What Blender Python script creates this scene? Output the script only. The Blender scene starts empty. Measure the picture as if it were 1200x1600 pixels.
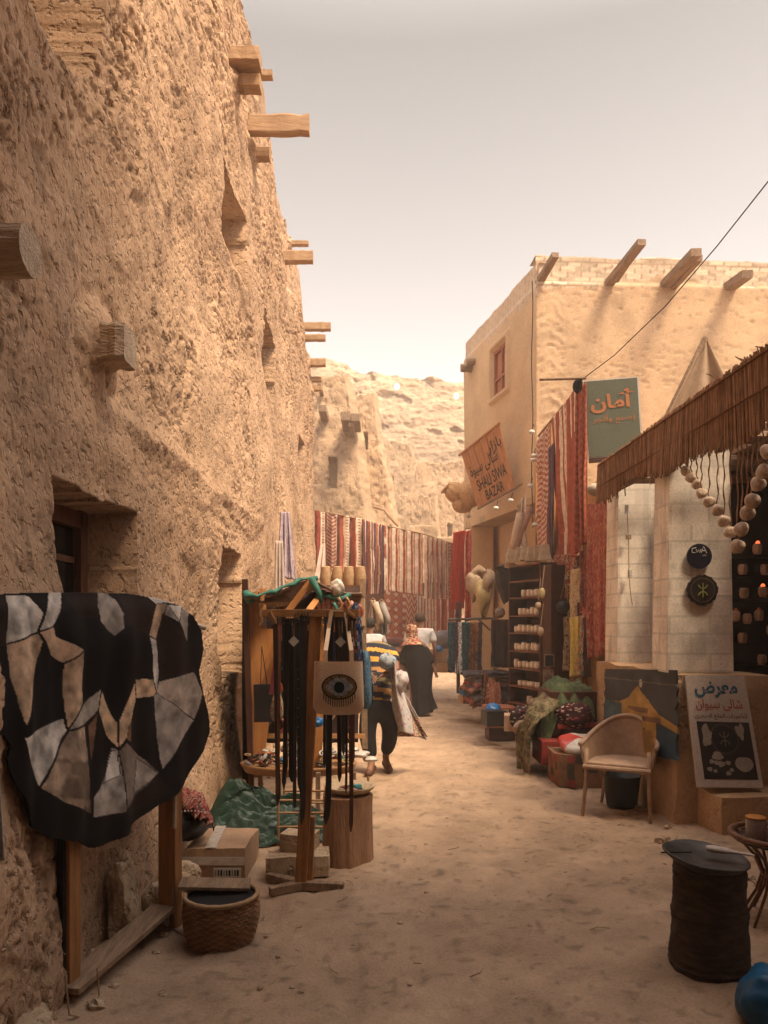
import bpy, bmesh, math, random
import numpy as np
from mathutils import Vector, Matrix
random.seed(7)
S = bpy.context.scene
C = S.collection
R = math.radians
# ---------------------------------------------------------------- camera
F, CXP, HY, EYE = 1150.0, 600.0, 975.0, 1.6
cam_d = bpy.data.cameras.new('camera'); cam = bpy.data.objects.new('camera', cam_d); C.objects.link(cam)
cam.location = (0, 0, EYE); cam.rotation_euler = (R(90), 0, 0)
cam_d.sensor_fit = 'VERTICAL'; cam_d.sensor_height = 24; cam_d.lens = 24 * F / 1600
cam_d.shift_x = 0; cam_d.shift_y = (HY - 800) / 1600
cam_d.clip_start = 0.05; cam_d.clip_end = 2000
S.camera = cam
# ---------------------------------------------------------------- sky and sun
SUN_AZ, SUN_EL = R(133), R(60)          # azimuth clockwise from +Y (down the lane)
w = bpy.data.worlds.new('World'); S.world = w; w.use_nodes = True
nt = w.node_tree; bg = nt.nodes['Background']
sky = nt.nodes.new('ShaderNodeTexSky'); sky.sky_type = 'NISHITA'; sky.sun_disc = False
sky.sun_elevation = SUN_EL; sky.sun_rotation = SUN_AZ
sky.dust_density = 1.6; sky.air_density = 1.0; sky.ozone_density = 1.0
hs = nt.nodes.new('ShaderNodeHueSaturation'); hs.inputs['Saturation'].default_value = 0.10
mx = nt.nodes.new('ShaderNodeMix'); mx.data_type = 'RGBA'; mx.blend_type = 'MULTIPLY'; mx.inputs[0].default_value = 1
mx.inputs[7].default_value = (1.0, 0.935, 0.885, 1)
nt.links.new(sky.outputs[0], hs.inputs['Color']); nt.links.new(hs.outputs[0], mx.inputs[6])
tcw = nt.nodes.new('ShaderNodeTexCoord'); sx_ = nt.nodes.new('ShaderNodeSeparateXYZ'); cr_ = nt.nodes.new('ShaderNodeValToRGB')
for _ in range(3): cr_.color_ramp.elements.new(.5)       # ramp dims the low sky and brightens the unseen zenith to light the lane
for e_, (ps_, v_) in zip(cr_.color_ramp.elements, ((0, .60), (.22, .46), (.62, .27), (.80, .72), (1, 1.0))): e_.position = ps_; e_.color = (v_, v_ * .985, v_ * .97, 1)
m2_ = nt.nodes.new('ShaderNodeMix'); m2_.data_type = 'RGBA'; m2_.blend_type = 'MULTIPLY'; m2_.inputs[0].default_value = 1
vs_ = nt.nodes.new('ShaderNodeVectorMath'); vs_.operation = 'SCALE'; vs_.inputs['Scale'].default_value = 2.6
nt.links.new(tcw.outputs['Generated'], sx_.inputs[0]); nt.links.new(sx_.outputs['Z'], cr_.inputs[0]); nt.links.new(mx.outputs[2], m2_.inputs[6]); nt.links.new(cr_.outputs[0], m2_.inputs[7])
nt.links.new(m2_.outputs[2], vs_.inputs[0]); nt.links.new(vs_.outputs[0], bg.inputs['Color']); bg.inputs['Strength'].default_value = 0.135
sd = bpy.data.lights.new('sun', 'SUN'); sun = bpy.data.objects.new('sun', sd); C.objects.link(sun)
sd.energy = 3.6; sd.angle = R(20); sd.color = (1.0, 0.78, 0.52)
sdir = Vector((math.sin(SUN_AZ) * math.cos(SUN_EL), math.cos(SUN_AZ) * math.cos(SUN_EL), math.sin(SUN_EL)))
sun.rotation_euler = sdir.to_track_quat('Z', 'Y').to_euler()
S.view_settings.view_transform = 'Standard'; S.view_settings.look = 'None'
S.view_settings.exposure = 1.0; S.view_settings.gamma = 1
S.cycles.max_bounces = 9; S.cycles.diffuse_bounces = 6; S.cycles.volume_bounces = 1
# ---------------------------------------------------------------- helpers
def P(px, py, Y):
    return Vector(((px - CXP) * Y / F, Y, EYE - (py - HY) * Y / F))
def lin(r, g, b):
    f = lambda c: (c / 255) / 12.92 if c / 255 <= 0.04045 else ((c / 255 + 0.055) / 1.055) ** 2.4
    return (f(r), f(g), f(b))
_rng = np.random.RandomState(3)
_T = _rng.rand(4096)
def _h(i, j, k):
    n = (i.astype(np.int64) * 73856093) ^ (j.astype(np.int64) * 19349663) ^ (k * 83492791)
    return _T[(n ^ (n >> 11)) & 4095]
def vnoise(x, y, s=0):
    x = np.asarray(x, float); y = np.asarray(y, float)
    xi = np.floor(x); yi = np.floor(y); fx = x - xi; fy = y - yi
    fx = fx * fx * (3 - 2 * fx); fy = fy * fy * (3 - 2 * fy)
    a = _h(xi, yi, s); b = _h(xi + 1, yi, s); c = _h(xi, yi + 1, s); d = _h(xi + 1, yi + 1, s)
    return (a * (1 - fx) + b * fx) * (1 - fy) + (c * (1 - fx) + d * fx) * fy - 0.5
def fbm(x, y, s=0, o=4, g=0.5):
    t = 0; a = 1
    for k in range(o):
        t = t + a * vnoise(x, y, s + k * 7); x = np.asarray(x) * 2.03 + 5.1; y = np.asarray(y) * 2.03 + 1.7; a *= g
    return t
def sstep(a, b, x):
    t = np.clip((x - a) / (b - a), 0, 1); return t * t * (3 - 2 * t)
def wloc(o):
    v = Vector((0, 0, 0))
    while o is not None:
        v = v + o.location; o = o.parent
    return v
def tag(o, label=None, cat=None, group=None, kind=None):
    if label: o['label'] = label
    if cat: o['category'] = cat
    if group: o['group'] = group
    if kind: o['kind'] = kind
    return o
def thing(name, label, cat, loc=(0, 0, 0), group=None):
    o = bpy.data.objects.new(name, None); C.objects.link(o); o.location = loc; o.empty_display_size = .1
    return tag(o, label, cat, group)
class MB:
    def __init__(s): s.v = []; s.f = []; s.c = []; s.hasc = False
    def add(s, vs, fs, col=None):
        n = len(s.v); s.v += [tuple(p) for p in vs]; s.f += [tuple(i + n for i in f) for f in fs]
        if col is not None: s.hasc = True
        s.c += [col if col is not None else (1, 1, 1)] * len(fs)
        return s
    def box(s, c, size, rot=None, col=None, taper=1.0):
        x, y, z = [a / 2 for a in size]; vs = []
        for dz in (-1, 1):
            k = taper if dz > 0 else 1
            for dx, dy in ((-1, -1), (1, -1), (1, 1), (-1, 1)):
                p = Vector((dx * x * k, dy * y * k, dz * z))
                if rot is not None: p = rot @ p
                vs.append(p + Vector(c))
        return s.add(vs, [(0, 3, 2, 1), (4, 5, 6, 7), (0, 1, 5, 4), (1, 2, 6, 5), (2, 3, 7, 6), (3, 0, 4, 7)], col)
    def bar(s, a, b, wd, th, up=(0, 0, 1), col=None, wd2=None):
        a = Vector(a); b = Vector(b); d = (b - a).normalized(); up = Vector(up)
        if abs(d.dot(up)) > .95: up = Vector((0, 1, 0))
        sx = d.cross(up).normalized(); uz = sx.cross(d).normalized(); vs = []
        for p, wv in ((a, wd), (b, wd2 or wd)):
            for i, j in ((-1, -1), (1, -1), (1, 1), (-1, 1)):
                vs.append(p + sx * i * wv / 2 + uz * j * th / 2)
        return s.add(vs, [(0, 3, 2, 1), (4, 5, 6, 7), (0, 1, 5, 4), (1, 2, 6, 5), (2, 3, 7, 6), (3, 0, 4, 7)], col)
    def tube(s, pts, r, n=8, col=None, caps=True, jit=0):
        pts = [Vector(p) for p in pts]; m = len(pts)
        rr = r if isinstance(r, (list, tuple)) else [r] * m; vs = []; fs = []; px = None
        for i, p in enumerate(pts):
            t = (pts[min(i + 1, m - 1)] - pts[max(i - 1, 0)]).normalized()
            if px is None:
                px = t.orthogonal().normalized()
            else:
                px = (px - t * px.dot(t)).normalized()
            py = t.cross(px)
            for k in range(n):
                a = 2 * math.pi * k / n; q = rr[i] * (1 + (random.uniform(-jit, jit) if jit else 0))
                vs.append(p + (px * math.cos(a) + py * math.sin(a)) * q)
        for i in range(m - 1):
            for k in range(n):
                fs.append((i * n + k, i * n + (k + 1) % n, (i + 1) * n + (k + 1) % n, (i + 1) * n + k))
        if caps: fs.append(tuple(range(n - 1, -1, -1))); fs.append(tuple((m - 1) * n + k for k in range(n)))
        return s.add(vs, fs, col)
    def lathe(s, c, prof, n=20, col=None, sx=1, sy=1, rot=None, fn=None):
        c = Vector(c); vs = []; fs = []; m = len(prof)
        for i, (r, z) in enumerate(prof):
            for k in range(n):
                a = 2 * math.pi * k / n; q = r * (fn(a, z) if fn else 1)
                p = Vector((math.cos(a) * q * sx, math.sin(a) * q * sy, z))
                if rot is not None: p = rot @ p
                vs.append(p + c)
        for i in range(m - 1):
            for k in range(n):
                fs.append((i * n + k, i * n + (k + 1) % n, (i + 1) * n + (k + 1) % n, (i + 1) * n + k))
        fs.append(tuple(range(n - 1, -1, -1))); fs.append(tuple((m - 1) * n + k for k in range(n)))
        return s.add(vs, fs, col)
    def ball(s, c, r, n=14, m=8, col=None, rot=None, fn=None):
        r = r if isinstance(r, (tuple, list)) else (r, r, r)
        vs = []; fs = []; c = Vector(c)
        for i in range(m + 1):
            th = math.pi * i / m
            for k in range(n):
                a = 2 * math.pi * k / n; q = fn(a, th) if fn else 1
                p = Vector((math.sin(th) * math.cos(a) * r[0], math.sin(th) * math.sin(a) * r[1], math.cos(th) * r[2])) * q
                if rot is not None: p = rot @ p
                vs.append(p + c)
        for i in range(m):
            for k in range(n):
                fs.append((i * n + k, (i + 1) * n + k, (i + 1) * n + (k + 1) % n, i * n + (k + 1) % n))
        return s.add(vs, fs, col)
    def grid(s, fn, nu, nv, colfn=None, closed=False):
        vs = [fn(i / nu, j / nv) for j in range(nv + 1) for i in range(nu + 1)]
        n0 = len(s.v); s.v += [tuple(p) for p in vs]
        for j in range(nv):
            for i in range(nu):
                a = n0 + j * (nu + 1) + i
                s.f.append((a, a + 1, a + nu + 2, a + nu + 1))
                if colfn: s.hasc = True; s.c.append(colfn((i + .5) / nu, (j + .5) / nv))
                else: s.c.append((1, 1, 1))
        return s
    def prism(s, pts, d, col=None):
        n = len(pts); d = Vector(d); a = [Vector(p) for p in pts]
        fs = [tuple(range(n)), tuple(range(2 * n - 1, n - 1, -1))]
        fs += [(i, i + n, (i + 1) % n + n, (i + 1) % n) for i in range(n)]
        return s.add(a + [p + d for p in a], fs, col)
    def build(s, name, m, parent=None, smooth=False, solid=0, bevel=0, sub=0):
        me = bpy.data.meshes.new(name); V = np.array(s.v, float)
        if parent is not None: off = np.array(wloc(parent))
        else:
            lo = V.min(0); hi = V.max(0); off = np.array([(lo[0] + hi[0]) / 2, (lo[1] + hi[1]) / 2, lo[2]])
        me.from_pydata((V - off).tolist(), [], s.f)
        if s.hasc:
            ca = me.color_attributes.new('Col', 'FLOAT_COLOR', 'CORNER')
            cnt = [len(f) for f in s.f]
            arr = np.ones((sum(cnt), 4), np.float32); arr[:, :3] = np.repeat(np.array(s.c, np.float32), cnt, 0)
            ca.data.foreach_set('color', arr.ravel())
        me.materials.append(m)
        if smooth: me.polygons.foreach_set('use_smooth', [True] * len(s.f))
        me.update(); o = bpy.data.objects.new(name, me); C.objects.link(o)
        if parent is not None: o.parent = parent
        else: o.location = off
        if bevel:
            b = o.modifiers.new('b', 'BEVEL'); b.width = bevel; b.segments = 2; b.limit_method = 'ANGLE'
        if solid:
            q = o.modifiers.new('s', 'SOLIDIFY'); q.thickness = solid; q.offset = 0
        if sub:
            q = o.modifiers.new('u', 'SUBSURF'); q.levels = sub; q.render_levels = sub
        return o
def npmesh(name, V, nu, nv, m, parent=None, col=None, drop=None, smooth=True):
    """V (nv,nu,3) vertex grid"""
    me = bpy.data.meshes.new(name); V = V.reshape(-1, 3)
    off = np.array(wloc(parent)) if parent is not None else np.zeros(3)
    j, i = np.meshgrid(np.arange(nv - 1), np.arange(nu - 1), indexing='ij')
    a = (j * nu + i).ravel(); Fq = np.stack([a, a + 1, a + nu + 1, a + nu], 1)
    if drop is not None:
        d = V[Fq[:, 0]] - V[Fq[:, 2]]; Fq = Fq[np.abs(d).sum(1) > 1e-5]
        Fq = Fq[~((np.abs(V[Fq[:, 0]] - V[Fq[:, 3]]).sum(1) < 1e-6) & (np.abs(V[Fq[:, 1]] - V[Fq[:, 2]]).sum(1) < 1e-6))]
    nf = len(Fq)
    me.vertices.add(len(V)); me.vertices.foreach_set('co', (V - off).astype(np.float32).ravel())
    me.loops.add(nf * 4); me.loops.foreach_set('vertex_index', Fq.astype(np.int32).ravel())
    me.polygons.add(nf); me.polygons.foreach_set('loop_start', np.arange(0, nf * 4, 4, dtype=np.int32))
    me.polygons.foreach_set('use_smooth', np.full(nf, smooth))
    if col is not None:
        ca = me.color_attributes.new('Col', 'FLOAT_COLOR', 'POINT')
        arr = np.ones((len(V), 4), np.float32); arr[:, :3] = col.reshape(-1, 3); ca.data.foreach_set('color', arr.ravel())
    me.materials.append(m); me.update(); me.validate()
    o = bpy.data.objects.new(name, me); C.objects.link(o)
    if parent is not None: o.parent = parent
    return o
_M = {}
def mat(name, col=(.5, .5, .5), col2=None, rough=.9, ns=4, bump=.25, bs=60, st=(1, 1, 1), attr=False, metal=0, spec=.3,
        pits=0, var=.25, trans=0, bd=.01, emit=0):
    if name in _M: return _M[name]
    m = bpy.data.materials.new(name); m.use_nodes = True; t = m.node_tree; N = t.nodes; L = t.links
    b = N['Principled BSDF']; b.inputs['Roughness'].default_value = rough; b.inputs['Metallic'].default_value = metal
    b.inputs['Specular IOR Level'].default_value = spec
    tc = N.new('ShaderNodeTexCoord'); mp = N.new('ShaderNodeMapping'); mp.inputs['Scale'].default_value = st
    L.new(tc.outputs['Object'], mp.inputs['Vector'])
    n1 = N.new('ShaderNodeTexNoise'); n1.inputs['Scale'].default_value = ns; n1.inputs['Detail'].default_value = 6
    n1.inputs['Roughness'].default_value = .62
    n2 = N.new('ShaderNodeTexNoise'); n2.inputs['Scale'].default_value = bs; n2.inputs['Detail'].default_value = 4
    L.new(mp.outputs[0], n1.inputs['Vector']); L.new(mp.outputs[0], n2.inputs['Vector'])
    rp = N.new('ShaderNodeValToRGB'); rp.color_ramp.elements[0].position = .36; rp.color_ramp.elements[1].position = .64
    L.new(n1.outputs['Fac'], rp.inputs[0])
    if attr:
        at = N.new('ShaderNodeAttribute'); at.attribute_name = 'Col'
        rp.color_ramp.elements[0].color = (1 - var, 1 - var, 1 - var, 1); rp.color_ramp.elements[1].color = (1 + var * .4,) * 3 + (1,)
        mm = N.new('ShaderNodeMix'); mm.data_type = 'RGBA'; mm.blend_type = 'MULTIPLY'; mm.inputs[0].default_value = 1
        L.new(at.outputs['Color'], mm.inputs[6]); L.new(rp.outputs[0], mm.inputs[7]); co = mm.outputs[2]
    else:
        c2 = col2 or tuple(c * (1 - var) for c in col)
        rp.color_ramp.elements[0].color = (*c2, 1); rp.color_ramp.elements[1].color = (*col, 1); co = rp.outputs[0]
    # fine grain
    g = N.new('ShaderNodeMix'); g.data_type = 'RGBA'; g.blend_type = 'MULTIPLY'; g.inputs[0].default_value = .35
    gr = N.new('ShaderNodeValToRGB'); gr.color_ramp.elements[0].position = .3; gr.color_ramp.elements[1].position = .6
    gr.color_ramp.elements[0].color = (.45, .42, .4, 1)
    L.new(n2.outputs['Fac'], gr.inputs[0]); L.new(co, g.inputs[6]); L.new(gr.outputs[0], g.inputs[7])
    L.new(g.outputs[2], b.inputs['Base Color'])
    hgt = n2.outputs['Fac']
    if pits:
        vo = N.new('ShaderNodeTexNoise'); vo.inputs['Scale'].default_value = pits; vo.inputs['Detail'].default_value = 3
        L.new(mp.outputs[0], vo.inputs['Vector'])
        mr = N.new('ShaderNodeMapRange'); mr.inputs[1].default_value = .30; mr.inputs[2].default_value = .46
        L.new(vo.outputs['Fac'], mr.inputs[0])
        ad = N.new('ShaderNodeMath'); ad.operation = 'MULTIPLY_ADD'; ad.inputs[1].default_value = 2.2
        L.new(mr.outputs[0], ad.inputs[0]); L.new(n2.outputs['Fac'], ad.inputs[2]); hgt = ad.outputs[0]
    if bump:
        bp = N.new('ShaderNodeBump'); bp.inputs['Strength'].default_value = bump; bp.inputs['Distance'].default_value = bd
        L.new(hgt, bp.inputs['Height']); L.new(bp.outputs[0], b.inputs['Normal'])
    if trans:
        out = N['Material Output']; tr = N.new('ShaderNodeBsdfTranslucent'); ms = N.new('ShaderNodeMixShader'); ms.inputs[0].default_value = trans
        L.new(g.outputs[2], tr.inputs['Color']); L.new(b.outputs[0], ms.inputs[1]); L.new(tr.outputs[0], ms.inputs[2])
        L.new(ms.outputs[0], out.inputs['Surface'])
    if emit:
        b.inputs['Emission Color'].default_value = (*col, 1); b.inputs['Emission Strength'].default_value = emit
    _M[name] = m; return m
MUD = mat('rough_mud', (.56, .385, .25), (.40, .265, .165), ns=1.7, bump=.9, bs=55, pits=26, bd=.012)
MUDA = mat('shaped_mud', attr=True, ns=2.2, bump=.7, bs=50, pits=22, var=.22, bd=.01)
PLAS = mat('smooth_plaster', attr=True, ns=1.2, bump=.35, bs=38, var=.16, bd=.008)
BRICK = mat('painted_brick', attr=True, ns=3, bump=.4, bs=70, var=.2, bd=.005)
SAND = mat('sand_ground', attr=True, ns=2.6, bump=.6, bs=70, var=.22, bd=.01)
WOODZ = mat('upright_wood', (.42, .20, .075), (.27, .115, .04), ns=7, bump=.3, bs=40, st=(5, 5, .5), rough=.7)
WOODX = mat('cross_wood', (.46, .235, .095), (.30, .14, .05), ns=7, bump=.3, bs=40, st=(.5, 5, 5), rough=.7)
WOODY = mat('long_wood', (.40, .27, .17), (.25, .16, .10), ns=7, bump=.3, bs=40, st=(5, .5, 5), rough=.8)
MUDLOG = mat('mud_log', (.66, .51, .37), (.47, .34, .23), ns=6, bump=.9, bs=26, st=(.7, 4, 4), bd=.015, rough=.9)
BEAM = mat('palm_beam', (.50, .32, .185), (.34, .21, .12), ns=6, bump=.45, bs=30, st=(.6, 5, 5), rough=.8)
OLDW = mat('weathered_wood', (.33, .22, .14), (.19, .12, .075), ns=6, bump=.5, bs=30, st=(5, .7, 3), rough=.85)
DARKW = mat('dark_stained_wood', (.085, .032, .020), (.05, .018, .012), ns=6, bump=.2, bs=40, rough=.55)
ROCK = mat('limestone', (.55, .42, .29), (.40, .29, .19), ns=5, bump=.7, bs=28, pits=14, bd=.01)
CLOTH = mat('woven_cloth', attr=True, ns=14, bump=.35, bs=260, var=.25, bd=.003, rough=.95, spec=.1)
THINC = mat('thin_cloth', attr=True, ns=9, bump=.25, bs=200, var=.15, bd=.003, rough=.9, spec=.1, trans=.3)
HIDE = mat('short_hair_hide', attr=True, ns=22, bump=.3, bs=240, var=.16, bd=.003, rough=.6, spec=.2)
WICK = mat('wicker', (.46, .30, .17), (.33, .20, .10), ns=20, bump=.6, bs=130, bd=.004, rough=.75)
PAINT = mat('painted_board', attr=True, ns=8, bump=.15, bs=120, var=.15, bd=.002, rough=.6)
BLACK = mat('black_leather', (.018, .015, .015), (.009, .008, .008), rough=.45, bump=.15, bs=90, bd=.002)
SKIN = mat('skin', (.26, .13, .08), (.21, .10, .06), rough=.6, bump=.08, bs=90, bd=.001)
TARP = mat('green_tarp', (.013, .05, .03), (.008, .03, .019), ns=5, rough=.5, bump=.3, bs=14, bd=.02, spec=.5)
BLUEP = mat('blue_plastic', (.02, .20, .48), (.012, .11, .32), ns=8, rough=.35, bump=.4, bs=20, bd=.01, spec=.5)
DARK = mat('dark_cloth', (.016, .014, .014), (.009, .008, .008), ns=9, rough=.9, bump=.3, bs=90, bd=.003)
ROPE = mat('twine', (.34, .22, .13), rough=.9, bump=.4, bs=300, bd=.002)
ATTRP = mat('glazed_bits', attr=True, ns=8, bump=.1, bs=60, var=.15, rough=.4, spec=.5)
TRANSP = mat('clear_wrap', (.62, .55, .48), (.5, .43, .37), rough=.25, bump=.5, bs=25, bd=.01, spec=.6)
METAL = mat('dull_metal', (.10, .085, .075), (.05, .04, .035), ns=9, metal=.5, rough=.55, bump=.35, bs=22, bd=.006)
# ---------------------------------------------------------------- ground
def sand_h(X, Y):
    h = fbm(X * .9, Y * .9, 11, 3) * .035 + fbm(X * 5, Y * 5, 21, 4) * .016
    foot = vnoise(X * 6.5, Y * 3.6, 41); h = h - sstep(.15, .34, foot) * .016 - sstep(.2, .36, vnoise(X * 14 + 3, Y * 8, 43)) * .006
    h = h + sstep(-1.0, -1.5, X) * .05 * (1 + fbm(X * 4, Y * 4, 5, 2)) + sstep(1.9, 2.5, X) * .04 * (Y < 13)
    far = sstep(14, 40, Y) * .35
    return h * np.clip(1.4 - np.abs(Y) / 60, .2, 1) + far
def axis(segs):
    out = []
    for a, b, st in segs: out += list(np.arange(a, b, st))
    return np.array(out)
gx = axis([(-400, -40, 60), (-40, -4, 4), (-4, -1.8, .2), (-1.8, 3.2, .022), (3.2, 8, .3), (8, 40, 4), (40, 401, 60)])
gy = axis([(-300, -20, 40), (-20, 1.8, 1.4), (1.8, 6.5, .022), (6.5, 14, .05), (14, 30, .2), (30, 60, 3), (60, 600, 60)])
GX, GY = np.meshgrid(gx, gy)
GZ = sand_h(GX, GY)
t = np.clip(.5 + fbm(GX * 1.3, GY * 1.3, 77, 4) * .9, 0, 1)[..., None]
gc = np.array([.455, .315, .21]) * t + np.array([.365, .245, .16]) * (1 - t)
dk = (sstep(.22, .42, vnoise(GX * 22, GY * 22, 91)) * .35 + sstep(.1, .35, fbm(GX * 9, GY * 9, 95, 3)) * .10)[..., None]; gc = gc * (1 - dk)
g = npmesh('ground', np.stack([GX, GY, GZ], -1), len(gx), len(gy), SAND, col=gc); tag(g, kind='structure')
# ---------------------------------------------------------------- left mud building
def carve(U, V, openings, jit=.02, s=0):
    ju = U + fbm(U * 2.5, V * 2.5, s + 61, 2) * jit * 3; jv = V + fbm(U * 2.5, V * 2.5, s + 63, 2) * jit * 3
    D = np.zeros_like(U)
    for (u0, u1, v0, v1, dep, shp) in openings:
        a = (ju - u0) / (u1 - u0); b = (jv - v0) / (v1 - v0)
        ins = (a > 0) & (a < 1) & (b > 0) & (b < 1)
        if shp == 'tri': ins &= (b < .58 + .42 * (1 - np.abs(a - .35) * 1.5))
        if shp == 'round': ins &= ~((b < .35) & (((a - .5) / .5) ** 4 + ((.35 - b) / .35) ** 2 > 1))
        D = np.where(ins, np.maximum(D, dep), D)
    return D
lb = thing('mud_brick_building', 'tall rough mud building with pitted walls and protruding palm beams along left side of lane', 'building', (-1.6, 8, 0))
ly = [-7.0]
while ly[-1] < 14.85:
    y = ly[-1]; ly.append(y + (.5 if y < 1.2 else max(.008, min(.032, y * y / 1150))))
ly = np.array(ly + [14.9, 14.93])
lz = np.concatenate([np.arange(-.1, 8.6, .0145)])
U, V = np.meshgrid(ly, lz)
opn = [(2.0, 3.76, 4.12, 5.9, .40, 'round'), (6.48, 7.52, 5.02, 5.72, .34, 'rect'), (8.6, 9.85, 4.5, 5.32, .34, 'rect'),
       (3.2, 4.17, 1.15, 2.23, .34, 'rect'), (6.38, 7.16, 1.12, 2.28, .30, 'rect'), (12.4, 13.1, 4.2, 4.8, .3, 'rect')]
D = carve(U, V, opn)
patchy = sstep(-.12, .22, fbm(U * .8, V * .9, 141, 3) + .12 * sstep(3, 6, V))
rough = (.50 + .6 * sstep(3.2, 5.5, V) + .25 * sstep(2.2, 1, V)) * (.45 + .95 * patchy)
H = fbm(U * .7, V * .7, 1, 3) * .10 + fbm(U * 4, V * 4, 2, 3) * .020
Wx = fbm(U * 9, V * 9, 71, 3) * .22; Wy = fbm(U * 9, V * 9, 73, 3) * .22; U0, V0 = U, V; U = U + Wx; V = V + Wy
p1 = vnoise(U * 19 + V * 3, V * 12 - U * 2, 31) + .45 * vnoise(U * 37, V * 27, 32) + .25 * vnoise(U * 75, V * 60, 33)
p2 = vnoise(U * 24, V * 17 + U * 4, 35) + .5 * vnoise(U * 55, V * 40, 36)
U, V = U0, V0
H = H - sstep(.17, .42, p1) * .022 * rough - sstep(.28, .5, p2) * .015 * rough + fbm(U * 30, V * 30, 8, 4) * .012 * rough
H = H + (1 - np.clip(np.abs(V - (2.72 + .04 * fbm(U, V * 0, 3, 2) * 2)) / .10, 0, 1)) * .022 * (fbm(U * 1.2, V * 0 + 3, 9, 2) + .5)
H = H + sstep(.05, .12, fbm(U * .5, V * .9, 151, 4)) * .014 - (np.abs(fbm(U * 1.1, V * .8, 161, 4)) < .012) * .012 * patchy
H = H - sstep(6.88, 6.98, V + fbm(U * 2, V * 0, 4, 2) * .15) * .07
H = H - sstep(.0, 7.5, V) * .06
H = H + sstep(.9, .0, V) * .06 * (1 + fbm(U * 2, V * 2, 14, 2))
BEAMS = [(2.585, 2.91, -1.24, .18, .18, -1.62, 1), (3.77, 3.02, -1.295, .21, .20), (7.02, 6.98, -1.18, .2, .14), (7.12, 6.82, -1.19, .15, .13),
          (8.26, 7.76, -1.25, .1, .08), (7.97, 7.0, -.81, .10, .20), (8.2, 6.83, -1.27, .12, .12), (11.1, 7.13, -1.07, .14, .17),
          (11.9, 7.75, -1.22, .1, .07), (13.8, 7.17, -1.0, .14, .15), (14.1, 7.08, -1.12, .12, .12), (14.6, 6.78, -1.16, .14, .16),
          (14.7, 6.3, -1.25, .12, .1), (14.75, 6.5, -1.25, .1, .1)]
for q_ in BEAMS:
    dd = np.sqrt(((U - q_[0]) / (q_[3] * .5 + .07)) ** 2 + ((V - q_[1]) / (q_[4] * .5 + .07)) ** 2) + fbm(U * 9, V * 9, 81, 3) * .5
    H = H + .045 * np.exp(-dd ** 4) - .02 * np.exp(-((dd - 1.6) / .35) ** 2)
H = np.where(D > 0, -D + H * .6, H)
top = np.interp(ly, [-7, 7.6, 10, 12.4, 14, 14.9], [8.3, 8.15, 7.95, 7.8, 7.5, 7.05]) + fbm(ly * 2.5, ly * 0, 51, 4) * .16
ZZ = np.minimum(V, top[None, :])
H = np.where(V > top[None, :] + .02, H - .5, H); H[:, -1] = -2.5
XX = -1.4 + H
tt = np.clip(.5 + fbm(U * 1.1, V * 1.1, 17, 4) * .8, 0, 1)[..., None]
pc = np.array([.60, .395, .25]) * tt + np.array([.49, .31, .19]) * (1 - tt)
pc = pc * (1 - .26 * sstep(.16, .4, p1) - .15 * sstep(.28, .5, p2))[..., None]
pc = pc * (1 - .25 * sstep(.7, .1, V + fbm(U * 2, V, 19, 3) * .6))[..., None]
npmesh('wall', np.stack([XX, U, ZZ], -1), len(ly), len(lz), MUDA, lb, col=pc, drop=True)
MB().box((-4.4, 3.9, 3.3), (5.0, 21.8, 6.6)).build('inner_block', MUD, lb)
def beam_end(cy, cz, x1, wy, wz, x0=-1.62, rnd=0, dz=0, m=BEAM, parent=lb, name='beam'):
    b = MB()
    if rnd: b.tube([(x0, cy, cz), ((x0 + x1) / 2, cy, cz + dz / 2), (x1, cy, cz + dz)], [wy / 2, wy / 2, wy / 2 * .97], 16, jit=.05)
    else:
        n = 9; vs = []; fs = []; rr_ = random.Random(int(cy * 100)); bend = rr_.uniform(-.012, .012); KK = [rr_.uniform(.88, 1.06) for _ in range(16)]
        for i in range(n):
            t = i / (n - 1); x = x0 + (x1 - x0) * t
            for a, c in ((-1, -.85), (-.8, -1), (.85, -1), (1, -.8), (1, .85), (.8, 1), (-.85, 1), (-1, .8)):
                vs.append((x, cy + a * wy / 2 * KK[i % 8] * rr_.uniform(.95, 1.03) + bend * t * 2, cz + dz * t + bend * t + c * wz / 2 * KK[8 + i % 8] * rr_.uniform(.94, 1.03)))
        for i in range(n - 1):
            for k in range(8): fs.append((i * 8 + k, i * 8 + (k + 1) % 8, i * 8 + 8 + (k + 1) % 8, i * 8 + 8 + k))
        fs += [tuple(range(7, -1, -1)), tuple((n - 1) * 8 + k for k in range(8))]
        b.add(vs, fs)
    return b.build(name, m, parent)
for i_, a in enumerate(BEAMS):
    beam_end(*a, m=MUDLOG if i_ < 2 else BEAM)
# window joinery in the lower left opening
wf = MB(); 
for (y, z, sy, sz) in ((3.26, 1.69, .07, 1.1), (4.09, 1.69, .09, 1.1), (3.67, 2.17, .8, .09), (3.67, 1.2, .8, .09)): wf.box((-1.70, y, z), (.07, sy, sz))
fo = wf.build('window_frame', mat('brown_joinery', (.22, .10, .055), (.13, .055, .03), ns=8, rough=.6, bs=40, st=(4, 4, .6)), lb)
MB().box((-1.72, 3.67, 1.69), (.02, .76, .9)).build('pane', mat('dark_glass', (.02, .018, .018), rough=.15, bump=0), fo)
sl = MB()
for z in (1.45, 1.7, 1.95): sl.box((-1.715, 3.67, z), (.03, .76, .035))
sl.build('glazing_bar', _M['brown_joinery'], fo)
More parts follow.
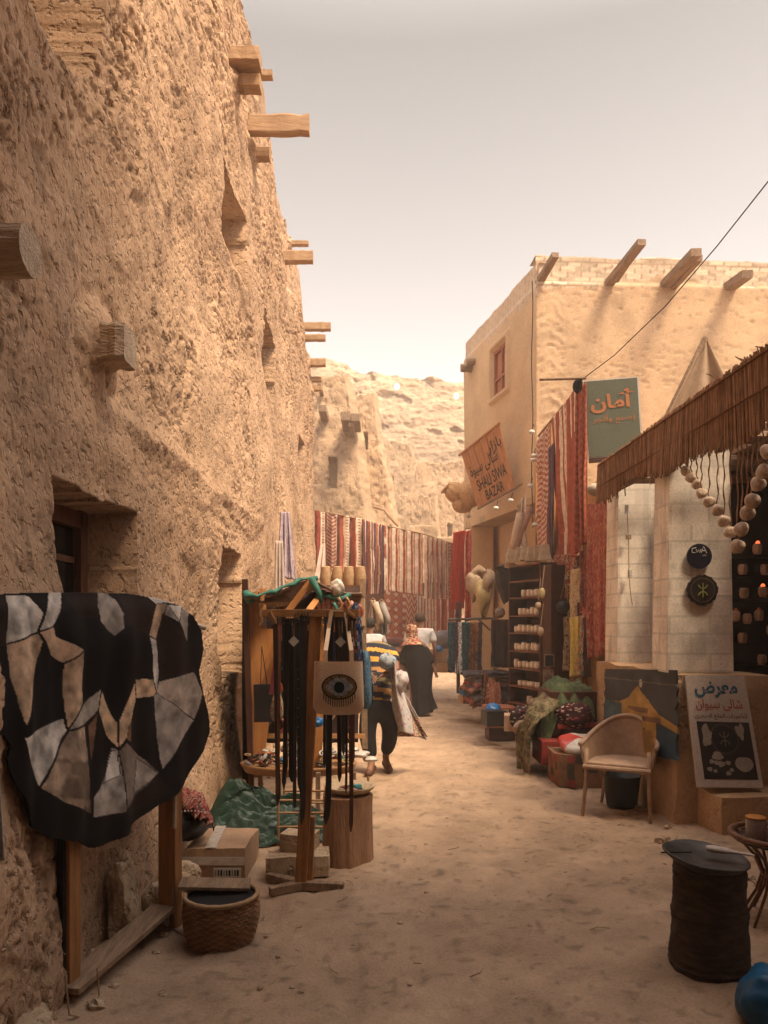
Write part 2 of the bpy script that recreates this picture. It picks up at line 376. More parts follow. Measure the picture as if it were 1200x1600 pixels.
# two unseen tall houses added around the viewpoint to shade the near lane
rb = thing('unseen_shade_house', 'unseen tall plain house added at the near right to shade the lane', 'building', (5.5, 0, 0))
bb = MB(); bb.box((5.4, -2.4, 4.8), (5.6, 9.4, 9.6)); bb.build('wall', MUD, rb)
for yy in (-5, -3, -1, 1): beam_end(yy, 6.9, 2.35, .16, .16, 2.9, 1, parent=rb)
bh = thing('unseen_shade_passage', 'unseen mud house added above the lane to shade the foreground', 'building', (.6, -3, 0))
MB().box((.6, -2.2, 6.5), (4.4, 8.2, 6.3)).box((.6, -6.9, 1.6), (4.4, .4, 3.2)).build('wall', MUD, bh)
# ---------------------------------------------------------------- writing and cloth helpers
_AR = {'ا': 0xFE8D, 'أ': 0xFE83, 'إ': 0xFE87, 'ب': 0xFE8F, 'ة': 0xFE93, 'ت': 0xFE95, 'ج': 0xFE9D, 'ح': 0xFEA1, 'خ': 0xFEA5, 'د': 0xFEA9, 'ر': 0xFEAD,
       'ز': 0xFEAF, 'س': 0xFEB1, 'ش': 0xFEB5, 'ص': 0xFEB9, 'ض': 0xFEBD, 'ع': 0xFEC9, 'ك': 0xFED9, 'ل': 0xFEDD, 'م': 0xFEE1, 'ن': 0xFEE5,
       'و': 0xFEED, 'ى': 0xFEEF, 'ي': 0xFEF1}
_NJ = set('اأإةدرزوى')
def arabic(s):
    out = []
    s = s.replace('لأ', '\u0001').replace('لا', '\u0002')
    for i, ch in enumerate(s):
        prev = s[i - 1] if i else ' '; nxt = s[i + 1] if i + 1 < len(s) else ' '
        pj = prev in _AR and prev not in _NJ
        if ch == '\u0001': out.append(chr(0xFEF8 if pj else 0xFEF7)); continue
        if ch == '\u0002': out.append(chr(0xFEFC if pj else 0xFEFB)); continue
        if ch not in _AR: out.append(ch); continue
        nj = (nxt in _AR or nxt in '\u0001\u0002') and ch not in _NJ
        b = _AR[ch]; out.append(chr(b + (3 if pj and nj else 1 if pj else 2 if nj else 0)))
    return ''.join(reversed(out))
def bil(q, u, v):
    """q = TL, TR, BR, BL"""
    return (q[0] * (1 - u) + q[1] * u) * (1 - v) + (q[3] * (1 - u) + q[2] * u) * v
def text_on(q, body, u0, u1, v0, v1, m, name, parent, off=.006, rot=0, bold=0):
    c = bpy.data.curves.new(name, 'FONT'); c.body = body; c.offset = bold; c.resolution_u = 3
    o = bpy.data.objects.new('t', c); C.objects.link(o)
    dg = bpy.context.evaluated_depsgraph_get(); me = bpy.data.meshes.new_from_object(o.evaluated_get(dg))
    bpy.data.objects.remove(o)
    V = np.zeros(len(me.vertices) * 3); me.vertices.foreach_get('co', V); V = V.reshape(-1, 3)
    lo = V.min(0); hi = V.max(0); n = (q[1] - q[0]).cross(q[3] - q[0]).normalized()
    if n.y > 0: n = -n
    mb = MB(); vs = []
    for p in V:
        a = (p[0] - lo[0]) / (hi[0] - lo[0]); b = 1 - (p[1] - lo[1]) / (hi[1] - lo[1])
        b += rot * (a - .5)
        vs.append(bil(q, u0 + a * (u1 - u0), v0 + b * (v1 - v0)) + n * off)
    mb.add(vs, [tuple(pl.vertices) for pl in me.polygons]); bpy.data.meshes.remove(me)
    return mb.build(name, m, parent)
def stripes(cols, n=None, seed=0, zig=True):
    """seeded list of vertical bands with woven ornament"""
    rr = random.Random(seed); b = []; u = 0
    while u < 1:
        wv = rr.choice([.03, .05, .07, .08, .10]) * (1.0 if not n else 12 / n)
        b.append((u, u + wv, rr.choice(cols), rr.random() if zig else 1, rr.choice(cols))); u += wv
    def fn(x, v):
        for a, c, col, k, c2 in b:
            if a <= x < c:
                if k < .25:
                    t = (x - a) / (c - a); z = abs(((v * 40) % 1) * 2 - 1)
                    return c2 if abs(t - z) < .3 else col
                if k < .33: return c2 if (v * 60) % 1 < .4 else col
                return col
        return b[-1][2]
    return fn
def bands(seq, reps, orn=None):
    tot = sum(w for w, _ in seq)
    def fn(u, v):
        x = (u * reps + .02 * math.sin(v * 9)) % 1 * tot
        i = 0
        while i < len(seq) - 1 and x > seq[i][0]: x -= seq[i][0]; i += 1
        c = seq[i][1]
        if orn and i == orn[0] and abs(((v * orn[1]) % 1) * 2 - 1) < .4: return orn[2]
        k = .9 + .2 * _T[(int(u * 90) * 7 + int(v * 40)) & 4095]
        return tuple(a * k for a in c)
    return fn
def zigzag(c1, c2, nx=3, ny=14, wd=.45):
    return lambda u, v: c1 if ((v * ny + abs(((u * nx) % 1) * 2 - 1)) % 1) < wd else c2
def diamonds(c1, c2, c3, nx=4, ny=9):
    def fn(u, v):
        a = ((u * nx) % 1 - .5); b = ((v * ny) % 1 - .5); d = abs(a) + abs(b)
        return c1 if d < .34 else c2 if d < .44 else c3
    return fn
def speck(base, cols, k=.3, seed=0, n=40):
    rr = np.random.RandomState(seed); G = rr.rand(97, 97); K = rr.randint(0, len(cols), (97, 97))
    def fn(u, v):
        i, j = int(u * n) % 97, int(v * n) % 97
        return cols[K[i, j]] if G[i, j] < k else base
    return fn
def cloth(name, q, m, pat, nu=40, nv=40, fold=.02, nf=5, sag=0, seed=0, parent=None, solid=.006, hem=.01, bunch=0, flare=0, top=0.25):
    """hanging cloth in quad q (TL,TR,BR,BL) with vertical folds along the quad's normal"""
    n = (q[1] - q[0]).cross(q[3] - q[0]).normalized()
    if n.y > 0: n = -n
    rr = random.Random(seed); ph = rr.random() * 6; ph2 = rr.random() * 6
    wdt = (q[1] - q[0]).length
    def fn(u, v):
        uu = u + bunch * math.sin(u * math.pi * 2 * nf + ph) * .02
        p = bil(q, uu, v)
        a = top + (1 - top) * min(1, v * 1.6)
        d = math.sin(u * 2 * math.pi * nf + ph + .8 * math.sin(v * 2.3 + ph2)) * .6 + math.sin(u * 2 * math.pi * nf * 1.7 + ph2 + v) * .4
        d += float(vnoise(u * 6, v * 5, seed)) * .9
        p = p + n * d * fold * a
        if sag: p.z -= sag * 4 * u * (1 - u) * (1 - v * .6)
        if hem: p.z += float(vnoise(u * 9, 0.3, seed + 5)) * hem * 2 * v
        if flare: p = p + (q[1] - q[0]).normalized() * (u - .5) * wdt * flare * v
        return p
    mb = MB(); mb.grid(fn, nu, nv, pat)
    o = mb.build(name, m, parent, smooth=True)
    if solid:
        s = o.modifiers.new('s', 'SOLIDIFY'); s.thickness = solid; s.offset = 0
    return o
def wall_panel(name, p0, ud, L, z0, z1, out, du, dz, openings, m, parent, colfn, amp=.02, s=0, topfn=None, hfn=None, endret=.6):
    us = np.arange(0, L + du * .5, du); vs = np.arange(z0, z1 + .3, dz); U, V = np.meshgrid(us, vs)
    D = carve(U, V, openings, .012, s)
    H = fbm(U * 1.1, V * 1.1, s, 3) * amp * 2 + fbm(U * 6, V * 6, s + 3, 3) * amp * .6
    if hfn is not None: H = H + hfn(U, V)
    H = np.where(D > 0, -D, H)
    tp = (topfn(us) if topfn else np.full_like(us, z1)) + fbm(us * 3, us * 0, s + 9, 3) * .05
    H = np.where(V > tp[None] + .02, H - .4, H); Z = np.minimum(V, tp[None])
    H[:, 0] -= 0; H[:, -1] -= endret
    col = colfn(U, V, H, D)
    X = p0[0] + ud[0] * U + out[0] * H; Y = p0[1] + ud[1] * U + out[1] * H
    return npmesh(name, np.stack([X, Y, Z], -1), len(us), len(vs), m, parent, col=col, drop=True)
def tint(a, b, U, V, f=1.0, s=0, k=.8):
    t = np.clip(.5 + fbm(U * f, V * f, s, 4) * k, 0, 1)[..., None]
    return np.array(a) * t + np.array(b) * (1 - t)
# ---------------------------------------------------------------- right plastered shop house
sh = thing('shop_house', 'two storey ochre plastered house with ragged brick parapet and roof beams behind the green sign', 'building', (4, 14, 0))
def front_col(U, V, H, D):
    c = tint((.56, .385, .24), (.47, .315, .19), U, V, .9, 5)
    c = c * (1 - .20 * sstep(.22, .4, vnoise(U * 11, V * 34, 55)) - .12 * sstep(.2, .4, fbm(U * 2, V * 2, 58, 4)))[..., None]
    br = (V > 7.42 + fbm(U * 2, V * 0, 6, 3) * .3)
    row = np.floor(V / .085); bx = ((U + (row % 2) * .12) / .26) % 1; by = (V / .085) % 1
    joint = (bx < .09) | (by < .2)
    c = np.where(br[..., None], np.where(joint[..., None], np.array([.36, .25, .165]), np.array([.55, .42, .30]) * (.8 + .5 * _h(np.floor((U + (row % 2) * .12) / .26), row, 9))[..., None]), c)
    return c
def front_h(U, V):
    d = np.sqrt(((U - .26) / .25) ** 2 + 0 * V)
    arc = np.sin((V * 5.2 + 2.2 * np.abs((U - .25)) ** 1.5 * 4) * 2 * math.pi / 1.0 + fbm(U * 5, V * 5, 8, 3) * 5)
    k = (U > .08) & (U < .47)
    h = np.where(k, np.maximum(arc, 0) * .015 * (1 + fbm(U * 2, V * 3, 18, 2) * 2), 0)
    h = h - sstep(.26, .4, vnoise(U * 11, V * 34, 55)) * .012
    return h - sstep(7.35, 7.42, V) * .05 + sstep(7.7, 7.9, V) * .0
wall_panel('front_wall', (2.57, 12.4), (.9985, .055), 7.5, 0, 7.84, (.055, -.9985), .03, .03, [], PLAS, sh, front_col, .012, 300, hfn=front_h)
fu = Vector((-.225, .974)); fo_ = Vector((-.974, -.225))
def side_col(U, V, H, D):  # paler than the front wall: this side's light is put into the colour
    c = tint((.70, .49, .29), (.61, .41, .235), U, V, .8, 15)
    rg = sstep(6.95, 7.05, V + .10 * fbm(U * 2, V * 0, 6, 3) - (U - 2) * .0)
    row = np.floor(V / .09); jt = (((U + (row % 2) * .12) / .26) % 1 < .1) | ((V / .09) % 1 < .2)
    pb = np.where(jt[..., None], np.array([.45, .31, .20]), np.array([.62, .46, .32]))
    m = (V > 7.25 + fbm(U * 4, V * 4, 44, 3) * .5)[..., None]
    return np.where(m, pb, c)
wall_panel('side_wall', (2.57, 12.4), fu, 3.72, 3.66, 7.72, fo_, .03, .03, [(1.26, 2.02, 6.0, 6.9, .10, 'rect')], PLAS, sh, side_col, .008, 400,
           hfn=lambda U, V: .05 * ((U > 1.14) & (U < 2.14) & (V > 5.88) & (V < 7.02)) - .04 * sstep(7.3, 7.4, V))
def fpt(u, out, z): return Vector((2.57 + fu.x * u + fo_.x * out, 12.4 + fu.y * u + fo_.y * out, z))
# lower storey: recessed wall, square plaster column at the far corner, lintel underside
wall_panel('lower_wall', tuple(fpt(0, -.55, 0).xy), fu, 3.7, 0, 3.7, fo_, .06, .06, [(1.6, 2.5, 0, 2.5, .4, 'rect')], PLAS, sh, side_col, .01, 410)
b = MB(); a0, a1, a2, a3 = fpt(-.02, 0.0, 3.66), fpt(3.7, 0.0, 3.66), fpt(3.7, -.8, 3.66), fpt(-.02, -.8, 3.66)
b.prism([a0, a1, a2, a3], (0, 0, .12), col=(.5, .35, .2)); b.build('soffit', PLAS, sh)
SHC = mat('column_plaster', (.62, .43, .24), (.53, .35, .19), ns=2, bump=.4, bs=40)
MB().box(fpt(3.35, -.3, 1.83), (.5, .5, 3.66), Matrix.Rotation(-R(13), 3, 'Z')).build('column', SHC, sh, bevel=.03)
MB().box(fpt(.2, -.3, 1.83), (.4, .5, 3.66), Matrix.Rotation(-R(13), 3, 'Z')).build('column', SHC, sh, bevel=.03)
MB().box((5.6, 14.3, 3.6), (5.4, 3.2, 7.0)).build('inner_block', MUD, sh)
b = MB(); b.box(fpt(2.05, -.86, 1.25), (.86, .05, 2.5), Matrix.Rotation(R(77), 3, 'Z')); b.build('door', mat('grey_door', (.45, .40, .34), (.36, .31, .26), ns=5, rough=.6, bs=60), sh)
RED = mat('red_brown_shutter', (.40, .13, .055), (.28, .085, .04), ns=7, st=(5, 5, .7), bs=40, rough=.6)
b = MB()
for (u, z, w_, h_) in ((1.29, 6.45, .06, .86), (1.98, 6.45, .06, .86), (1.635, 6.86, .72, .06), (1.635, 6.04, .72, .06), (1.63, 6.45, .05, .8), (1.635, 6.32, .68, .045)):
    b.box(fpt(u, -.06, z), (.06, w_, h_), Matrix.Rotation(R(13), 3, 'Z'))
win = b.build('window', RED, sh)
b = MB()
for u in (1.46, 1.81):
    b.box(fpt(u, -.085, 6.45), (.02, .31, .8), Matrix.Rotation(R(13), 3, 'Z'))
b.build('shutter', mat('orange_shutter', (.50, .20, .09), (.38, .14, .06), ns=7, st=(5, 5, .7), bs=40, rough=.6), win)
for (px0, py0, px1, py1, Y1, wv) in ((848, 432, 868, 398, 11.75, .13), (957, 436, 1003, 378, 11.2, .15), (1048, 437, 1088, 394, 11.3, .19), (1150, 441, 1168, 428, 11.9, .2)):
    a = P(px0, py0, 12.35); e = P(px1, py1, Y1); d = (e - a).normalized()
    b = MB(); b.bar(a - d * .3, e, wv, wv * .62, wd2=wv * .85)
    if px0 == 1048: b.bar(a - d * .3 + Vector((.12, 0, -.04)), e + Vector((.12, .05, -.01)) - d * .12, wv * .5, wv * .5)
    if px0 == 957: b.bar(a - d * .1 + Vector((.05, -.12, -.02)), a + d * .35 + Vector((.05, -.12, .02)), .09, .1)
    b.build('beam', OLDW, sh)
bm_ = MB(); bm_.tube([fpt(3.2, -.2, 7.02), fpt(3.25, .22, 7.0)], [.10, .09], 12, jit=.1); bm_.tube([fpt(3.0, -.2, 7.08), fpt(3.05, .16, 7.06)], [.07, .07], 10, jit=.1)
bm_.build('beam', OLDW, sh)
bm_ = MB(); bm_.tube([P(834, 440 + 35 * i, 12.34 - .0 * i) + Vector((-.03 + .012 * math.sin(i * 1.3), -.02, 0)) for i in range(12)], .008, 6)
bm_.build('cable', DARK, sh)
# ---------------------------------------------------------------- far buildings and hill
th = thing('mud_tower', 'battered mud house with small slit window and stub beams beyond the striped kilims', 'building', (-1, 21, 0))
def farc(U, V, H, D):
    c = tint((.54, .37, .235), (.42, .285, .175), U, V, .6, 25)
    return c * (1 - .3 * sstep(.2, .35, vnoise(U * 9, V * 9, 56)))[..., None]
us = np.linspace(0, 1, 110); vz = np.arange(0, 9.4, .05); U, V = np.meshgrid(us, vz)
def tower(name, Y0, pxl, prof, z1, s, opn_, par, depth=3.0, bat=.10):
    zz = np.arange(0, z1 + .3, .05); n = 110
    pr = np.interp(zz, [a for a, _ in prof], [b for _, b in prof])
    pr = pr + fbm(zz * 1.5, zz * 0, s + 2, 3) * .08
    X0 = (pxl - CXP) * Y0 / F; uu = np.concatenate([np.linspace(0, 1, n), [1.0]])
    U, V = np.meshgrid(uu, zz); Xw = X0 + (pr[:, None] - X0) * U
    D = carve(Xw, V, opn_, .01, s)
    H = fbm(Xw * 1.0, V * 1.0, s, 4) * .12 + fbm(Xw * 6, V * 6, s + 4, 3) * .03 - sstep(.2, .4, vnoise(Xw * 12, V * 12, s + 7)) * .03
    tp = z1 + fbm(Xw[0] * 2, Xw[0] * 0, s + 5, 3) * .25
    Z = np.minimum(V, tp[None]); H = np.where(V > tp[None] + .02, H - .6, H); H = np.where(D > 0, -D, H)
    rr_ = sstep(.86, 1.0, U); H = H - rr_ ** 2 * .35
    H[:, -1] -= depth
    return npmesh(name, np.stack([Xw, Y0 + V * bat - H, Z], -1), len(uu), len(zz), MUDA, par, col=farc(Xw, V, H, D), drop=True)
def X_at(px, Y): return (px - CXP) * Y / F
Yt = 19.0
tower('wall', Yt, 440, [(0, X_at(600, Yt)), (4.0, X_at(590, Yt)), (6, X_at(572, Yt)), (7.6, X_at(556, Yt)), (8.6, X_at(547, Yt))], 8.35, 500,
      [(X_at(513, 19.5), X_at(526, 19.5), 5.25, 6.0, .3, 'rect')], th)
for (px, py, Y_, l, s_) in ((505, 643, 19.1, .35, .2), (541, 655, 18.9, .45, .24), (556, 657, 18.9, .45, .22), (549, 668, 18.95, .3, .12), (500, 605, 19.2, .3, .1)):
    c = P(px, py, Y_); bq = MB(); bq.box(c + Vector((0, .25, 0)), (s_, 1.1, s_ * .95)); bq.build('beam', OLDW, th, bevel=.015)
tb = thing('mud_annex', 'lower sloping mud wall with one small square window right of the tower', 'building', (0, 23, 0))
Yb = 21.5
tower('wall', Yb, 520, [(0, X_at(634, Yb)), (4.6, X_at(626, Yb)), (5.8, X_at(616, Yb)), (7, X_at(603, Yb)), (8.2, X_at(594, Yb)), (8.9, X_at(586, Yb))], 8.6, 520,
      [(X_at(561, Yb), X_at(574, Yb), 6.9, 7.35, .4, 'rect')], tb)
MB().tube([P(584, 792, 21.2), P(600, 797, 21.2), P(612, 812, 21.2), P(622, 822, 21.3)], .03, 6).build('cable', ROPE, tb)
hillx = np.concatenate([np.linspace(-45, -5.2, 60), np.arange(-5, 8, .045), np.linspace(8.3, 90, 90)]); hz = np.linspace(0, 1, 330)
pxs = CXP + hillx * F / 38
rid = np.interp(pxs, [-200, 300, 440, 500, 520, 560, 600, 640, 720, 820, 1000, 2400], [640, 610, 575, 562, 564, 578, 588, 596, 606, 612, 600, 660])
ztop = EYE + (HY - rid + 10) * 38.5 / F + fbm(hillx * .8, hillx * 0, 601, 4) * .35
U, V = np.meshgrid(hillx, hz); Zh = V * ztop[None]
ter = np.floor(Zh / 2.3 + fbm(U * .3, V * 3, 610, 3) * 1.3)
Yh = 30 + Zh * .5 + ter * .22 + fbm(U * .25, Zh * .25, 603, 3) * .9 + fbm(U * 1.1, Zh * 2.6, 604, 5) * .16 + fbm(U * 5, Zh * 5, 615, 3) * .08 + sstep(.1, .18, fbm(U * .45 + Zh * .3, Zh * .5, 605, 5)) * .25
hc = tint((.50, .36, .245), (.38, .265, .175), U, Zh, .5, 606, 1.1)
hc = hc * (1 - .22 * sstep(.2, .38, vnoise(U * 5, Zh * 12, 607)) - .2 * sstep(.16, .3, fbm(U * 1.1, Zh * 2.2, 609, 4)))[..., None]
Yh[-1] += 30
hl = npmesh('hill', np.stack([U, Yh, Zh], -1), len(hillx), len(hz), MUDA, col=hc); tag(hl, kind='structure')
tw = thing('terrace_wall', 'low pale mud terrace wall across the end of the lane', 'wall', (1.4, 25, 0))
wall_panel('wall', (X_at(560, 24), 24.0), (1, 0), 5.5, 0, 4.45, (0, -1), .06, .06, [(1.0, 2.0, 3.0, 3.1, .1, 'rect')], MUDA, tw, farc, .05, 540)
wall_panel('upper_wall', (X_at(640, 26), 26.0), (1, 0), 1.1, 0, 5.1, (0, -1), .06, .06, [], MUDA, tw, farc, .05, 550)
for (Y0_, pl, pr_, yt, s_, ops, lab) in ((27, 632, 692, 772, 700, [(650, 660, 3.6, 4.3)], 'lowest roofless mud house on the slope behind the kilim line'),
        (30, 650, 745, 716, 720, [(672, 680, 5.6, 6.2), (700, 707, 5.2, 5.7)], 'middle ruined mud house on the slope beside the shop house corner'),
        (32.5, 585, 652, 684, 740, [(607, 614, 7.6, 8.2)], 'highest ruined mud house on the slope beside the tapering annex')):
    t_ = thing('ruined_house', lab, 'building', (X_at(pl, Y0_), Y0_ + 2, 0), 'ruined mud houses on the slope'); zt_ = EYE + (HY - yt) * Y0_ / F
    xr = X_at(pr_, Y0_); tower('wall', Y0_, pl, [(0, xr + .15), (zt_, xr - .1)], zt_, s_, [(X_at(a, Y0_), X_at(b_, Y0_), c, d, .35, 'rect') for a, b_, c, d in ops], t_, 2.5, .05)
LAMPW = mat('lit_lamp', (1, .93, .82), bump=0, emit=1.2)
for k, (px, py, Y_) in enumerate(((620, 604, 36), (713, 619, 37), (718, 835, 23.6))):
    b = MB(); b.ball(P(px, py, Y_), (.13, .13, .15) if Y_ > 30 else (.09,) * 3, 10, 6)
    o = b.build('flood_lamp', LAMPW, None, True)
    tag(o, ['white lamp on the ridge of the hill left of centre', 'white lamp near the hill ridge beside the shop house corner', 'white lamp on the low terrace wall beside the shop house'][k], 'lamp', 'lamps lighting the hill')
# ---------------------------------------------------------------- porch building with white brick pillars
pb_ = thing('porch_building', 'low shop porch with whitewashed brick pillars on ochre plinth under reed matting', 'building', (3.2, 6.6, 0))
def brickcol(base, dark):
    def fn(u, v, W, Hh):
        row = math.floor(v * Hh / .15 + .35 * float(fbm(u * 1.5, v * 3, 9, 2)) * .4); x = u * W / .31 + (row % 2) * .5
        j = (x % 1) < .05 or (v * Hh / .15) % 1 < .09
        k = .86 + .2 * _T[(row * 37 + int(x) * 101) & 4095]
        wv = 1 - .1 * float(fbm(u * 3, v * 6, 3, 3))
        return tuple((c * (.80 if j else k) * wv * (1 - .16 * float(sstep(.12, .3, fbm(u * 4, v * 9, 77, 3))))) for c in base)
    return fn
def pillar(x0, x1, y0, y1, z0, z1, lean=.0):
    bc = brickcol((.86, .75, .63), None); b = MB(); Hh = z1 - z0
    corners = [(x0, y0), (x1, y0), (x1, y1), (x0, y1)]
    for k in range(4):
        (ax, ay), (bx, by) = corners[k], corners[(k + 1) % 4]; Wd = math.hypot(bx - ax, by - ay)
        nu, nv = max(6, int(Wd / .02)), int(Hh / .02)
        nx, ny = (by - ay) / Wd, -(bx - ax) / Wd
        def f(u, v, ax=ax, ay=ay, bx=bx, by=by, nx=nx, ny=ny, Wd=Wd):
            row = math.floor(v * Hh / .10); x = u * Wd / .24 + (row % 2) * .5
            j = ((x % 1) < .05 or (v * Hh / .10) % 1 < .12) and 0 < u < 1
            d = float(fbm(u * 2, v * 5, k, 2)) * .012 * (0 < u < 1)
            s_ = 1 + .10 * (1 - v)   # batter
            cx_, cy_ = (x0 + x1) / 2, (y0 + y1) / 2
            X = ax + (bx - ax) * u; Y = ay + (by - ay) * u
            return Vector((cx_ + (X - cx_) * s_ + nx * d + lean * v, cy_ + (Y - cy_) * s_ + ny * d, z0 + Hh * v))
        b.grid(f, nu, nv, lambda u, v, Wd=Wd: bc(u, v, Wd, Hh))
    b.box(((x0 + x1) / 2, (y0 + y1) / 2, (z0 + z1) / 2), (x1 - x0 - .06, y1 - y0 - .06, Hh), col=(.5, .4, .3))
    return b.build('pillar', BRICK, pb_, True)
pillar(2.30, 2.78, 5.92, 6.24, 1.21, 3.08)
pillar(2.39, 2.76, 7.5, 7.88, 1.16, 3.08)
def plc(U, V, H, D): return tint((.56, .36, .20), (.45, .28, .15), U, V, 1.5, 33)
PL = mat('ochre_plinth', (.52, .325, .18), (.40, .245, .135), ns=3, bump=.6, bs=45, pits=12, bd=.008)
def softbox(mb, c, size, amp=.015, n=10, s=0, taper=1.0):
    x, y, z = size; nn = [max(2, int(a / .07)) for a in size]
    faces = [((-1, -1), 0), ((1, -1), 0)]
    def emit(o, du, dv, nu, nv):
        def f(u, v):
            p = Vector(o) + Vector(du) * u + Vector(dv) * v
            k = 1 + (taper - 1) * (p.z + .5)
            q = Vector((p.x * x * k, p.y * y * k, p.z * z))
            nz = Vector((float(fbm(q.y * 3 + 9, q.z * 3 + c[0], s, 3)), float(fbm(q.x * 3, q.z * 3 + 4, s + 1, 3)), float(fbm(q.x * 3, q.y * 3, s + 2, 3)))) * amp * 2
            e = max(0, (abs(p.x) * 2) ** 12 + (abs(p.y) * 2) ** 12 + (abs(p.z) * 2) ** 12 - 1)
            return q * (1 - .02 * min(1, e)) + nz + Vector(c)
        mb.grid(f, nu, nv)
    emit((-.5, -.5, -.5), (1, 0, 0), (0, 0, 1), nn[0], nn[2]); emit((.5, -.5, -.5), (0, 1, 0), (0, 0, 1), nn[1], nn[2])
    emit((.5, .5, -.5), (-1, 0, 0), (0, 0, 1), nn[0], nn[2]); emit((-.5, .5, -.5), (0, -1, 0), (0, 0, 1), nn[1], nn[2])
    emit((-.5, -.5, .5), (1, 0, 0), (0, 1, 0), nn[0], nn[1]); emit((-.5, .5, -.5), (1, 0, 0), (0, -1, 0), nn[0], nn[1])
    return mb
softbox(MB(), (2.68, 6.9, .56), (.76, 2.2, 1.3), .012, s=1).build('plinth', PL, pb_, True)
softbox(MB(), (3.15, 5.62, .12), (1.38, .42, .42), .012, s=4).build('step', PL, pb_, True)
softbox(MB(), (3.2, 5.28, .02), (1.1, .36, .26), .02, s=6).build('step', PL, pb_, True)
INT = mat('interior_shade', (.035, .02, .014), (.02, .012, .01), ns=3, bump=.3, bs=30)  # near-black colour stands in for the shade inside the porch
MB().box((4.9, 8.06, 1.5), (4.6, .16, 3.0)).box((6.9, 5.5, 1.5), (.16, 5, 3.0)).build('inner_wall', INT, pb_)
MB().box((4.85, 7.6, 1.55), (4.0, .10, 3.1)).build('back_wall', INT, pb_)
MB().box((5.1, 5.55, 3.17), (4.0, 4.6, .12)).build('roof', OLDW, pb_)  # edge set back from the pillars so sky light reaches them
MB().box((4.7, 3.3, 1.55), (4.2, .2, 3.1)).build('end_wall', PL, pb_)
b = MB(); b.tube([(2.40, 3.4, 2.92), (2.28, 7.6, 2.95)], .05, 8); b.build('edge_pole', OLDW, pb_)
# reed matting fascia
def matx(Y): return 2.31 - (Y - 4.41) * .030
b = MB()
rr = random.Random(4)
Ys = np.arange(3.6, 7.62, .0065)
for y in Ys:
    x = matx(y); zt = 3.28 - (y - 4.41) * .012 + rr.uniform(-.015, .02); zb = 2.83 + (y - 4.41) * .010 + .05 * math.sin(y * 2.1) + rr.uniform(-.03, .02) + .03 * math.sin(y * 5)
    k = rr.uniform(.55, 1.25); col = tuple(c * k for c in (.37, .205, .115))
    b.bar((x + rr.uniform(-.006, .004), y, zt), (x + .02 * math.sin(y * 3) + rr.uniform(-.01, .006), y + rr.uniform(-.008, .008), zb), .009, .007, up=(1, 0, 0), col=col)
b.grid(lambda u, v: Vector((matx(3.6 + 4.0 * u) + .012, 3.6 + 4.0 * u, 3.26 - .36 * v)), 40, 2, lambda u, v: (.10, .055, .03))
for z in (3.24, 3.02): b.bar((matx(3.3) - .01, 3.3, z + .01), (matx(7.6) - .01, 7.6, z - .01), .006, .012, up=(1, 0, 0), col=(.2, .09, .045))
b.build('reed_matting', CLOTH, pb_)
b = MB()
for k in range(24):
    y = rr.uniform(3.6, 7.5); x = matx(y); b.tube([(x, y, 2.88), (x + rr.uniform(-.03, .03), y + rr.uniform(-.05, .05), 2.82 - rr.uniform(0, .05))], .006, 4)
for k in range(10):
    y = rr.uniform(4.2, 5.2); x = matx(y); b.tube([(x + .03, y, 3.27), (x - rr.uniform(0, .06), y + rr.uniform(-.1, .1), 3.30 + rr.uniform(0, .04))], .004, 4)
b.build('loose_reeds', ROPE, pb_)
for yy in (4.1, 4.9, 5.7, 6.5, 7.3): MB().tube([(2.38, yy, 3.04), (6.6, yy, 3.06)], .05, 8).build('rafter', OLDW, pb_)
# annex wall behind the hanging carpets
an = thing('carpet_shop', 'orange plastered shop front hung with carpets between porch and shop house', 'building', (3.4, 10.2, 0))
wall_panel('wall', (2.72, 8.0), (-.03, 1), 4.4, 0, 3.4, (-1, -.03), .06, .06, [(2.3, 3.6, 0, 2.3, .5, 'rect')], PLAS, an, lambda U, V, H, D: tint((.50, .29, .14), (.38, .21, .10), U, V, 1.2, 37), .01, 560)
MB().box((4.6, 10.2, 1.6), (3.2, 4.3, 3.2)).build('inner_block', MUD, an)
for (y, x, h) in ((8.15, 2.48, 3.3), (9.1, 2.47, 4.58), (10.9, 2.5, 4.58), (12.1, 2.52, 4.3)):
    MB().bar((x, y, 0), (x, y, h), .07, .07, up=(0, 1, 0)).build('post', WOODZ, an)
MB().tube([(2.44, 9.1, 4.56), (2.5, 11.9, 4.64)], .02, 8).build('hanging_pole', OLDW, an)
MB().tube([P(843, 593, 9.1), P(916, 591, 8.9)], .018, 8).build('sign_pole', OLDW, an)
# ---------------------------------------------------------------- cowhide rug on its rack
def rackpt(px, py, k=-2.16):
    Y = k / ((px - CXP) / F - .291); return P(px, py, Y)
rk = thing('display_rack', 'tall timber rack carrying the patchwork cowhide in the near left corner', 'rack', (-1.2, 3.4, 0))
pd = Vector((.28, .96, 0))
def post(px, z1, wx, wy, bottom):
    Y = -2.25 / ((px - CXP) / F - .291); X = -2.25 + .291 * Y
    b = MB(); b.box((X, Y, (z1 + bottom) / 2), (wx, wy, z1 - bottom), Matrix.Rotation(-R(16), 3, 'Z')); return b.build('post', WOODZ, rk, bevel=.004), X, Y
_, X1, Y1_ = post(99, 1.66, .12, .07, -.02); MB().box((X1 + .012, Y1_ - .045, .8), (.035, .02, 1.6), Matrix.Rotation(-R(16), 3, 'Z')).build('gap_shade_strip', DARK, rk); _, X2, Y2 = post(266, 1.6, .10, .07, 0)  # dark strip on the left post stands in for a shaded gap between boards
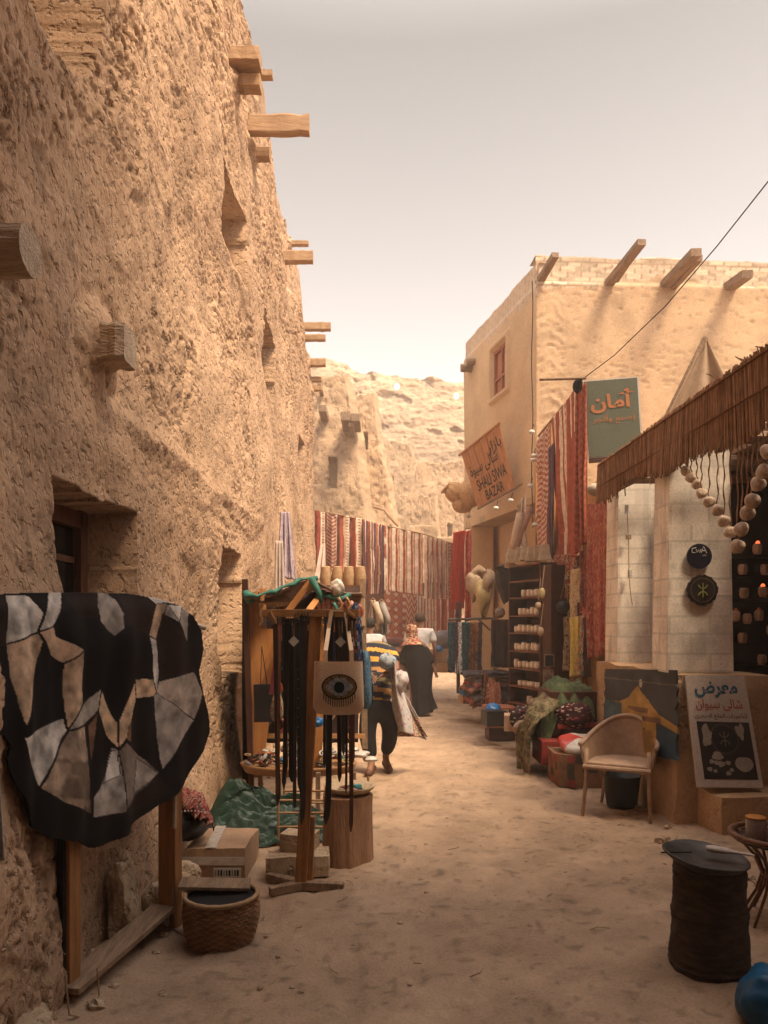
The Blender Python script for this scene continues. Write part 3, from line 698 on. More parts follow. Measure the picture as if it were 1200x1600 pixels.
MB().box((X2 + .045, Y2 - .05, .85), (.012, .02, .62), Matrix.Rotation(R(1.5), 3, 'Y') @ Matrix.Rotation(-R(16), 3, 'Z')).build('pale_strip', mat('pale_lath', (.55, .42, .31), bump=.2), rk)
MB().bar((-1.31, 3.02, .095), (-1.115, 4.02, .125), .13, .028).build('foot_board', OLDW, rk, bevel=.003)
MB().bar((-1.28, 4.0, .03), (-1.0, 3.75, .0), .02, .02).build('foot_board', OLDW, rk)
MB().tube([rackpt(-120, 948, -2.24), rackpt(120, 948, -2.24), rackpt(296, 976, -2.21), rackpt(321, 981, -2.15)], .014, 10).build('rail', mat('pale_pole', (.62, .52, .42), rough=.6), rk)
b = MB(); b.tube([(-1.27, 2.93, .2), (-1.24, 2.9, .06), (-1.2, 2.95, .02), (-1.18, 3.05, .06), (-1.2, 3.08, .16)], .004, 5); b.build('string', ROPE, rk); b = MB(); b.tube([(-1.1, 3.83, .3), (-1.09, 3.8, .12), (-1.08, 3.81, .06)], .003, 5)
b.build('string', ROPE, rk)
zs = 340 / 1200
def Z3(pts): return [(x * zs, 900 + y * zs) for x, y in pts]
BLK, DBR, GRY, LGR, TAN, TN2, BRN = (.010, .009, .010), (.026, .015, .013), (.46, .40, .35), (.78, .72, .65), (.66, .46, .31), (.80, .57, .37), (.24, .13, .08)
patches = [
    (DBR, [(0, 100), (45, 110), (45, 380), (0, 390)]), (LGR, [(45, 105), (180, 108), (255, 200), (230, 310), (45, 375)]),
    (LGR, [(285, 90), (360, 80), (345, 200), (300, 280), (235, 305), (260, 210)]), (DBR, [(360, 85), (530, 95), (530, 230), (430, 235)]),
    (GRY, [(540, 95), (590, 95), (635, 135), (662, 210), (655, 290), (615, 335), (570, 300), (540, 250), (530, 170)]),
    (DBR, [(640, 100), (800, 105), (845, 155), (800, 325), (660, 270), (660, 160)]), (LGR, [(795, 108), (900, 120), (985, 160), (905, 150), (845, 158)]),
    (TAN, [(845, 155), (908, 150), (850, 350), (802, 325)]), (GRY, [(905, 155), (960, 155), (1030, 200), (1025, 370), (970, 260), (890, 210)]),
    (LGR, [(905, 155), (990, 165), (970, 255)]), (LGR, [(805, 330), (855, 350), (875, 500), (875, 640), (835, 570), (825, 430)]),
    (TN2, [(725, 568), (835, 565), (872, 640), (845, 665), (745, 675)]), (DBR, [(880, 200), (1010, 330), (1060, 525), (880, 575), (860, 380)]),
    (TAN, [(45, 378), (235, 315), (255, 365), (115, 830), (100, 790), (60, 560)]), (TAN, [(235, 310), (305, 280), (320, 330), (455, 405), (355, 485), (290, 440), (260, 350)]),
    (TAN, [(358, 488), (452, 410), (465, 700), (375, 845), (358, 700)]), (GRY, [(375, 850), (470, 700), (565, 615), (550, 740), (470, 825)]),
    (TN2, [(565, 625), (655, 810), (657, 955), (600, 880), (550, 745)]), (TN2, [(725, 572), (745, 680), (700, 880), (657, 955), (655, 800), (690, 680)]),
    (LGR, [(108, 890), (250, 825), (360, 785), (375, 850), (215, 1170)]), ((.50, .36, .26), [(380, 855), (475, 830), (500, 1315), (330, 1245), (222, 1170)]),
    (BRN, [(490, 830), (550, 745), (520, 960), (500, 1040)]), (GRY, [(630, 940), (660, 960), (683, 1300), (508, 1335), (508, 1225), (590, 1080)]),
    (LGR, [(630, 960), (655, 960), (660, 1100), (560, 1150), (600, 1060)]), ((.24, .19, .155), [(660, 960), (695, 915), (890, 1085), (683, 1290)]),
    (GRY, [(760, 1000), (885, 1090), (740, 1210)]), ((.50, .44, .39), [(848, 650), (880, 640), (1065, 795), (900, 1080)]), ((.60, .50, .42), [(875, 580), (1060, 525), (1108, 650), (1065, 795), (870, 640)]),
    (DBR, [(885, 1100), (930, 1190), (700, 1330), (740, 1215)]), (BRN, [(700, 830), (720, 800), (720, 920), (690, 900)])]
patches = [(c, np.array(Z3(p))) for c, p in patches]
def inpoly(x, y, p):
    ins = np.zeros(x.shape, bool); n = len(p)
    for i in range(n):
        x0, y0 = p[i]; x1, y1 = p[(i + 1) % n]
        if y0 == y1: continue
        cnd = ((y0 > y) != (y1 > y)) & (x < (x1 - x0) * (y - y0) / (y1 - y0) + x0); ins ^= cnd
    return ins
def edged(x, y, p):
    d = np.full(x.shape, 9e9); n = len(p)
    for i in range(n):
        a = p[i]; e = p[(i + 1) % n] - a; L2 = (e ** 2).sum() + 1e-9
        t = np.clip(((x - a[0]) * e[0] + (y - a[1]) * e[1]) / L2, 0, 1)
        d = np.minimum(d, np.hypot(x - a[0] - t * e[0], y - a[1] - t * e[1]))
    return d
outl = [(0, 928)] + [(x, y) for x, y in ((60, 925), (120, 925), (200, 927), (240, 934), (275, 945), (300, 962), (314, 985), (318, 1015), (308, 1050), (316, 1085), (326, 1115), (329, 1145), (320, 1175), (300, 1205), (283, 1230),
        (266, 1248), (240, 1265), (205, 1290), (200, 1305), (160, 1322), (143, 1326), (120, 1315), (75, 1310), (48, 1290), (40, 1260), (25, 1230), (15, 1205), (9, 1185), (14, 1165), (0, 1150), (-70, 1130), (-110, 1050), (-110, 940))]
outl = np.array(outl, float)
gx_ = np.arange(-112, 332, 1.35); gy_ = np.arange(922, 1329, 1.35); PX, PY = np.meshgrid(gx_, gy_)
wx = PX + fbm(PX * .05, PY * .05, 3, 2) * 1.6; wy = PY + fbm(PX * .05, PY * .05, 5, 2) * 1.6
hc_ = np.zeros(PX.shape + (3,)); hc_[:] = BLK
for c, p in patches:
    ins = inpoly(wx, wy, p); k = np.clip(1 + fbm(PX * .08, PY * .05, int(p[0][0]), 4) * (.9 if sum(c) > .3 else .5), .5, 1.4)
    cc = np.array(c)[None, None] * k[..., None]
    if c == (.50, .36, .26): cc = cc * (1 - .6 * sstep(.0, .3, fbm(PX * .03, PY * .03, 8, 3)))[..., None]
    hc_ = np.where(ins[..., None], cc, hc_); ed = edged(wx, wy, p)
    hc_ = np.where((ins & (ed < 1.0))[..., None], np.array([.03, .02, .016]), hc_)
Yp = -2.16 / ((PX - CXP) / F - .291); Xp = (PX - CXP) * Yp / F; Zp = EYE - (PY - HY) * Yp / F
fold = (np.sin(PX * .075 + 1.2 * np.sin(PY * .01)) * .6 + np.sin(PX * .16 + 2) * .4) * .014 * sstep(925, 1000, PY) + fbm(PX * .011, PY * .008, 12, 2) * .03
nrm = np.array([.96, -.28, 0]); rl = sstep(30, 0, PY - 926) * -.01
Vh = np.stack([Xp + nrm[0] * (fold + rl), Yp + nrm[1] * (fold + rl), Zp], -1)
ins = inpoly(PX, PY, outl + 0.0)
fi = ins[:-1, :-1] & ins[1:, 1:] & ins[1:, :-1] & ins[:-1, 1:]
jj, ii = np.nonzero(fi); nx_ = len(gx_); q = np.stack([jj * nx_ + ii, jj * nx_ + ii + 1, (jj + 1) * nx_ + ii + 1, (jj + 1) * nx_ + ii], 1)
used = np.unique(q); rem = -np.ones(PX.size, int); rem[used] = np.arange(len(used)); q = rem[q]; Vs = Vh.reshape(-1, 3)[used]
me = bpy.data.meshes.new('cowhide_rug'); off = np.array([-1.1, 3.3, .8]); me.from_pydata((Vs - off).tolist(), [], q.tolist())
ca = me.color_attributes.new('Col', 'FLOAT_COLOR', 'POINT'); arr = np.ones((len(used), 4), np.float32); arr[:, :3] = hc_.reshape(-1, 3)[used]; ca.data.foreach_set('color', arr.ravel())
me.materials.append(HIDE); me.polygons.foreach_set('use_smooth', [True] * len(q)); me.update()
hd = bpy.data.objects.new('cowhide_rug', me); C.objects.link(hd); hd.location = off.tolist(); s_ = hd.modifiers.new('s', 'SOLIDIFY'); s_.thickness = .008; s_.offset = -1
tag(hd, 'black, tan and grey patchwork cowhide draped over the timber rack', 'cowhide')
# back flap hanging behind the rail
q4 = [rackpt(-100, 930, -2.2), rackpt(300, 960, -2.2), rackpt(296, 1010, -2.22), rackpt(-100, 1040, -2.22)]
cloth('back_flap', q4, HIDE, lambda u, v: BLK, 20, 10, .01, 3, parent=hd)
pc_ = [P(-60, 1180, 2.5), P(-2, 1190, 2.55), P(7, 1345, 2.55), P(-60, 1350, 2.5)]
tag(cloth('fur_throw', pc_, CLOTH, lambda u, v: (.5, .46, .42), 20, 30, .02, 2), 'pale shaggy throw just showing at the left edge of the photo beside the cowhide', 'throw')
# ---------------------------------------------------------------- rocks and litter by the wall
def rock(c, r, label, seed, name='rock', m=ROCK, group=None, rz=0):
    def fn(a, th):
        x = math.sin(th) * math.cos(a) * 1.4; y = math.sin(th) * math.sin(a) * 1.4; z = math.cos(th) * 1.4
        return 1 + float(vnoise(x * 1.2 + seed, y * 1.2 + z, seed)) * .5 + float(vnoise(x * 3 + z * 2, y * 3 - z, seed + 3)) * .22
    b = MB(); b.ball((c[0], c[1], c[2]), r, 20, 14, rot=Matrix.Rotation(rz, 3, 'Z'), fn=fn)
    return tag(b.build(name, m, None, False), label, 'rock', group)
rock((-1.315, 3.72, .19), (.07, .14, .25), 'tall buff boulder standing against the mud wall behind the rack', 4)
rock((-1.19, 3.95, .09), (.10, .13, .12), 'rounded stone between the boulder and the right rack post', 6)
rock((-1.33, 2.72, .05), (.11, .2, .12), 'flat pale slab of rock at the foot of the left rack post', 9)
rock(P(133, 1490, 3.5), (.05, .06, .045), 'fist sized stone on the sand behind the rack foot board', 12)
rr = random.Random(29)
for k in range(46):
    px = rr.uniform(560, 1040); Y = rr.uniform(3.1, 8.5); x = (px - CXP) * Y / F; s1 = rr.uniform(.004, .014); x = min(x, 2.1)
    if x < .1 and Y > 4.2: x += .6
    b = MB(); b.ball((x, Y, s1 * .3 + float(sand_h(np.array([x]), np.array([Y]))[0])), (s1 * 1.3, s1, s1 * .7), 6, 4, fn=lambda a, t: 1 + .25 * math.sin(a * 3 + t * 4))
    tag(b.build('pebble', ROCK), 'tiny stone lying in the open sandy lane', 'pebble', 'tiny stones on the open lane')
for k in range(26):
    px = rr.uniform(300, 1050); Y = rr.uniform(3.1, 6.5); x = (px - CXP) * Y / F; x = max(min(x, 2.0), -.9); a = rr.uniform(0, 6); L = rr.uniform(.02, .07); z = float(sand_h(np.array([x]), np.array([Y]))[0]) + .004
    b = MB(); b.tube([(x, Y, z), (x + L * math.cos(a), Y + L * math.sin(a), z + .003), (x + L * 1.8 * math.cos(a + .3), Y + L * 1.8 * math.sin(a + .3), z)], .002, 4)
    tag(b.build('straw', ROPE), 'short piece of dry straw lying on the sand', 'straw', 'straws scattered on the lane')
for k in range(80):
    side = k % 2; Y = rr.uniform(2.9, 9.5); x = (-1.33 + abs(rr.gauss(0, .13))) if side == 0 else (2.2 - abs(rr.gauss(0, .12))); s1 = rr.uniform(.008, .03)
    if side and Y < 5: x = 2.25
    b = MB(); b.ball((x, Y, s1 * .3 + float(sand_h(np.array([x]), np.array([Y]))[0])), (s1 * 1.3, s1, s1 * .75), 7, 5, fn=lambda a, t: 1 + .25 * math.sin(a * 3 + t * 4 + k))
    tag(b.build('mud_crumb', ROCK), 'crumb of fallen mud lying at the foot of the %s' % ('left wall' if side == 0 else 'right shop fronts'), 'rubble', 'mud crumbs along the left wall' if side == 0 else 'mud crumbs along the right shop fronts')
rr = random.Random(11)
pbx = []
for k in range(26):
    px = rr.uniform(130, 560); Y = rr.uniform(3.05, 4.6); x = (px - CXP) * Y / F
    if x < -1.15: x = -1.1
    s1 = rr.uniform(.006, .022); b = MB(); b.ball((x, Y, s1 * .4), (s1 * 1.3, s1, s1 * .7), 7, 5, fn=lambda a, t: 1 + .2 * math.sin(a * 3 + t * 4))
    tag(b.build('pebble', ROCK), 'small pebble lying on the sand in front of the stall', 'pebble', 'pebbles on the sand at left')
b = MB(); b.tube([P(283, 1460, 3.9), P(300, 1480, 3.78), P(328, 1505, 3.6)], .008, 6); tag(b.build('stick', OLDW), 'dry stick leaning from the right rack post to the sand', 'stick')
# palm basket
bk = thing('palm_basket', 'round brown coiled palm basket with a flat wooden board across its rim', 'basket', P(346, 1478, 3.73)); c = Vector(P(346, 1478, 3.73)); c.z = 0
b = MB(); prof = []
for k in range(46):
    t = k / 45; z = .0 + .262 * t; r = .155 + .03 * math.sin(t * 2.4) + (.007 if k % 2 else 0); prof.append((r, z))

def bsk(u, v):
    a = u * 2 * math.pi; z = .228 * v; r = (.155 + .03 * math.sin(v * 2.4)) * (1 + .03 * math.sin(a * 2)) + .006 * math.sin(v * 2 * math.pi * 15) + .004 * math.sin(a * 34 + math.floor(v * 15) * math.pi)
    return Vector((c.x + math.cos(a) * r, c.y + math.sin(a) * r, z))
b.grid(bsk, 136, 75, lambda u, v: tuple(k * (.45 if (v * 15) % 1 < .22 else 1.0 if (int(u * 34) + int(v * 15)) % 2 else .68) for k in (.40, .22, .12))); b.build('basket_body', CLOTH, bk, True)
b = MB(); b.tube([c + Vector((.182 * math.cos(a * .35), .182 * math.sin(a * .35), .232)) for a in range(19)], .012, 6, caps=False); b.build('rim', WICK, bk, True)
b = MB(); b.lathe(c + Vector((0, 0, .215)), [(.172, 0), (.172, .004)], 20); b.build('opening_shade', DARK, bk)  # dark disc stands in for the shade inside the basket mouth
b = MB(); b.box(c + Vector((-.05, .085, .252)), (.36, .15, .018), Matrix.Rotation(R(8), 3, 'Z') @ Matrix.Rotation(R(4), 3, 'Y')); tag(b.build('flat_board', OLDW, None, bevel=.003), 'flat grey board lying across the round palm basket', 'board')
# cardboard box
CARD = mat('cardboard', (.46, .30, .19), (.36, .225, .14), ns=5, bump=.15, bs=60)
cb = thing('cardboard_box', 'battered brown cardboard box wrapped in clear tape between basket and green tarp', 'box', (-1.0, 4.85, 0))
b = MB(); softbox(b, (-1.05, 4.82, .10), (.38, .5, .21), .010, s=21); b.build('carton', CARD, cb)
b = MB(); b.box((-1.06, 4.563, .13), (.39, .004, .05)).box((-1.10, 4.82, .209), (.07, .5, .004), Matrix.Rotation(R(5), 3, 'Z')); b.build('clear_tape', TRANSP, cb)
b = MB(); b.box((-.97, 4.555, .06), (.17, .004, .06)); lab = b.build('paper_label', mat('paper', (.6, .56, .5), bump=.05), cb)
b = MB()
for k in range(9): b.box((-1.04 + k * .017, 4.551, .06), (.004 + .004 * (k % 3), .002, .035))
b.build('bar_marks', DARK, lab)
rock((-1.2, 4.38, .08), (.10, .1, .1), 'pale broken stone wedged under the cardboard box', 33)
# black bag and red cloth
b = MB(); b.ball(P(286, 1282, 4.72), (.17, .2, .12), 18, 12, fn=lambda a, t: 1 + .12 * math.sin(a * 3 + t * 3)); bgk = thing('black_bag', 'slumped black leather bag with white stitching on the cardboard box', 'bag', P(290, 1310, 4.75)); b.build('bag_body', BLACK, bgk, True)
b = MB()
for k in range(12): b.ball(P(268 + k * 5.2, 1276 - math.sin(k / 11 * 3) * 4 - 5, 4.5), .006, 5, 4)
b.build('stitching', LAMPW if 0 else mat('white_thread', (.6, .57, .52), bump=0), bgk, True)
qq = [P(278, 1228, 4.8), P(318, 1240, 4.9), P(338, 1292, 4.6), P(296, 1268, 4.5)]
tag(cloth('folded_textile', qq, CLOTH, speck((.25, .055, .045), [(.4, .2, .15), (.1, .03, .03), (.45, .3, .22)], .4, 2), 30, 30, .03, 4), 'faded red patterned cloth crumpled over the black bag', 'textile')
# green tarpaulin heap
def tp(u, v):
    x = -1.32 + .95 * u; y = 5.35 + .5 * math.sin(v * 1.2) - .35 * v + .25 * u; 
    ridge = (math.exp(-((u - .22) / .22) ** 2) * .40 + math.exp(-((u - .65) / .3) ** 2) * .24) * (1 - v) ** .6
    n = float(fbm(u * 5, v * 5, 88, 4)) * .14; f = (abs(float(vnoise(u * 7 + v * 3, v * 4, 90))) * .9 + abs(float(vnoise(u * 15 - v * 7, v * 9 + u * 4, 92))) * .45 + abs(float(vnoise(u * 31 + v * 11, v * 19 - u * 9, 93))) * .14) * .15
    return Vector((x + n * .3, y - v * .35 + f * .5 * (1 - v * .5), max(.012, ridge + n * .5 + f * .9 - .02)))
b = MB(); b.grid(tp, 110, 95); tag(b.build('tarpaulin', TARP, None, False), 'crumpled green plastic tarpaulin heaped between the mud wall and belt rack', 'tarpaulin')
# two limestone blocks
for i, (c, sz, rz, lab) in enumerate(((P(463, 1352, 4.72), (.40, .22, .13), 4, 'lower long limestone block beside the foot of the belt rack'), (P(468, 1324, 4.76), (.22, .18, .12), -10, 'short limestone block lying on top of the longer one'))):
    b = MB(); softbox(b, (0, 0, 0), sz, .014, s=50 + i); rot = Matrix.Rotation(R(rz), 3, 'Z')
    z = .075 if i == 0 else .195; b.v = [tuple(rot @ Vector(v) + Vector((c.x, c.y, z))) for v in b.v]
    tag(b.build('limestone_block', ROCK), lab, 'stone block')
# ---------------------------------------------------------------- belt rack
br = thing('belt_rack', 'slim wooden stand with crossbar and cross shaped foot holding belts and the eye tote', 'rack', (-.47, 4.45, 0))
a = P(470, 1385, 4.43); a.z = .03; t_ = P(494, 962, 4.43)
MB().bar(a, t_, .07, .05, up=(0, 1, 0)).build('post', WOODZ, br, bevel=.004)
MB().bar(a + Vector((.045, .03, 0)), P(486, 1275, 4.46), .05, .05, up=(0, 1, 0)).build('post', WOODZ, br, bevel=.004)
for e in ((-.17, -.10), (.26, -.02), (-.03, .22), (-.22, .16)):
    MB().bar(a + Vector((0, 0, .0)), a + Vector((e[0], e[1], -.005)), .06, .05, wd2=.05).build('foot', WOODZ if 0 else OLDW, br, bevel=.004)
ca_, cb_ = P(412, 958, 4.5), P(562, 958, 4.36)
MB().bar(ca_, cb_, .05, .045, up=(0, 0, 1)).build('crossbar', WOODX, br, bevel=.003)
MB().bar(P(430, 972, 4.56), P(420, 955, 4.0), .02, .02).bar(P(556, 965, 4.45), P(540, 952, 3.95), .02, .02).build('crossbar', WOODX, br)
BEL = {'k': (.014, .013, .014), 'b': (.045, .02, .014), 'r': (.10, .035, .02), 'g': (.03, .03, .03), 't': (.16, .07, .035)}
belts = [(430, 968, 1258, 8, 'b', 4.62), (437, 966, 1240, 5, 't', 4.58), (443, 968, 1205, 6, 'k', 4.66), (449, 966, 1232, 8, 'k', 4.5), (456, 968, 1222, 9, 'k', 4.56), (463, 964, 1262, 6, 'b', 4.6), (466, 965, 1236, 8, 'g', 4.4),
         (471, 962, 1288, 8, 'k', 4.34), (477, 962, 1250, 8, 'b', 4.38), (485, 962, 1170, 6, 'k', 4.42), (517, 962, 1288, 10, 'k', 4.36), (526, 962, 1222, 7, 'b', 4.45), (531, 964, 1180, 6, 'g', 4.48), (538, 960, 1165, 6, 'k', 4.42), (546, 958, 1300, 7, 'r', 4.3), (553, 962, 1190, 5, 't', 4.42), (543, 966, 1240, 4, 'b', 4.5), (509, 962, 1200, 5, 'g', 4.52)]
BELTM = mat('belt_leather', attr=True, rough=.4, bump=.2, bs=120, bd=.002, var=.2, spec=.5)
desc = ['dark brown belt hanging outermost at the left end of belt rack', 'thin tan belt second from left end of the belt rack', 'short black belt behind the left belts of rack', 'wide black belt with a square buckle left of the rack post',
        'broad black belt hanging mid left cluster of rack', 'narrow brown belt between two broad black ones', 'dark grey belt hanging just left of the longest left belt', 'longest black belt of the left cluster reaching the low blocks',
        'brown belt hanging close to the left of the rack post', 'short black belt touching the rack post', 'long black belt with curled tip hanging under the left side of eye tote', 'medium brown belt hanging behind the middle of eye tote',
        'short grey belt hanging behind the eye tote', 'short black belt hanging behind right half of the eye tote', 'long reddish brown belt hanging below the right side of eye tote', 'thin tan belt at the right end of the belt rack',
        'narrow dark brown belt behind the reddish brown belt', 'thin grey belt right beside the rack post']
for i, (px, y0, y1, wpx, ck, Yb) in enumerate(belts):
    bt = thing('leather_belt', desc[i], 'belt', P(px, y0, Yb), 'leather belts hanging from the belt rack')
    w_ = wpx * Yb / F * .95; curl = .05 if i in (10, 7) else random.uniform(-.012, .02); drift = random.uniform(-6, 6)
    def f(u, v, px=px, y0=y0, y1=y1, Yb=Yb, w_=w_, curl=curl, drift=drift, i=i):
        p = P(px + drift * v, y0 + (y1 - y0) * v, Yb); tipw = 1 - max(0, (v - .97) / .03) * .75
        ang = .25 * math.sin(i * 2.1) + .5 * math.sin(v * 2 + i)
        p += Vector((math.cos(ang), math.sin(ang), 0)) * (u - .5) * w_ * tipw
        p.x -= curl * max(0, v - .82) ** 2 * 30 * .3; return p
    b = MB(); col = BEL[ck]; b.grid(f, 2, 26, lambda u, v: col); o = b.build('strap', BELTM, bt); s_ = o.modifiers.new('s', 'SOLIDIFY'); s_.thickness = .004
    p = P(px, y0 + 2, Yb); b = MB(); ww = w_ * .62
    b.tube([p + Vector((-ww, -.006, -.02)), p + Vector((-ww, -.012, .03)), p + Vector((ww, -.012, .03)), p + Vector((ww, -.006, -.02)), p + Vector((-ww, -.006, -.02))], .0035, 5); b.build('buckle', METAL, bt)
    if i in (6, 14):
        b = MB()
        for k in range(12): b.ball(P(px, y0 + (y1 - y0) * (.3 + k * .055), Yb) + Vector((.0, -.006, 0)), .003, 5, 4)
        tag(b.build('studs', mat('studs', (.6, .56, .5), metal=.8, rough=.3, bump=0), bt))
# eye tote
TOTE = mat('tote_leather', (.92, .70, .50), (.84, .61, .41), ns=5, rough=.6, bump=.2, bs=120, bd=.002)
et = thing('tote_bag', 'tan tote bag with a large fringed eye emblem hanging from the belt rack', 'tote bag', P(530, 1112, 4.2))
tc_ = P(529, 1074, 4.2); W2, H2 = .148, .150
def tote(u, v):
    a = u * 2 * math.pi; x = math.copysign(abs(math.cos(a)) ** .35, math.cos(a)); y = math.copysign(abs(math.sin(a)) ** .9, math.sin(a))
    wv = W2 * (.93 + .07 * v) * (1 - .10 * max(0, v - .85) / .15); th = .055 * math.sin(min(1, (1.02 - v) * 2.2) * 1.3) * .6 + .018
    z = H2 * (1 - 2 * v)
    if v > .9: wv *= math.cos((v - .9) * 5); th *= math.cos((v - .9) * 7)
    return tc_ + Vector((x * wv, y * th, z - .006 * math.cos(x * 1.5)))
b = MB(); b.grid(tote, 48, 22); b.build('bag_body', TOTE, et, True)
for sx, sy in ((-1, -1), (1, -1), (-1, 1), (1, 1)):
    x0 = sx * .075
    top_ = P(529, 955, 4.33 if sy < 0 else 4.38); b = MB()
    pts = [tc_ + Vector((x0, sy * .022, H2 - .03)), tc_ + Vector((x0 * .98, sy * .018, H2 + .06)), top_ + Vector((x0 * .75, sy * .012, -.10)), top_ + Vector((x0 * .55, sy * .01, -.0))]
    for i in range(3): b.bar(pts[i], pts[i + 1], .022, .006, up=(0, 1, 0))
    b.build('handle', TOTE, et)
b = MB(); b.bar(P(529, 955, 4.33) + Vector((-.05, 0, .002)), P(529, 955, 4.33) + Vector((.05, 0, .002)), .03, .006); b.build('handle', TOTE, et)
ey = tc_ + Vector((.008, -.066, .008)); GOLD = mat('gold_sequin', (.45, .28, .12), (.10, .06, .03), ns=60, rough=.3, bump=.5, bs=300, metal=.5, bd=.002)
def disc(mb, c, rx, rz, y, n=32, p=1.0, zo=0, col=None, th=.003):
    pts = [c + Vector((rx * math.cos(a) , y, rz * math.sin(a) * abs(math.sin(a)) ** (p - 1) + zo)) for a in [2 * math.pi * k / n for k in range(n)]]
    mb.prism(pts, (0, th, 0), col)
def eyeshape(mb, c, rx, rz, y):
    n = 20; pts = [c + Vector((rx * (k / n * 2 - 1), y, rz * (1 - (k / n * 2 - 1) ** 2))) for k in range(n + 1)]
    pts += [c + Vector((rx * (1 - k / n * 2), y, -rz * (1 - (1 - k / n * 2) ** 2))) for k in range(1, n)]
    mb.prism(pts, (0, .003, 0))
b = MB(); disc(b, ey, .100, .072, .0); e0 = b.build('eye_rim', DARK, et)
b = MB(); disc(b, ey, .094, .065, -.003); b.build('sequins', GOLD, et)
b = MB(); eyeshape(b, ey, .080, .052, -.006); b.build('eye_white', mat('silver_sequin', (.55, .56, .6), (.22, .22, .25), ns=60, rough=.3, bump=.5, bs=300, metal=.4, bd=.002), et)
b = MB(); disc(b, ey + Vector((0, 0, -.002)), .030, .032, -.009); b.build('iris', mat('iris', (.01, .03, .04), rough=.2, bump=0), et)
b = MB()
for k in range(15):
    x = -.085 + k * .0122; z0 = -.076 * math.sqrt(max(0, 1 - (x / .094) ** 2)); b.tube([ey + Vector((x, -.001, z0 + .004)), ey + Vector((x * 1.03, -.003, z0 - .038))], .0028, 4)
b.build('lashes', DARK, et)
b = MB()
for sx in (-1, 1): b.box(tc_ + Vector((sx * .075, -.036, H2 - .035)), (.035, .006, .035))
b.build('handle_patch', mat('whipped_stitch', (.60, .47, .33), bump=.5, bs=200), et)
# tags, patterned bag, blue bag
for (px, py, lab, gr) in ((532, 1003, 'white swing ticket hanging behind the tote handles', 0), (459, 1002, 'diamond shaped white ticket among the left belts', 0), (549, 1003, 'white price tag with printed square beside the patterned bag', 0)):
    b = MB(); c = P(px, py, 4.28); r45 = Matrix.Rotation(R(45 if px != 549 else -12), 3, 'Y'); b.box(c, (.045 if px != 549 else .034, .002, .045 if px != 549 else .05), r45)
    tt_ = thing('price_tag', lab, 'price tag', c, 'paper tickets on the belt rack'); b.build('card', mat('paper', (.6, .56, .5)), tt_)
    if px == 549: MB().box(c + Vector((0, -.003, .008)), (.018, .002, .018), r45).build('printed_mark', DARK, tt_)
    MB().tube([c + Vector((0, 0, .02)), c + Vector((-.01, .01, .12))], .0015, 4).build('thread', ROPE, tt_)
pat1 = speck((.05, .10, .20), [(.45, .16, .10), (.35, .42, .48), (.03, .03, .06)], .45, 5, 34)
def softbag(c, rx, ry, rz, name, lab, pat, seed, sag=.2, m=CLOTH):
    b = MB()
    def f(u, v):
        a = u * 2 * math.pi; th = math.pi * (.04 + .95 * v); k = 1 + .12 * math.sin(a * 3 + seed + v * 3) + float(vnoise(u * 7, v * 5, seed)) * .2
        return Vector(c) + Vector((math.sin(th) ** .7 * math.cos(a) * rx * k * (.7 + sag * 1.6 * v), math.sin(th) ** .7 * math.sin(a) * ry * k, math.cos(th) * rz))
    b.grid(f, 36, 30, pat); return tag(b.build(name, m, None, True), lab, 'bag')
softbag(P(556, 1000, 4.7), .055, .05, .24, 'shoulder_bag', 'blue bag with red and white flower print hanging at the right end of belt rack', pat1, 3)
softbag(P(571, 1062, 4.75), .05, .06, .19, 'denim_bag', 'faded light blue denim bag hanging beside the eye tote', speck((.16, .30, .42), [(.25, .38, .48), (.1, .2, .3)], .4, 6), 5)
# ---------------------------------------------------------------- wooden display stall behind the belt rack
st = thing('display_stall', 'orange timber market stall with a green edged canvas roof against the mud wall', 'stall', (-.75, 6.4, 0))
BOARD = mat('orange_board', (.50, .23, .075), (.38, .16, .05), ns=4, st=(4, 4, .5), bump=.25, bs=40, rough=.6)
MB().prism([P(386, 925, 6.15), P(402, 925, 6.15), P(404, 978, 6.15), P(408, 982, 6.15), P(432, 983, 6.15), P(434, 1060, 6.15), P(424, 1100, 6.15), P(408, 1215, 6.15), P(397, 1215, 6.15)], (0, .03, 0)).build('side_board', BOARD, st)
for (a, e, w_) in ((P(383, 905, 6.1), P(393, 1232, 6.1), .045), (P(400, 1075, 6.05), P(440, 985, 6.05), .05), (P(448, 958, 5.9), P(486, 908, 5.9), .05), (P(480, 958, 5.9), P(505, 925, 6.6), .05), (P(500, 985, 5.95), P(494, 1200, 5.95), .09),
                   (P(567, 905, 7.0), P(570, 1170, 7.0), .055), (P(410, 920, 7.1), P(414, 1150, 7.1), .06)):
    MB().bar(a, e, w_, .035, up=(0, 1, 0)).build('post', DARKW if w_ == .045 else OLDW if w_ == .055 else BOARD, st)
for (a, e, w_) in ((P(447, 960, 5.88), P(560, 962, 5.88), .06), (P(470, 980, 5.95), P(560, 985, 5.95), .05), (P(410, 935, 5.95), P(412, 935, 7.1), .04), (P(400, 1150, 6.6), P(570, 1150, 6.9), .04)):
    MB().bar(a, e, .03, w_).build('rail', WOODX, st)
MB().bar(P(505, 975, 6.0), P(503, 1072, 6.0), .14, .05, up=(0, 1, 0)).build('side_board', BOARD, st)
rfq = [P(383, 938, 6.0), P(485, 903, 5.9), P(430, 912, 7.4), P(385, 925, 7.4)]
def roof(u, v):
    x0, x1 = X_at(386, 6.0), X_at(566, 6.6); x = x0 + (x1 - x0) * u; y = 5.9 + 1.3 * v + .5 * u
    z = EYE - (np.interp(386 + 180 * u, [386, 440, 485, 520, 566], [934, 920, 908, 920, 924]) - HY) * (5.9 + .5 * u) / F - .02 * math.sin(u * 9)
    return Vector((x, y, float(z) + .0 * v))
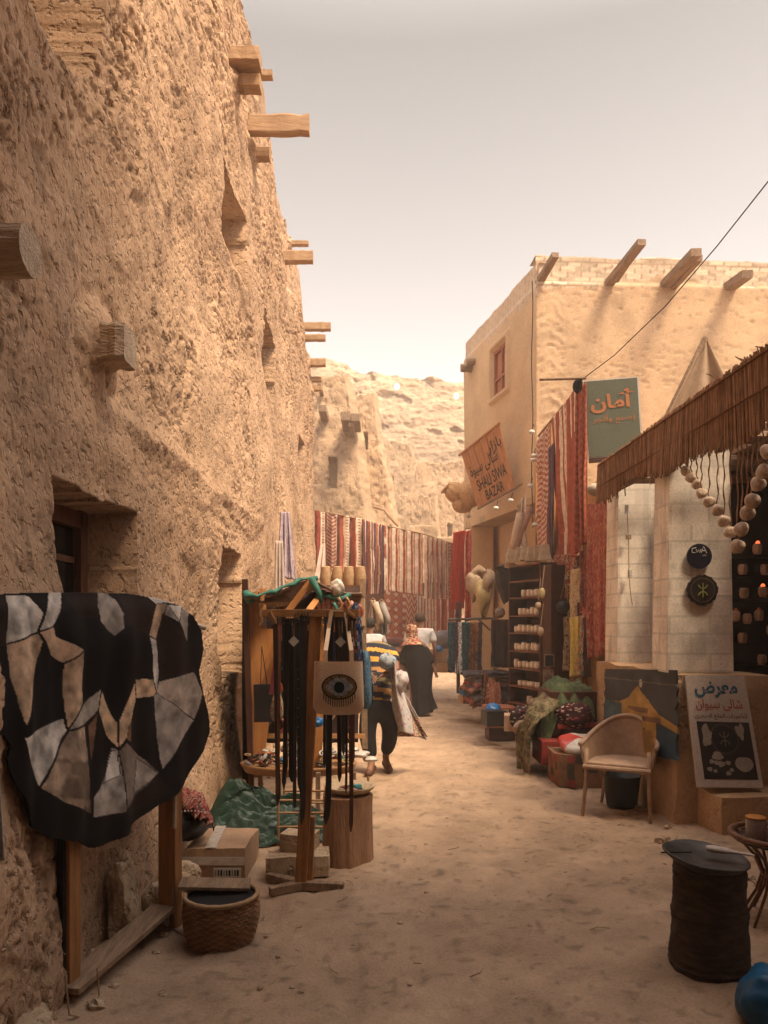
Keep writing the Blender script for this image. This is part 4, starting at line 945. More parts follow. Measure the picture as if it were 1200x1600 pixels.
b = MB(); b.grid(roof, 30, 10, lambda u, v: (.33, .22, .18)); ro = b.build('canvas_roof', CLOTH, st, True); s_ = ro.modifiers.new('s', 'SOLIDIFY'); s_.thickness = .012
GRN = mat('green_edging', (.035, .16, .12), (.02, .10, .075), ns=9, rough=.6, bump=.4, bs=50)
b = MB(); b.tube([Vector(roof(k / 20, 0)) + Vector((0, -.01, .012 + .012 * math.sin(k * 2.2))) for k in range(13)], [.017 + .007 * math.sin(k * 1.7) for k in range(13)], 7)
b.tube([P(487, 905, 5.86), P(498, 925, 5.84), P(502, 942, 5.84)], [.03, .025, .015], 7); b.tube([P(505, 930, 6.3), P(535, 937, 6.3), P(548, 928, 6.3)], [.02, .03, .02], 7)
b.tube([P(384, 925, 6.05), P(390, 940, 6.0), P(396, 935, 6.0)], .03, 7); b.build('green_edging', GRN, st, True)
def crumple(c, r, m, name, lab, cat, seed, n=34):
    def fn(a, t):
        x, y, z = math.sin(t) * math.cos(a), math.sin(t) * math.sin(a), math.cos(t)
        f = 1 + .30 * float(vnoise(x * 2.2 + seed, y * 2.2 + z * 1.7, seed))
        return f - .16 * abs(float(vnoise(x * 5 + z * 3 + seed, y * 5 - z * 2, seed + 1))) - .10 * abs(float(vnoise(x * 11 - z * 5, y * 11 + z * 7, seed + 2)))
    b = MB(); b.ball(c, r, n, 24, fn=fn)
    return tag(b.build(name, m, None, True), lab, cat)
crumple(P(527, 918, 6.3), (.06, .05, .075), TRANSP, 'plastic_wrap', 'pale crumpled plastic tied at the corner of the stall roof', 'plastic wrap', 4)
# baskets on the roof
for k in range(4):
    c = P(509 + k * 18, 912, 7.5); 
    b = MB(); prof = [(.048 + (.006 if i % 2 else 0) + .008 * math.sin(i / 12 * 3), -.07 + i * .0125) for i in range(17)]; b.lathe((c.x, c.y, c.z + .045), prof, 18)
    tag(b.build('woven_basket', WICK, None, True), ['first', 'second', 'third', 'fourth'][k] + ' woven straw basket from the left in the row on the stall roof', 'basket', 'straw baskets on the stall roof')
LIL = (.50, .40, .46)
tag(cloth('lilac_scarf', [P(438, 800, 7.9), P(452, 800, 7.9), P(462, 905, 7.7), P(432, 905, 7.7)], THINC, speck(LIL, [(.34, .26, .36), (.6, .5, .52)], .3, 8, 30), 24, 40, .05, 3, 0), 'pale lilac patterned scarf hanging from the wall above the stall', 'scarf')
tag(cloth('cream_scarf', [P(500, 852, 9.0), P(508, 850, 9.0), P(508, 905, 8.6), P(490, 905, 8.6)], THINC, lambda u, v: (.62, .46, .38), 16, 24, .03, 2), 'cream pointed cloth hanging in front of the striped kilims', 'scarf')
tag(cloth('white_veil', [P(430, 845, 7.2), P(442, 845, 7.2), P(446, 955, 7.0), P(428, 985, 7.0)], THINC, lambda u, v: (.55, .44, .38), 16, 24, .03, 3), 'thin cream veil hanging at the back of the stall', 'scarf')
# goods inside the stall
def bag_box(c, sz, m, name, lab, cat, seed=0, rz=0):
    b = MB(); softbox(b, (0, 0, 0), sz, .02, s=seed); r = Matrix.Rotation(rz, 3, 'Y'); b.v = [tuple(r @ Vector(v) + Vector(c)) for v in b.v]
    return tag(b.build(name, m, None, True), lab, cat)
hs_ = thing('handbag', 'small black leather handbag hanging inside the left of the stall', 'handbag', P(415, 1110, 5.8))
b = MB(); softbox(b, P(414, 1098, 5.8), (.16, .07, .30), .012, s=3); b.build('bag_body', BLACK, hs_, True)
MB().tube([P(407, 1070, 5.78), P(409, 1010, 5.85), P(418, 1075, 5.76)], .005, 5).build('strap', BLACK, hs_)
cs_ = thing('camera_strap', 'pink woven shoulder strap hanging at the left of belts', 'strap', P(433, 1080, 4.7))
b = MB(); b.grid(lambda u, v: P(438 - 13 * v + (u - .5) * 9, 975 + 110 * v, 4.75), 3, 30, lambda u, v: (.40, .10, .12) if (v * 30) % 1 < .6 else (.24, .05, .07)); o = b.build('band', CLOTH, cs_); o.modifiers.new('s', 'SOLIDIFY').thickness = .004
softbag(P(432, 1104, 4.85), .045, .03, .10, 'embroidered_pouch', 'cream pouch with red flower embroidery below the pink strap', speck((.50, .38, .24), [(.5, .08, .05), (.12, .25, .1), (.55, .42, .3)], .3, 9, 26), 7)
tt = thing('trinket_table', 'low tan tray table heaped with trinkets in front of the timber stall', 'table', (-.72, 6.0, 0))
tc2 = Vector((-.70, 6.05, .445))
b = MB(); b.lathe(tc2, [(.44, -.05), (.47, .0), (.48, .02), (.46, .02), (.44, -.01)], 36, sy=.6); b.build('tray_top', mat('tan_tray', (.42, .23, .12), (.34, .18, .09), rough=.5), tt, True)
for (px, Y) in ((407, 6.0), (436, 5.7), (497, 5.75), (553, 6.0)): MB().bar(P(px, 1207, Y), Vector((X_at(px, Y), Y, 0)), .035, .035, up=(0, 1, 0)).build('leg', OLDW, tt)
CANE = mat('cane', (.42, .25, .12), (.30, .16, .07), rough=.6)
cr = thing('cane_rack', 'low open rack of thin cane rails under the belts', 'rack', (-.55, 5.4, 0))
for x in (-.76, -.42, -.12):
    for y in (5.3, 5.6): MB().tube([(x, y, 0), (x, y, .44)], .009, 6).build('upright', CANE, cr)
for z in (.14, .24, .33): 
    for y in (5.3, 5.6): MB().tube([(-.77, y, z), (-.11, y, z)], .009, 6).build('rail', CANE, cr)
TCOL = [(.45, .40, .36), (.30, .05, .03), (.06, .04, .03), (.40, .26, .10), (.03, .10, .2), (.5, .46, .42), (.12, .07, .04), (.35, .14, .06), (.03, .2, .14)]
rr = random.Random(5)
TM = [mat('trinket_%s' % n, c, rough=.35, bump=.1, spec=.6) for n, c in zip('bone coral ebony brass azure shell walnut amber jade'.split(), TCOL)]
for k in range(90):
    u = rr.uniform(-1, 1); x = tc2.x + u * .42; y = tc2.y + rr.uniform(-.2, .2) * math.sqrt(1 - u * u * .8); z = tc2.z + .02 + rr.random() ** 2 * .16 * (1 - abs(u) * .5)
    b = MB(); tlt = Matrix.Rotation(rr.uniform(0, 6), 3, 'Z') @ Matrix.Rotation(rr.uniform(-1, 1), 3, 'X'); s1 = rr.uniform(.016, .034)
    b.tube([Vector((x, y, z)) + tlt @ Vector((s1 * math.cos(t * .7), s1 * math.sin(t * .7), 0)) for t in range(10)], s1 * rr.choice([.22, .35, .5]), 5, caps=False)
    tag(b.build('bangle', rr.choice(TM), None, True), 'small bangle in the heap on the low trinket table', 'bangle', 'bangles heaped on the trinket table')
for k in range(70):
    px = rr.uniform(395, 450) if k < 30 else rr.uniform(500, 562); py = rr.uniform(930, 985) if k % 2 else rr.uniform(1030, 1120); Y = rr.uniform(6.2, 6.45)
    if k < 30: py = rr.uniform(955, 1130)
    b = MB(); p = P(px, py, Y); b.tube([p + Vector((.03 * math.sin(t * .6) , 0, -.012 * t - .05 * math.sin(t * .3))) for t in range(8)], rr.uniform(.007, .018), 5)
    tag(b.build('necklace', rr.choice(TM), None, True), 'bead necklace hanging inside the timber stall', 'necklace', 'necklaces hanging in the stall')
for k in range(16):
    px = 497 + (k % 8) * 7.5 + (0 if k < 8 else 2); py = 940 + (k // 8) * 8 if px < 520 else 944 + (k // 8) * 7; p = P(px, py, 6.35)
    b = MB(); b.ball(p, (.02, .02, .032), 8, 6, fn=lambda a, t: 1 + .25 * math.sin(a * 4)); tag(b.build('tassel', mat('pink_tassel', (.66, .20, .16), (.7, .42, .36), ns=40), None, True), 'small pink tassel in the row under the stall roof', 'tassel', 'pink tassels under the stall roof')
MB_ = MB(); softbox(MB_, P(545, 958, 6.9), (.30, .2, .26), .01, s=8); tag(MB_.build('carton', CARD), 'small brown carton on the right shelf of the stall', 'box')
MB_ = MB(); MB_.ball(P(432, 938, 6.3), (.12, .10, .06), 16, 10); MB_.lathe(P(432, 941, 6.3), [(.17, -.006), (.16, .006)], 20); tag(MB_.build('straw_hat', WICK, None, True), 'straw hat under the left of the stall roof', 'hat')
crumple(P(497, 1128, 5.6), (.045, .05, .04), BLUEP, 'blue_plastic_bag', 'small crumpled bright blue plastic bag on the stall counter', 'plastic bag', 2)
for k, (px, py, s1) in enumerate(((560, 1178, .10), (578, 1186, .07), (545, 1170, .09))): crumple(P(px, py, 6.35), (s1, s1 * .8, s1 * .35), TRANSP, 'plastic_packet', ['crumpled clear packet at the right end of the trinket table', 'flat clear packet overhanging the right end of the trinket table', 'clear packet behind the bangles on trinket table'][k], 'packet', 6 + k)
for k, px in enumerate((520, 536, 548, 410, 424)):
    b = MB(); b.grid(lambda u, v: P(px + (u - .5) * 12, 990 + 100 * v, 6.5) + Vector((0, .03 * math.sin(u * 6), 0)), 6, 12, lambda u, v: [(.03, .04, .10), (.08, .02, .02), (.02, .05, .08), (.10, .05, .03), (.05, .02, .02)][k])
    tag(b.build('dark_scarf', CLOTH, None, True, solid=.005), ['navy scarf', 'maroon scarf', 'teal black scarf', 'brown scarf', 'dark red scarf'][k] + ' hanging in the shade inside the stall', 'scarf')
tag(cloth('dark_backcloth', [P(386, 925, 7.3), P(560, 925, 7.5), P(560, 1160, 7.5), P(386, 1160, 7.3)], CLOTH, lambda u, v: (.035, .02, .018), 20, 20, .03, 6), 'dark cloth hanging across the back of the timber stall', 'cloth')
tag(cloth('gap_shade_sheet', [P(378, 905, 6.9), P(386, 905, 6.3), P(393, 1228, 6.3), P(378, 1215, 6.9)], CLOTH, lambda u, v: (.018, .014, .013), 6, 20, .01, 2), 'narrow dark sheet standing in for the shaded gap between wall and stall', 'cloth')  # dark sheet painted in for the shade between mud wall and stall
# tree stump and woven tray
STUMP = mat('stump_wood', (.42, .24, .14), (.27, .14, .08), ns=4, st=(4, 4, .7), bump=.6, bs=26, rough=.85)
sc = P(542, 1350, 4.95); sc.z = 0
b = MB(); b.lathe(sc, [(.172, -.02), (.168, .1), (.165, .25), (.163, .40), (.166, .455), (.155, .462)], 40, fn=lambda a, z: 1 + .04 * math.sin(a * 3 + 1) + .02 * math.sin(a * 9 + z * 3) + .012 * math.sin(a * 17))
tag(b.build('wooden_stump', STUMP, None, False), 'upright log stump holding a shallow woven tray', 'stump')
wt = thing('woven_tray', 'shallow pale woven tray of trinkets on the log stump', 'tray', sc + Vector((.02, 0, .465)))
b = MB(); b.lathe(sc + Vector((.02, 0, .465)), [(.08, 0), (.13, .01), (.165, .04), (.17, .052), (.155, .045), (.12, .02), (.05, .012)], 40, fn=lambda a, z: 1 + .01 * math.sin(a * 30)); b.build('tray', mat('pale_straw', (.60, .46, .31), (.48, .34, .21), ns=30, bump=.6, bs=150, bd=.004), wt, True)
for k in range(14):
    a = rr.uniform(0, 6.3); r_ = rr.uniform(0, .10); p = sc + Vector((.02 + r_ * math.cos(a), r_ * math.sin(a), .49 + rr.uniform(0, .012))); d = Vector((math.cos(a * 3), math.sin(a * 3), rr.uniform(-.1, .3))) * rr.uniform(.02, .05)
    b = MB(); b.tube([p - d, p + d], rr.uniform(.005, .009), 6); tag(b.build('carved_stick', rr.choice(TM + [OLDW])), 'little carved stick lying in the woven tray', 'trinket', 'trinkets in the woven tray')
b = MB(); b.box(sc + Vector((.07, 0, .51)), (.05, .04, .02), Matrix.Rotation(.5, 3, 'Z')); tag(b.build('turquoise_packet', mat('turquoise', (.08, .36, .38), rough=.5)), 'little turquoise packet in the woven tray', 'packet')
# ---------------------------------------------------------------- kilims strung across the lane
RD = [(.40, .105, .065), (.46, .16, .10), (.31, .07, .05)]; CR = [(.80, .66, .52), (.74, .58, .43)]; DK = [(.20, .08, .07), (.16, .08, .11)]
def hung(name, x0, x1, ty0, ty1, by0, by1, Y0, Y1, pat, lab, cat='kilim', nf=5, fold=.10, group=None, seed=1, m=CLOTH, nu=60, nv=60, bx0=None, bx1=None, **k):
    q = [P(x0, ty0, Y0), P(x1, ty1, Y1), P(bx1 or x1, by1, Y1), P(bx0 or x0, by0, Y0)]
    return tag(cloth(name, q, m, pat, nu, nv, fold, nf, seed=seed, **k), lab, cat, group)
GK = 'kilims hung on a line across the lane'
zz = zigzag((.60, .44, .33), (.32, .09, .06), 1, 16)
def kil1(u, v):
    if u < .11: return RD[2]
    if u < .15: return CR[0]
    if .24 < u < .42: return zz((u - .24) / .18, v)
    return s1_(u, v)
s1_ = bands([(2, RD[0]), (1, CR[1]), (1.2, RD[2]), (.5, CR[0]), (1, DK[0])], 4.2, (2, 40, CR[1]))
hung('striped_kilim', 492, 572, 797, 812, 888, 905, 15.3, 15.5, kil1, 'dark red kilim with a white zigzag band, leftmost on the line across the lane', group=GK, nf=4, nu=110, seed=2)
hung('striped_kilim', 566, 604, 811, 822, 930, 926, 15.4, 15.6, bands([(2, DK[0]), (.7, CR[1]), (1.5, DK[1]), (1, RD[1]), (.5, CR[0])], 3), 'narrow dark kilim gathered to a twist, second from left on the line', group=GK, nf=3, nu=70, seed=3, bunch=1)
hung('striped_kilim', 600, 660, 822, 834, 922, 930, 15.6, 15.7, bands([(2, CR[0]), (1.1, RD[0]), (.5, CR[1]), (.5, RD[1])], 5), 'wide cream and red striped kilim in the middle of the line', group=GK, nf=3, nu=90, seed=4, fold=.04)
hung('striped_kilim', 664, 700, 836, 847, 936, 936, 15.7, 15.8, bands([(2, CR[0]), (.9, RD[0]), (.9, CR[1]), (.4, DK[0])], 5), 'cream striped kilim with fringe hanging in deep folds right of the middle', group=GK, nf=5, nu=80, seed=5, fold=.08, bunch=1)
hung('striped_kilim', 697, 713, 845, 852, 935, 930, 15.8, 15.9, zigzag((.60, .40, .30), (.38, .10, .07), 2, 16), 'narrow red and white zigzag kilim, rightmost on the line', group=GK, nf=2, nu=40, seed=6)
ln = MB(); ln.tube([P(488, 796, 15.2), P(540, 806, 15.4), P(600, 821, 15.6), P(660, 834, 15.7), P(715, 852, 15.9), P(728, 826, 16.0)], .012, 5); tag(ln.build('clothes_line', ROPE), 'sagging line carrying the kilims across the lane', 'rope')
hung('diamond_rug', 600, 650, 920, 928, 1002, 1010, 16.8, 16.8, diamonds((.60, .42, .32), (.16, .05, .04), (.40, .13, .08), 4, 7), 'dark red rug with cream diamonds hung below the middle kilim', 'rug', nf=2, fold=.03, nu=90, nv=70)
hung('zigzag_rug', 634, 652, 928, 931, 992, 992, 16.6, 16.6, zigzag((.58, .42, .32), (.40, .12, .08), 2, 6), 'narrow zigzag rug beside the diamond rug in the lower row', 'rug', nf=1, fold=.02)
hung('striped_rug', 650, 684, 930, 934, 990, 990, 16.9, 16.9, bands([(2, CR[0]), (1, RD[0])], 7), 'cream striped rug in the lower row behind the man in white', 'rug', nf=2, fold=.03)
hung('red_rug', 682, 716, 934, 934, 985, 985, 16.8, 16.8, bands([(2, RD[0]), (.7, CR[0]), (1.4, RD[2])], 3), 'red striped rug in the lower row at the end of the lane', 'rug', nf=2, fold=.03)
# stall backing behind the lower rugs
bk_ = thing('rug_stall', 'dark low rug stall at the end of the lane behind the hanging rugs', 'stall', (.2, 18, 0))
MB().box((-.6, 18.0, 1.3), (3.4, .2, 2.6)).build('back_panel', mat('dark_red_panel', (.10, .035, .022), (.06, .02, .015)), bk_)
for px in (555, 600, 652, 716): MB().bar(P(px, 900, 17.0), Vector((X_at(px, 17), 17, 0)), .08, .08, up=(0, 1, 0)).build('post', DARKW, bk_)
MB().box((-.6, 17.3, .45), (2.4, .5, .55)).build('counter', OLDW, bk_)
# garments hanging at left of lane end
for (x0, x1, y0, y1, c, lab) in ((573, 592, 938, 985, (.62, .50, .38), 'cream long sleeved robe hanging at the back of the stall'), (589, 603, 940, 992, (.40, .36, .33), 'grey thin robe hanging beside the cream robe')):
    t_ = thing('hanging_robe', lab, 'robe', P(x0, y1, 13))
    xm = (x0 + x1) / 2
    b = MB(); b.grid(lambda u, v: P(xm + (u - .5) * (x1 - x0) * (.35 + .65 * min(1, v * 1.6)) + 4 * v, y0 + (y1 - y0) * v, 13) + Vector((0, .05 * math.sin(u * 14), 0)), 20, 16, lambda u, v: c)
    o = b.build('robe_body', THINC, t_, True); o.modifiers.new('s', 'SOLIDIFY').thickness = .01
    b = MB(); b.tube([P(x1 - 6, y0 + 4, 12.95), P(x1 + 2, y0 + 24, 12.9), P(x1 + 4, y0 + 36, 12.9)], [.06, .05, .06], 8, col=c); b.build('sleeve', THINC, t_, True)
    MB().tube([P(xm - 5, y0 + 1, 13), P(xm, y0 - 4, 13), P(xm + 5, y0 + 1, 13)], .01, 5).build('hanger', WOODX, t_)
# boxes and sacks at the lane end
def sbox(name, px, py, Y, sz, m, lab, cat, rz=0, seed=0, pat=None):
    c = P(px, py, Y); c.z = max(c.z, sz[2] / 2); b = MB(); softbox(b, (0, 0, 0), sz, .012, s=seed); r = Matrix.Rotation(R(rz), 3, 'Z'); b.v = [tuple(r @ Vector(v) + c) for v in b.v]
    if pat: b.hasc = True; b.c = [pat(random.random(), random.random()) for _ in b.f]
    return tag(b.build(name, m, None, not pat), lab, cat)
crumple(P(697, 1001, 15.5), (.28, .22, .24), mat('grey_sack', (.20, .17, .18), rough=.6), 'grey_sack', 'round grey sack standing at the end of the lane', 'sack', 31)
sbox('carton', 690, 1024, 15.2, (.45, .3, .25), CARD, 'brown carton below the grey sack at the end of lane', 'box', 5, 3)
sbox('low_bench', 692, 1042, 15.0, (.55, .35, .2), WOODX, 'low wooden bench under the carton at the end of lane', 'bench', 5, 4)
crumple(P(684, 1014, 14.9), (.10, .08, .07), BLUEP, 'blue_plastic_bag', 'small blue plastic bag beside the carton at the lane end', 'plastic bag', 12)
for k, (px, py, c, lab) in enumerate(((608, 1000, (.12, .05, .05), 'dark red folded cloth on the counter behind the people'), (622, 1004, (.05, .05, .06), 'black folded cloth on the counter behind the people'), (612, 1012, (.28, .13, .08), 'brown folded cloth under the black one on the counter'), (560, 1008, (.2, .1, .1), 'maroon folded cloth beside the left man'))):
    b = MB(); softbox(b, P(px, py, 14.5), (.5, .3, .1), .03, s=k); b.hasc = True; b.c = [c] * len(b.f); tag(b.build('folded_cloth', CLOTH, None, True), lab, 'cloth')
# ---------------------------------------------------------------- shop sign
SIGNW = mat('carved_plank', (.56, .26, .11), (.42, .18, .07), ns=5, st=(6, 6, .5), bump=.3, bs=40, rough=.6)
INK = mat('dark_lettering', (.06, .03, .018), bump=0)
ss = thing('wooden_sign', 'orange plank sign reading SHALI SIWA BAZAR tilted out from the shop house wall', 'sign', P(763, 790, 13.5))
qs = [P(721, 709, 13.9), P(780, 663, 13.0), P(804, 763, 13.0), P(747, 795, 13.9)]
nn_ = (qs[1] - qs[0]).cross(qs[3] - qs[0]).normalized(); nn_ = nn_ if nn_.y < 0 else -nn_
for k in range(6):
    u0, u1 = k / 6, (k + 1) / 6 - .012; e = nn_ * (.004 if k % 2 else 0)
    MB().prism([bil(qs, u0, 0) + e, bil(qs, u1, 0) + e, bil(qs, u1, 1) + e, bil(qs, u0, 1) + e], -nn_ * .03).build('plank', SIGNW, ss)
MB().bar(bil(qs, -.06, .0) + nn_ * .01, bil(qs, 1.04, -.01) + nn_ * .01, .035, .03).build('top_rail', SIGNW, ss)
MB().bar(bil(qs, .0, 1.0) + nn_ * .01, bil(qs, 1.2, 1.0) + nn_ * .01, .03, .03).build('bottom_rail', OLDW, ss)
text_on(qs, arabic('بازار'), .62, .96, .13, .34, INK, 'lettering', ss, .012, bold=.01)
text_on(qs, arabic('شالى سيوة'), .08, .80, .28, .52, INK, 'lettering', ss, .012, bold=.01)
text_on(qs, 'SHALI SIWA', .16, .93, .56, .75, INK, 'lettering', ss, .012, bold=.01)
text_on(qs, 'BAZAR', .30, .78, .79, .95, INK, 'lettering', ss, .012, bold=.01)
# baskets hanging by the corner
for k, (px, py, r_, Y) in enumerate(((712, 770, (.20, .2, .22), 14.6), (733, 772, (.19, .2, .26), 14.4), (722, 790, (.2, .2, .14), 14.6))):
    t_ = thing('gourd_basket', ['palm basket with ragged rim, leftmost of those hung at the house corner', 'ribbed round palm basket beside the wooden sign', 'flat palm basket lowest of those hung at the house corner'][k], 'basket', P(px, py, Y), 'palm baskets hung at the house corner')
    b = MB(); rot = Matrix.Rotation(R(-50 + 30 * k), 3, 'Y'); b.ball(P(px, py, Y), r_, 40, 22, rot=rot, fn=lambda a, th: 1 + .05 * math.sin(a * 10) + .02 * math.sin(th * 40)); b.build('basket_body', mat('golden_palm', (.62, .38, .19), (.46, .26, .12), ns=30, bump=.6, bs=90, bd=.008), t_, True)
    if k == 0:
        b = MB(); b.lathe(P(px - 14, py - 6, Y), [(.10, -.02), (.14, .03), (.13, .05)], 18, rot=rot, fn=lambda a, z: 1 + .12 * math.sin(a * 9)); b.build('rim', _M['golden_palm'], t_)
# cotton bulbs on a string
for k, (px, py, Y) in enumerate(((831, 675, 11.5), (834, 712, 11.5), (833, 719, 11.6), (829, 759, 11.5), (798, 782, 12.2), (775, 794, 12.6), (732, 807, 14.6), (836, 820, 11.4))):
    t_ = thing('string_lamp', 'small pale bulb lamp ' + ['highest of those by the zigzag kilim', 'second highest beside the zigzag kilim', 'just under the second highest by the zigzag kilim', 'halfway down the corner of the shop house', 'below the right end of the wooden sign', 'below the middle of the wooden sign', 'on the far corner under the palm baskets', 'lowest beside the zigzag kilim'][k], 'lamp', P(px, py, Y), 'bulbs strung along the shop front')
    b = MB(); b.ball(P(px, py, Y), (.05, .04, .035), 10, 7); b.build('bulb', mat('milky_bulb', (.72, .68, .6), rough=.3, bump=0), t_, True)
    MB().tube([P(px, py, Y), P(px + 3, py - 12, Y)], .006, 5).build('wire', DARK, t_)
# ---------------------------------------------------------------- textiles along the right side
def curtain(x0, y0, Ya, x1, y1, Yb, b0, b1, pat, name, lab, cat, nf=4, fold=.04, seed=0, nu=60, nv=60, m=CLOTH, bx0=None, bx1=None, **k):
    q = [P(x0, y0, Ya), P(x1, y1, Yb), P(bx1 or x1, b1, Yb), P(bx0 or x0, b0, Ya)]
    return tag(cloth(name, q, m, pat, nu, nv, fold, nf, seed=seed, **k), lab, cat)
curtain(862, 655, 10.6, 903, 603, 9.05, 888, 866, bands([(2.2, RD[0]), (1.3, CR[0]), (1, RD[1]), (.5, CR[1])], 5, (2, 60, CR[1])), 'long_kilim', 'tall red and cream striped kilim hanging from the pole beside the green sign', 'kilim', 3, .06, 3, 100, 80, bx0=872, bx1=908)
curtain(900, 603, 8.98, 917, 598, 8.85, 866, 845, zigzag((.34, .08, .05), (.44, .14, .08), 2, 20), 'red_kilim', 'narrow dark red kilim edge between the striped kilim and green sign', 'kilim', 2, .04, 4, 30, 60)
curtain(838, 690, 11.9, 861, 662, 10.9, 868, 866, zigzag((.70, .50, .38), (.42, .14, .09), 3, 22), 'zigzag_kilim', 'pink and cream zigzag kilim with fringe left of the tall striped kilim', 'kilim', 3, .05, 5, 80, 80)
curtain(858, 700, 10.85, 866, 690, 10.5, 870, 875, stripes(DK + [(.04, .04, .07)], 6, 8), 'dark_kilim', 'dark narrow textile between the zigzag kilim and the striped kilim', 'kilim', 1, .03, 6, 20, 30)
curtain(917, 788, 8.3, 950, 782, 7.95, 1030, 1022, speck((.42, .12, .09), [(.50, .20, .15), (.34, .08, .06), (.50, .28, .16)], .5, 4, 60), 'pink_carpet', 'faded rose red carpet hanging beside the first white pillar', 'carpet', 2, .035, 7, 60, 80, bx0=922, bx1=953)
for k, (x0, x1, y0, y1, Y, base, cols, lab) in enumerate((
        (864, 886, 868, 915, 9.9, (.40, .10, .06), [(.5, .3, .2)], 'red fringed hanging under the striped kilim'), (884, 902, 866, 935, 9.5, (.30, .09, .06), [(.5, .4, .25), (.1, .05, .05)], 'brown red hanging left of the cream lace cloth'),
        (892, 908, 890, 975, 9.3, (.52, .38, .22), [(.35, .2, .1), (.6, .48, .3)], 'cream lace cloth with brown pattern'), (872, 890, 965, 1050, 9.7, (.36, .26, .17), [(.14, .09, .07), (.5, .4, .3)], 'brown and cream speckled cloth low on the shop front'),
        (890, 904, 965, 1058, 9.2, (.58, .42, .10), [(.6, .5, .2)], 'mustard yellow cloth low on the shop front'), (903, 914, 963, 1058, 9.0, (.40, .26, .18), [(.5, .1, .1), (.1, .2, .1), (.55, .45, .3)], 'multicoloured embroidered band beside the yellow cloth'),
        (905, 920, 860, 960, 9.1, (.13, .05, .04), [(.3, .1, .07)], 'dark red strip below the kilim edge'), (910, 922, 965, 1060, 8.8, (.05, .03, .03), [(.1, .05, .04)], 'dark brown cloth beside the embroidered band'))):
    curtain(x0, y0, Y, x1, y0 - 2, Y - .25, y1, y1 - 3, speck(base, cols, .35, k, 30), 'hanging_cloth', lab, 'cloth', 2, .03, 20 + k, 30, 40)
curtain(709, 832, 13.7, 727, 828, 13.4, 952, 950, stripes([(.42, .05, .025), (.34, .035, .02)], 8, 2, False), 'red_shawl', 'bright red shawl hanging at the corner of the shop house', 'shawl', 3, .06, 8, 30, 50, bx0=706)
curtain(727, 830, 13.35, 737, 828, 13.3, 972, 970, speck((.30, .04, .03), [(.5, .15, .08), (.1, .02, .05)], .35, 3, 40), 'patterned_shawl', 'narrow dark red patterned shawl beside the bright red shawl', 'shawl', 1, .04, 9, 20, 50)
curtain(712, 940, 13.5, 722, 940, 13.4, 976, 976, lambda u, v: (.09, .04, .04), 'dark_shawl', 'short dark cloth below the bright red shawl', 'shawl', 1, .03, 10, 12, 20)
_q = random.Random(17)
for k in range(16):
    px0 = 846 + (k % 8) * 9 + _q.uniform(-2, 2); Yk = 11.0 - (k % 8) * .27 - (.12 if k > 7 else 0); y0 = (872 if k < 8 else 950) + _q.uniform(-8, 10); hh = _q.uniform(55, 88)
    base, nmz = _q.choice([((.44, .32, .2), 'sand coloured'), ((.30, .08, .06), 'brick red'), ((.12, .06, .05), 'dark brown'), ((.40, .28, .08), 'mustard'), ((.08, .10, .07), 'bottle green'), ((.50, .42, .33), 'ivory'), ((.24, .12, .10), 'russet')])
    curtain(px0, y0, Yk, px0 + _q.uniform(6, 11), y0 - 1, Yk - .22, y0 + hh, y0 + hh - 2, speck(base, [tuple(c * 1.6 for c in base), tuple(c * .5 for c in base), (.5, .4, .28)], .4, k, 26), 'hanging_cloth', '%s cloth %s from the left in the %s row on the orange shop wall' % (nmz, ['first', 'second', 'third', 'fourth', 'fifth', 'sixth', 'seventh', 'eighth'][k % 8], 'upper' if k < 8 else 'lower'), 'cloth', 2, .04, 120 + k, 14, 24)
# round rack of skirts
rs = thing('skirt_rack', 'wall bracket rack of hanging teal, white and brown patterned skirts', 'rack', P(728, 1055, 13.0))
MB().tube([P(700, 968, 13.1), P(770, 966, 13.0)], .02, 8).build('rail', METAL, rs)
MB().bar(P(748, 968, 13.0), P(766, 985, 13.0), .03, .03).build('bracket', METAL, rs)
sk = [((.02, .08, .10), 'dark teal skirt'), ((.06, .05, .08), 'black skirt'), ((.55, .52, .52), 'white mottled skirt'), ((.015, .09, .12), 'bright teal skirt'), ((.02, .07, .09), 'deep teal skirt'), ((.20, .09, .04), 'rust checked skirt'), ((.26, .12, .06), 'brown checked skirt'), ((.05, .04, .06), 'black and white skirt')]
for k, (c, lab) in enumerate(sk):
    x0 = 700 + k * 6.4
    o = curtain(x0, 972, 13.0 - .03 * k, x0 + 8.5, 972, 12.9 - .03 * k, 1053 - abs(k - 3), 1054 - abs(k - 3.5), speck(c, [tuple(a * 1.8 for a in c), tuple(a * .5 for a in c)], .4, k, 40), 'hanging_skirt', lab + ' on the wall rack, %s from the left' % ['first', 'second', 'third', 'fourth', 'fifth', 'sixth', 'seventh', 'eighth'][k], 'skirt', 2, .05, 40 + k, 20, 30)
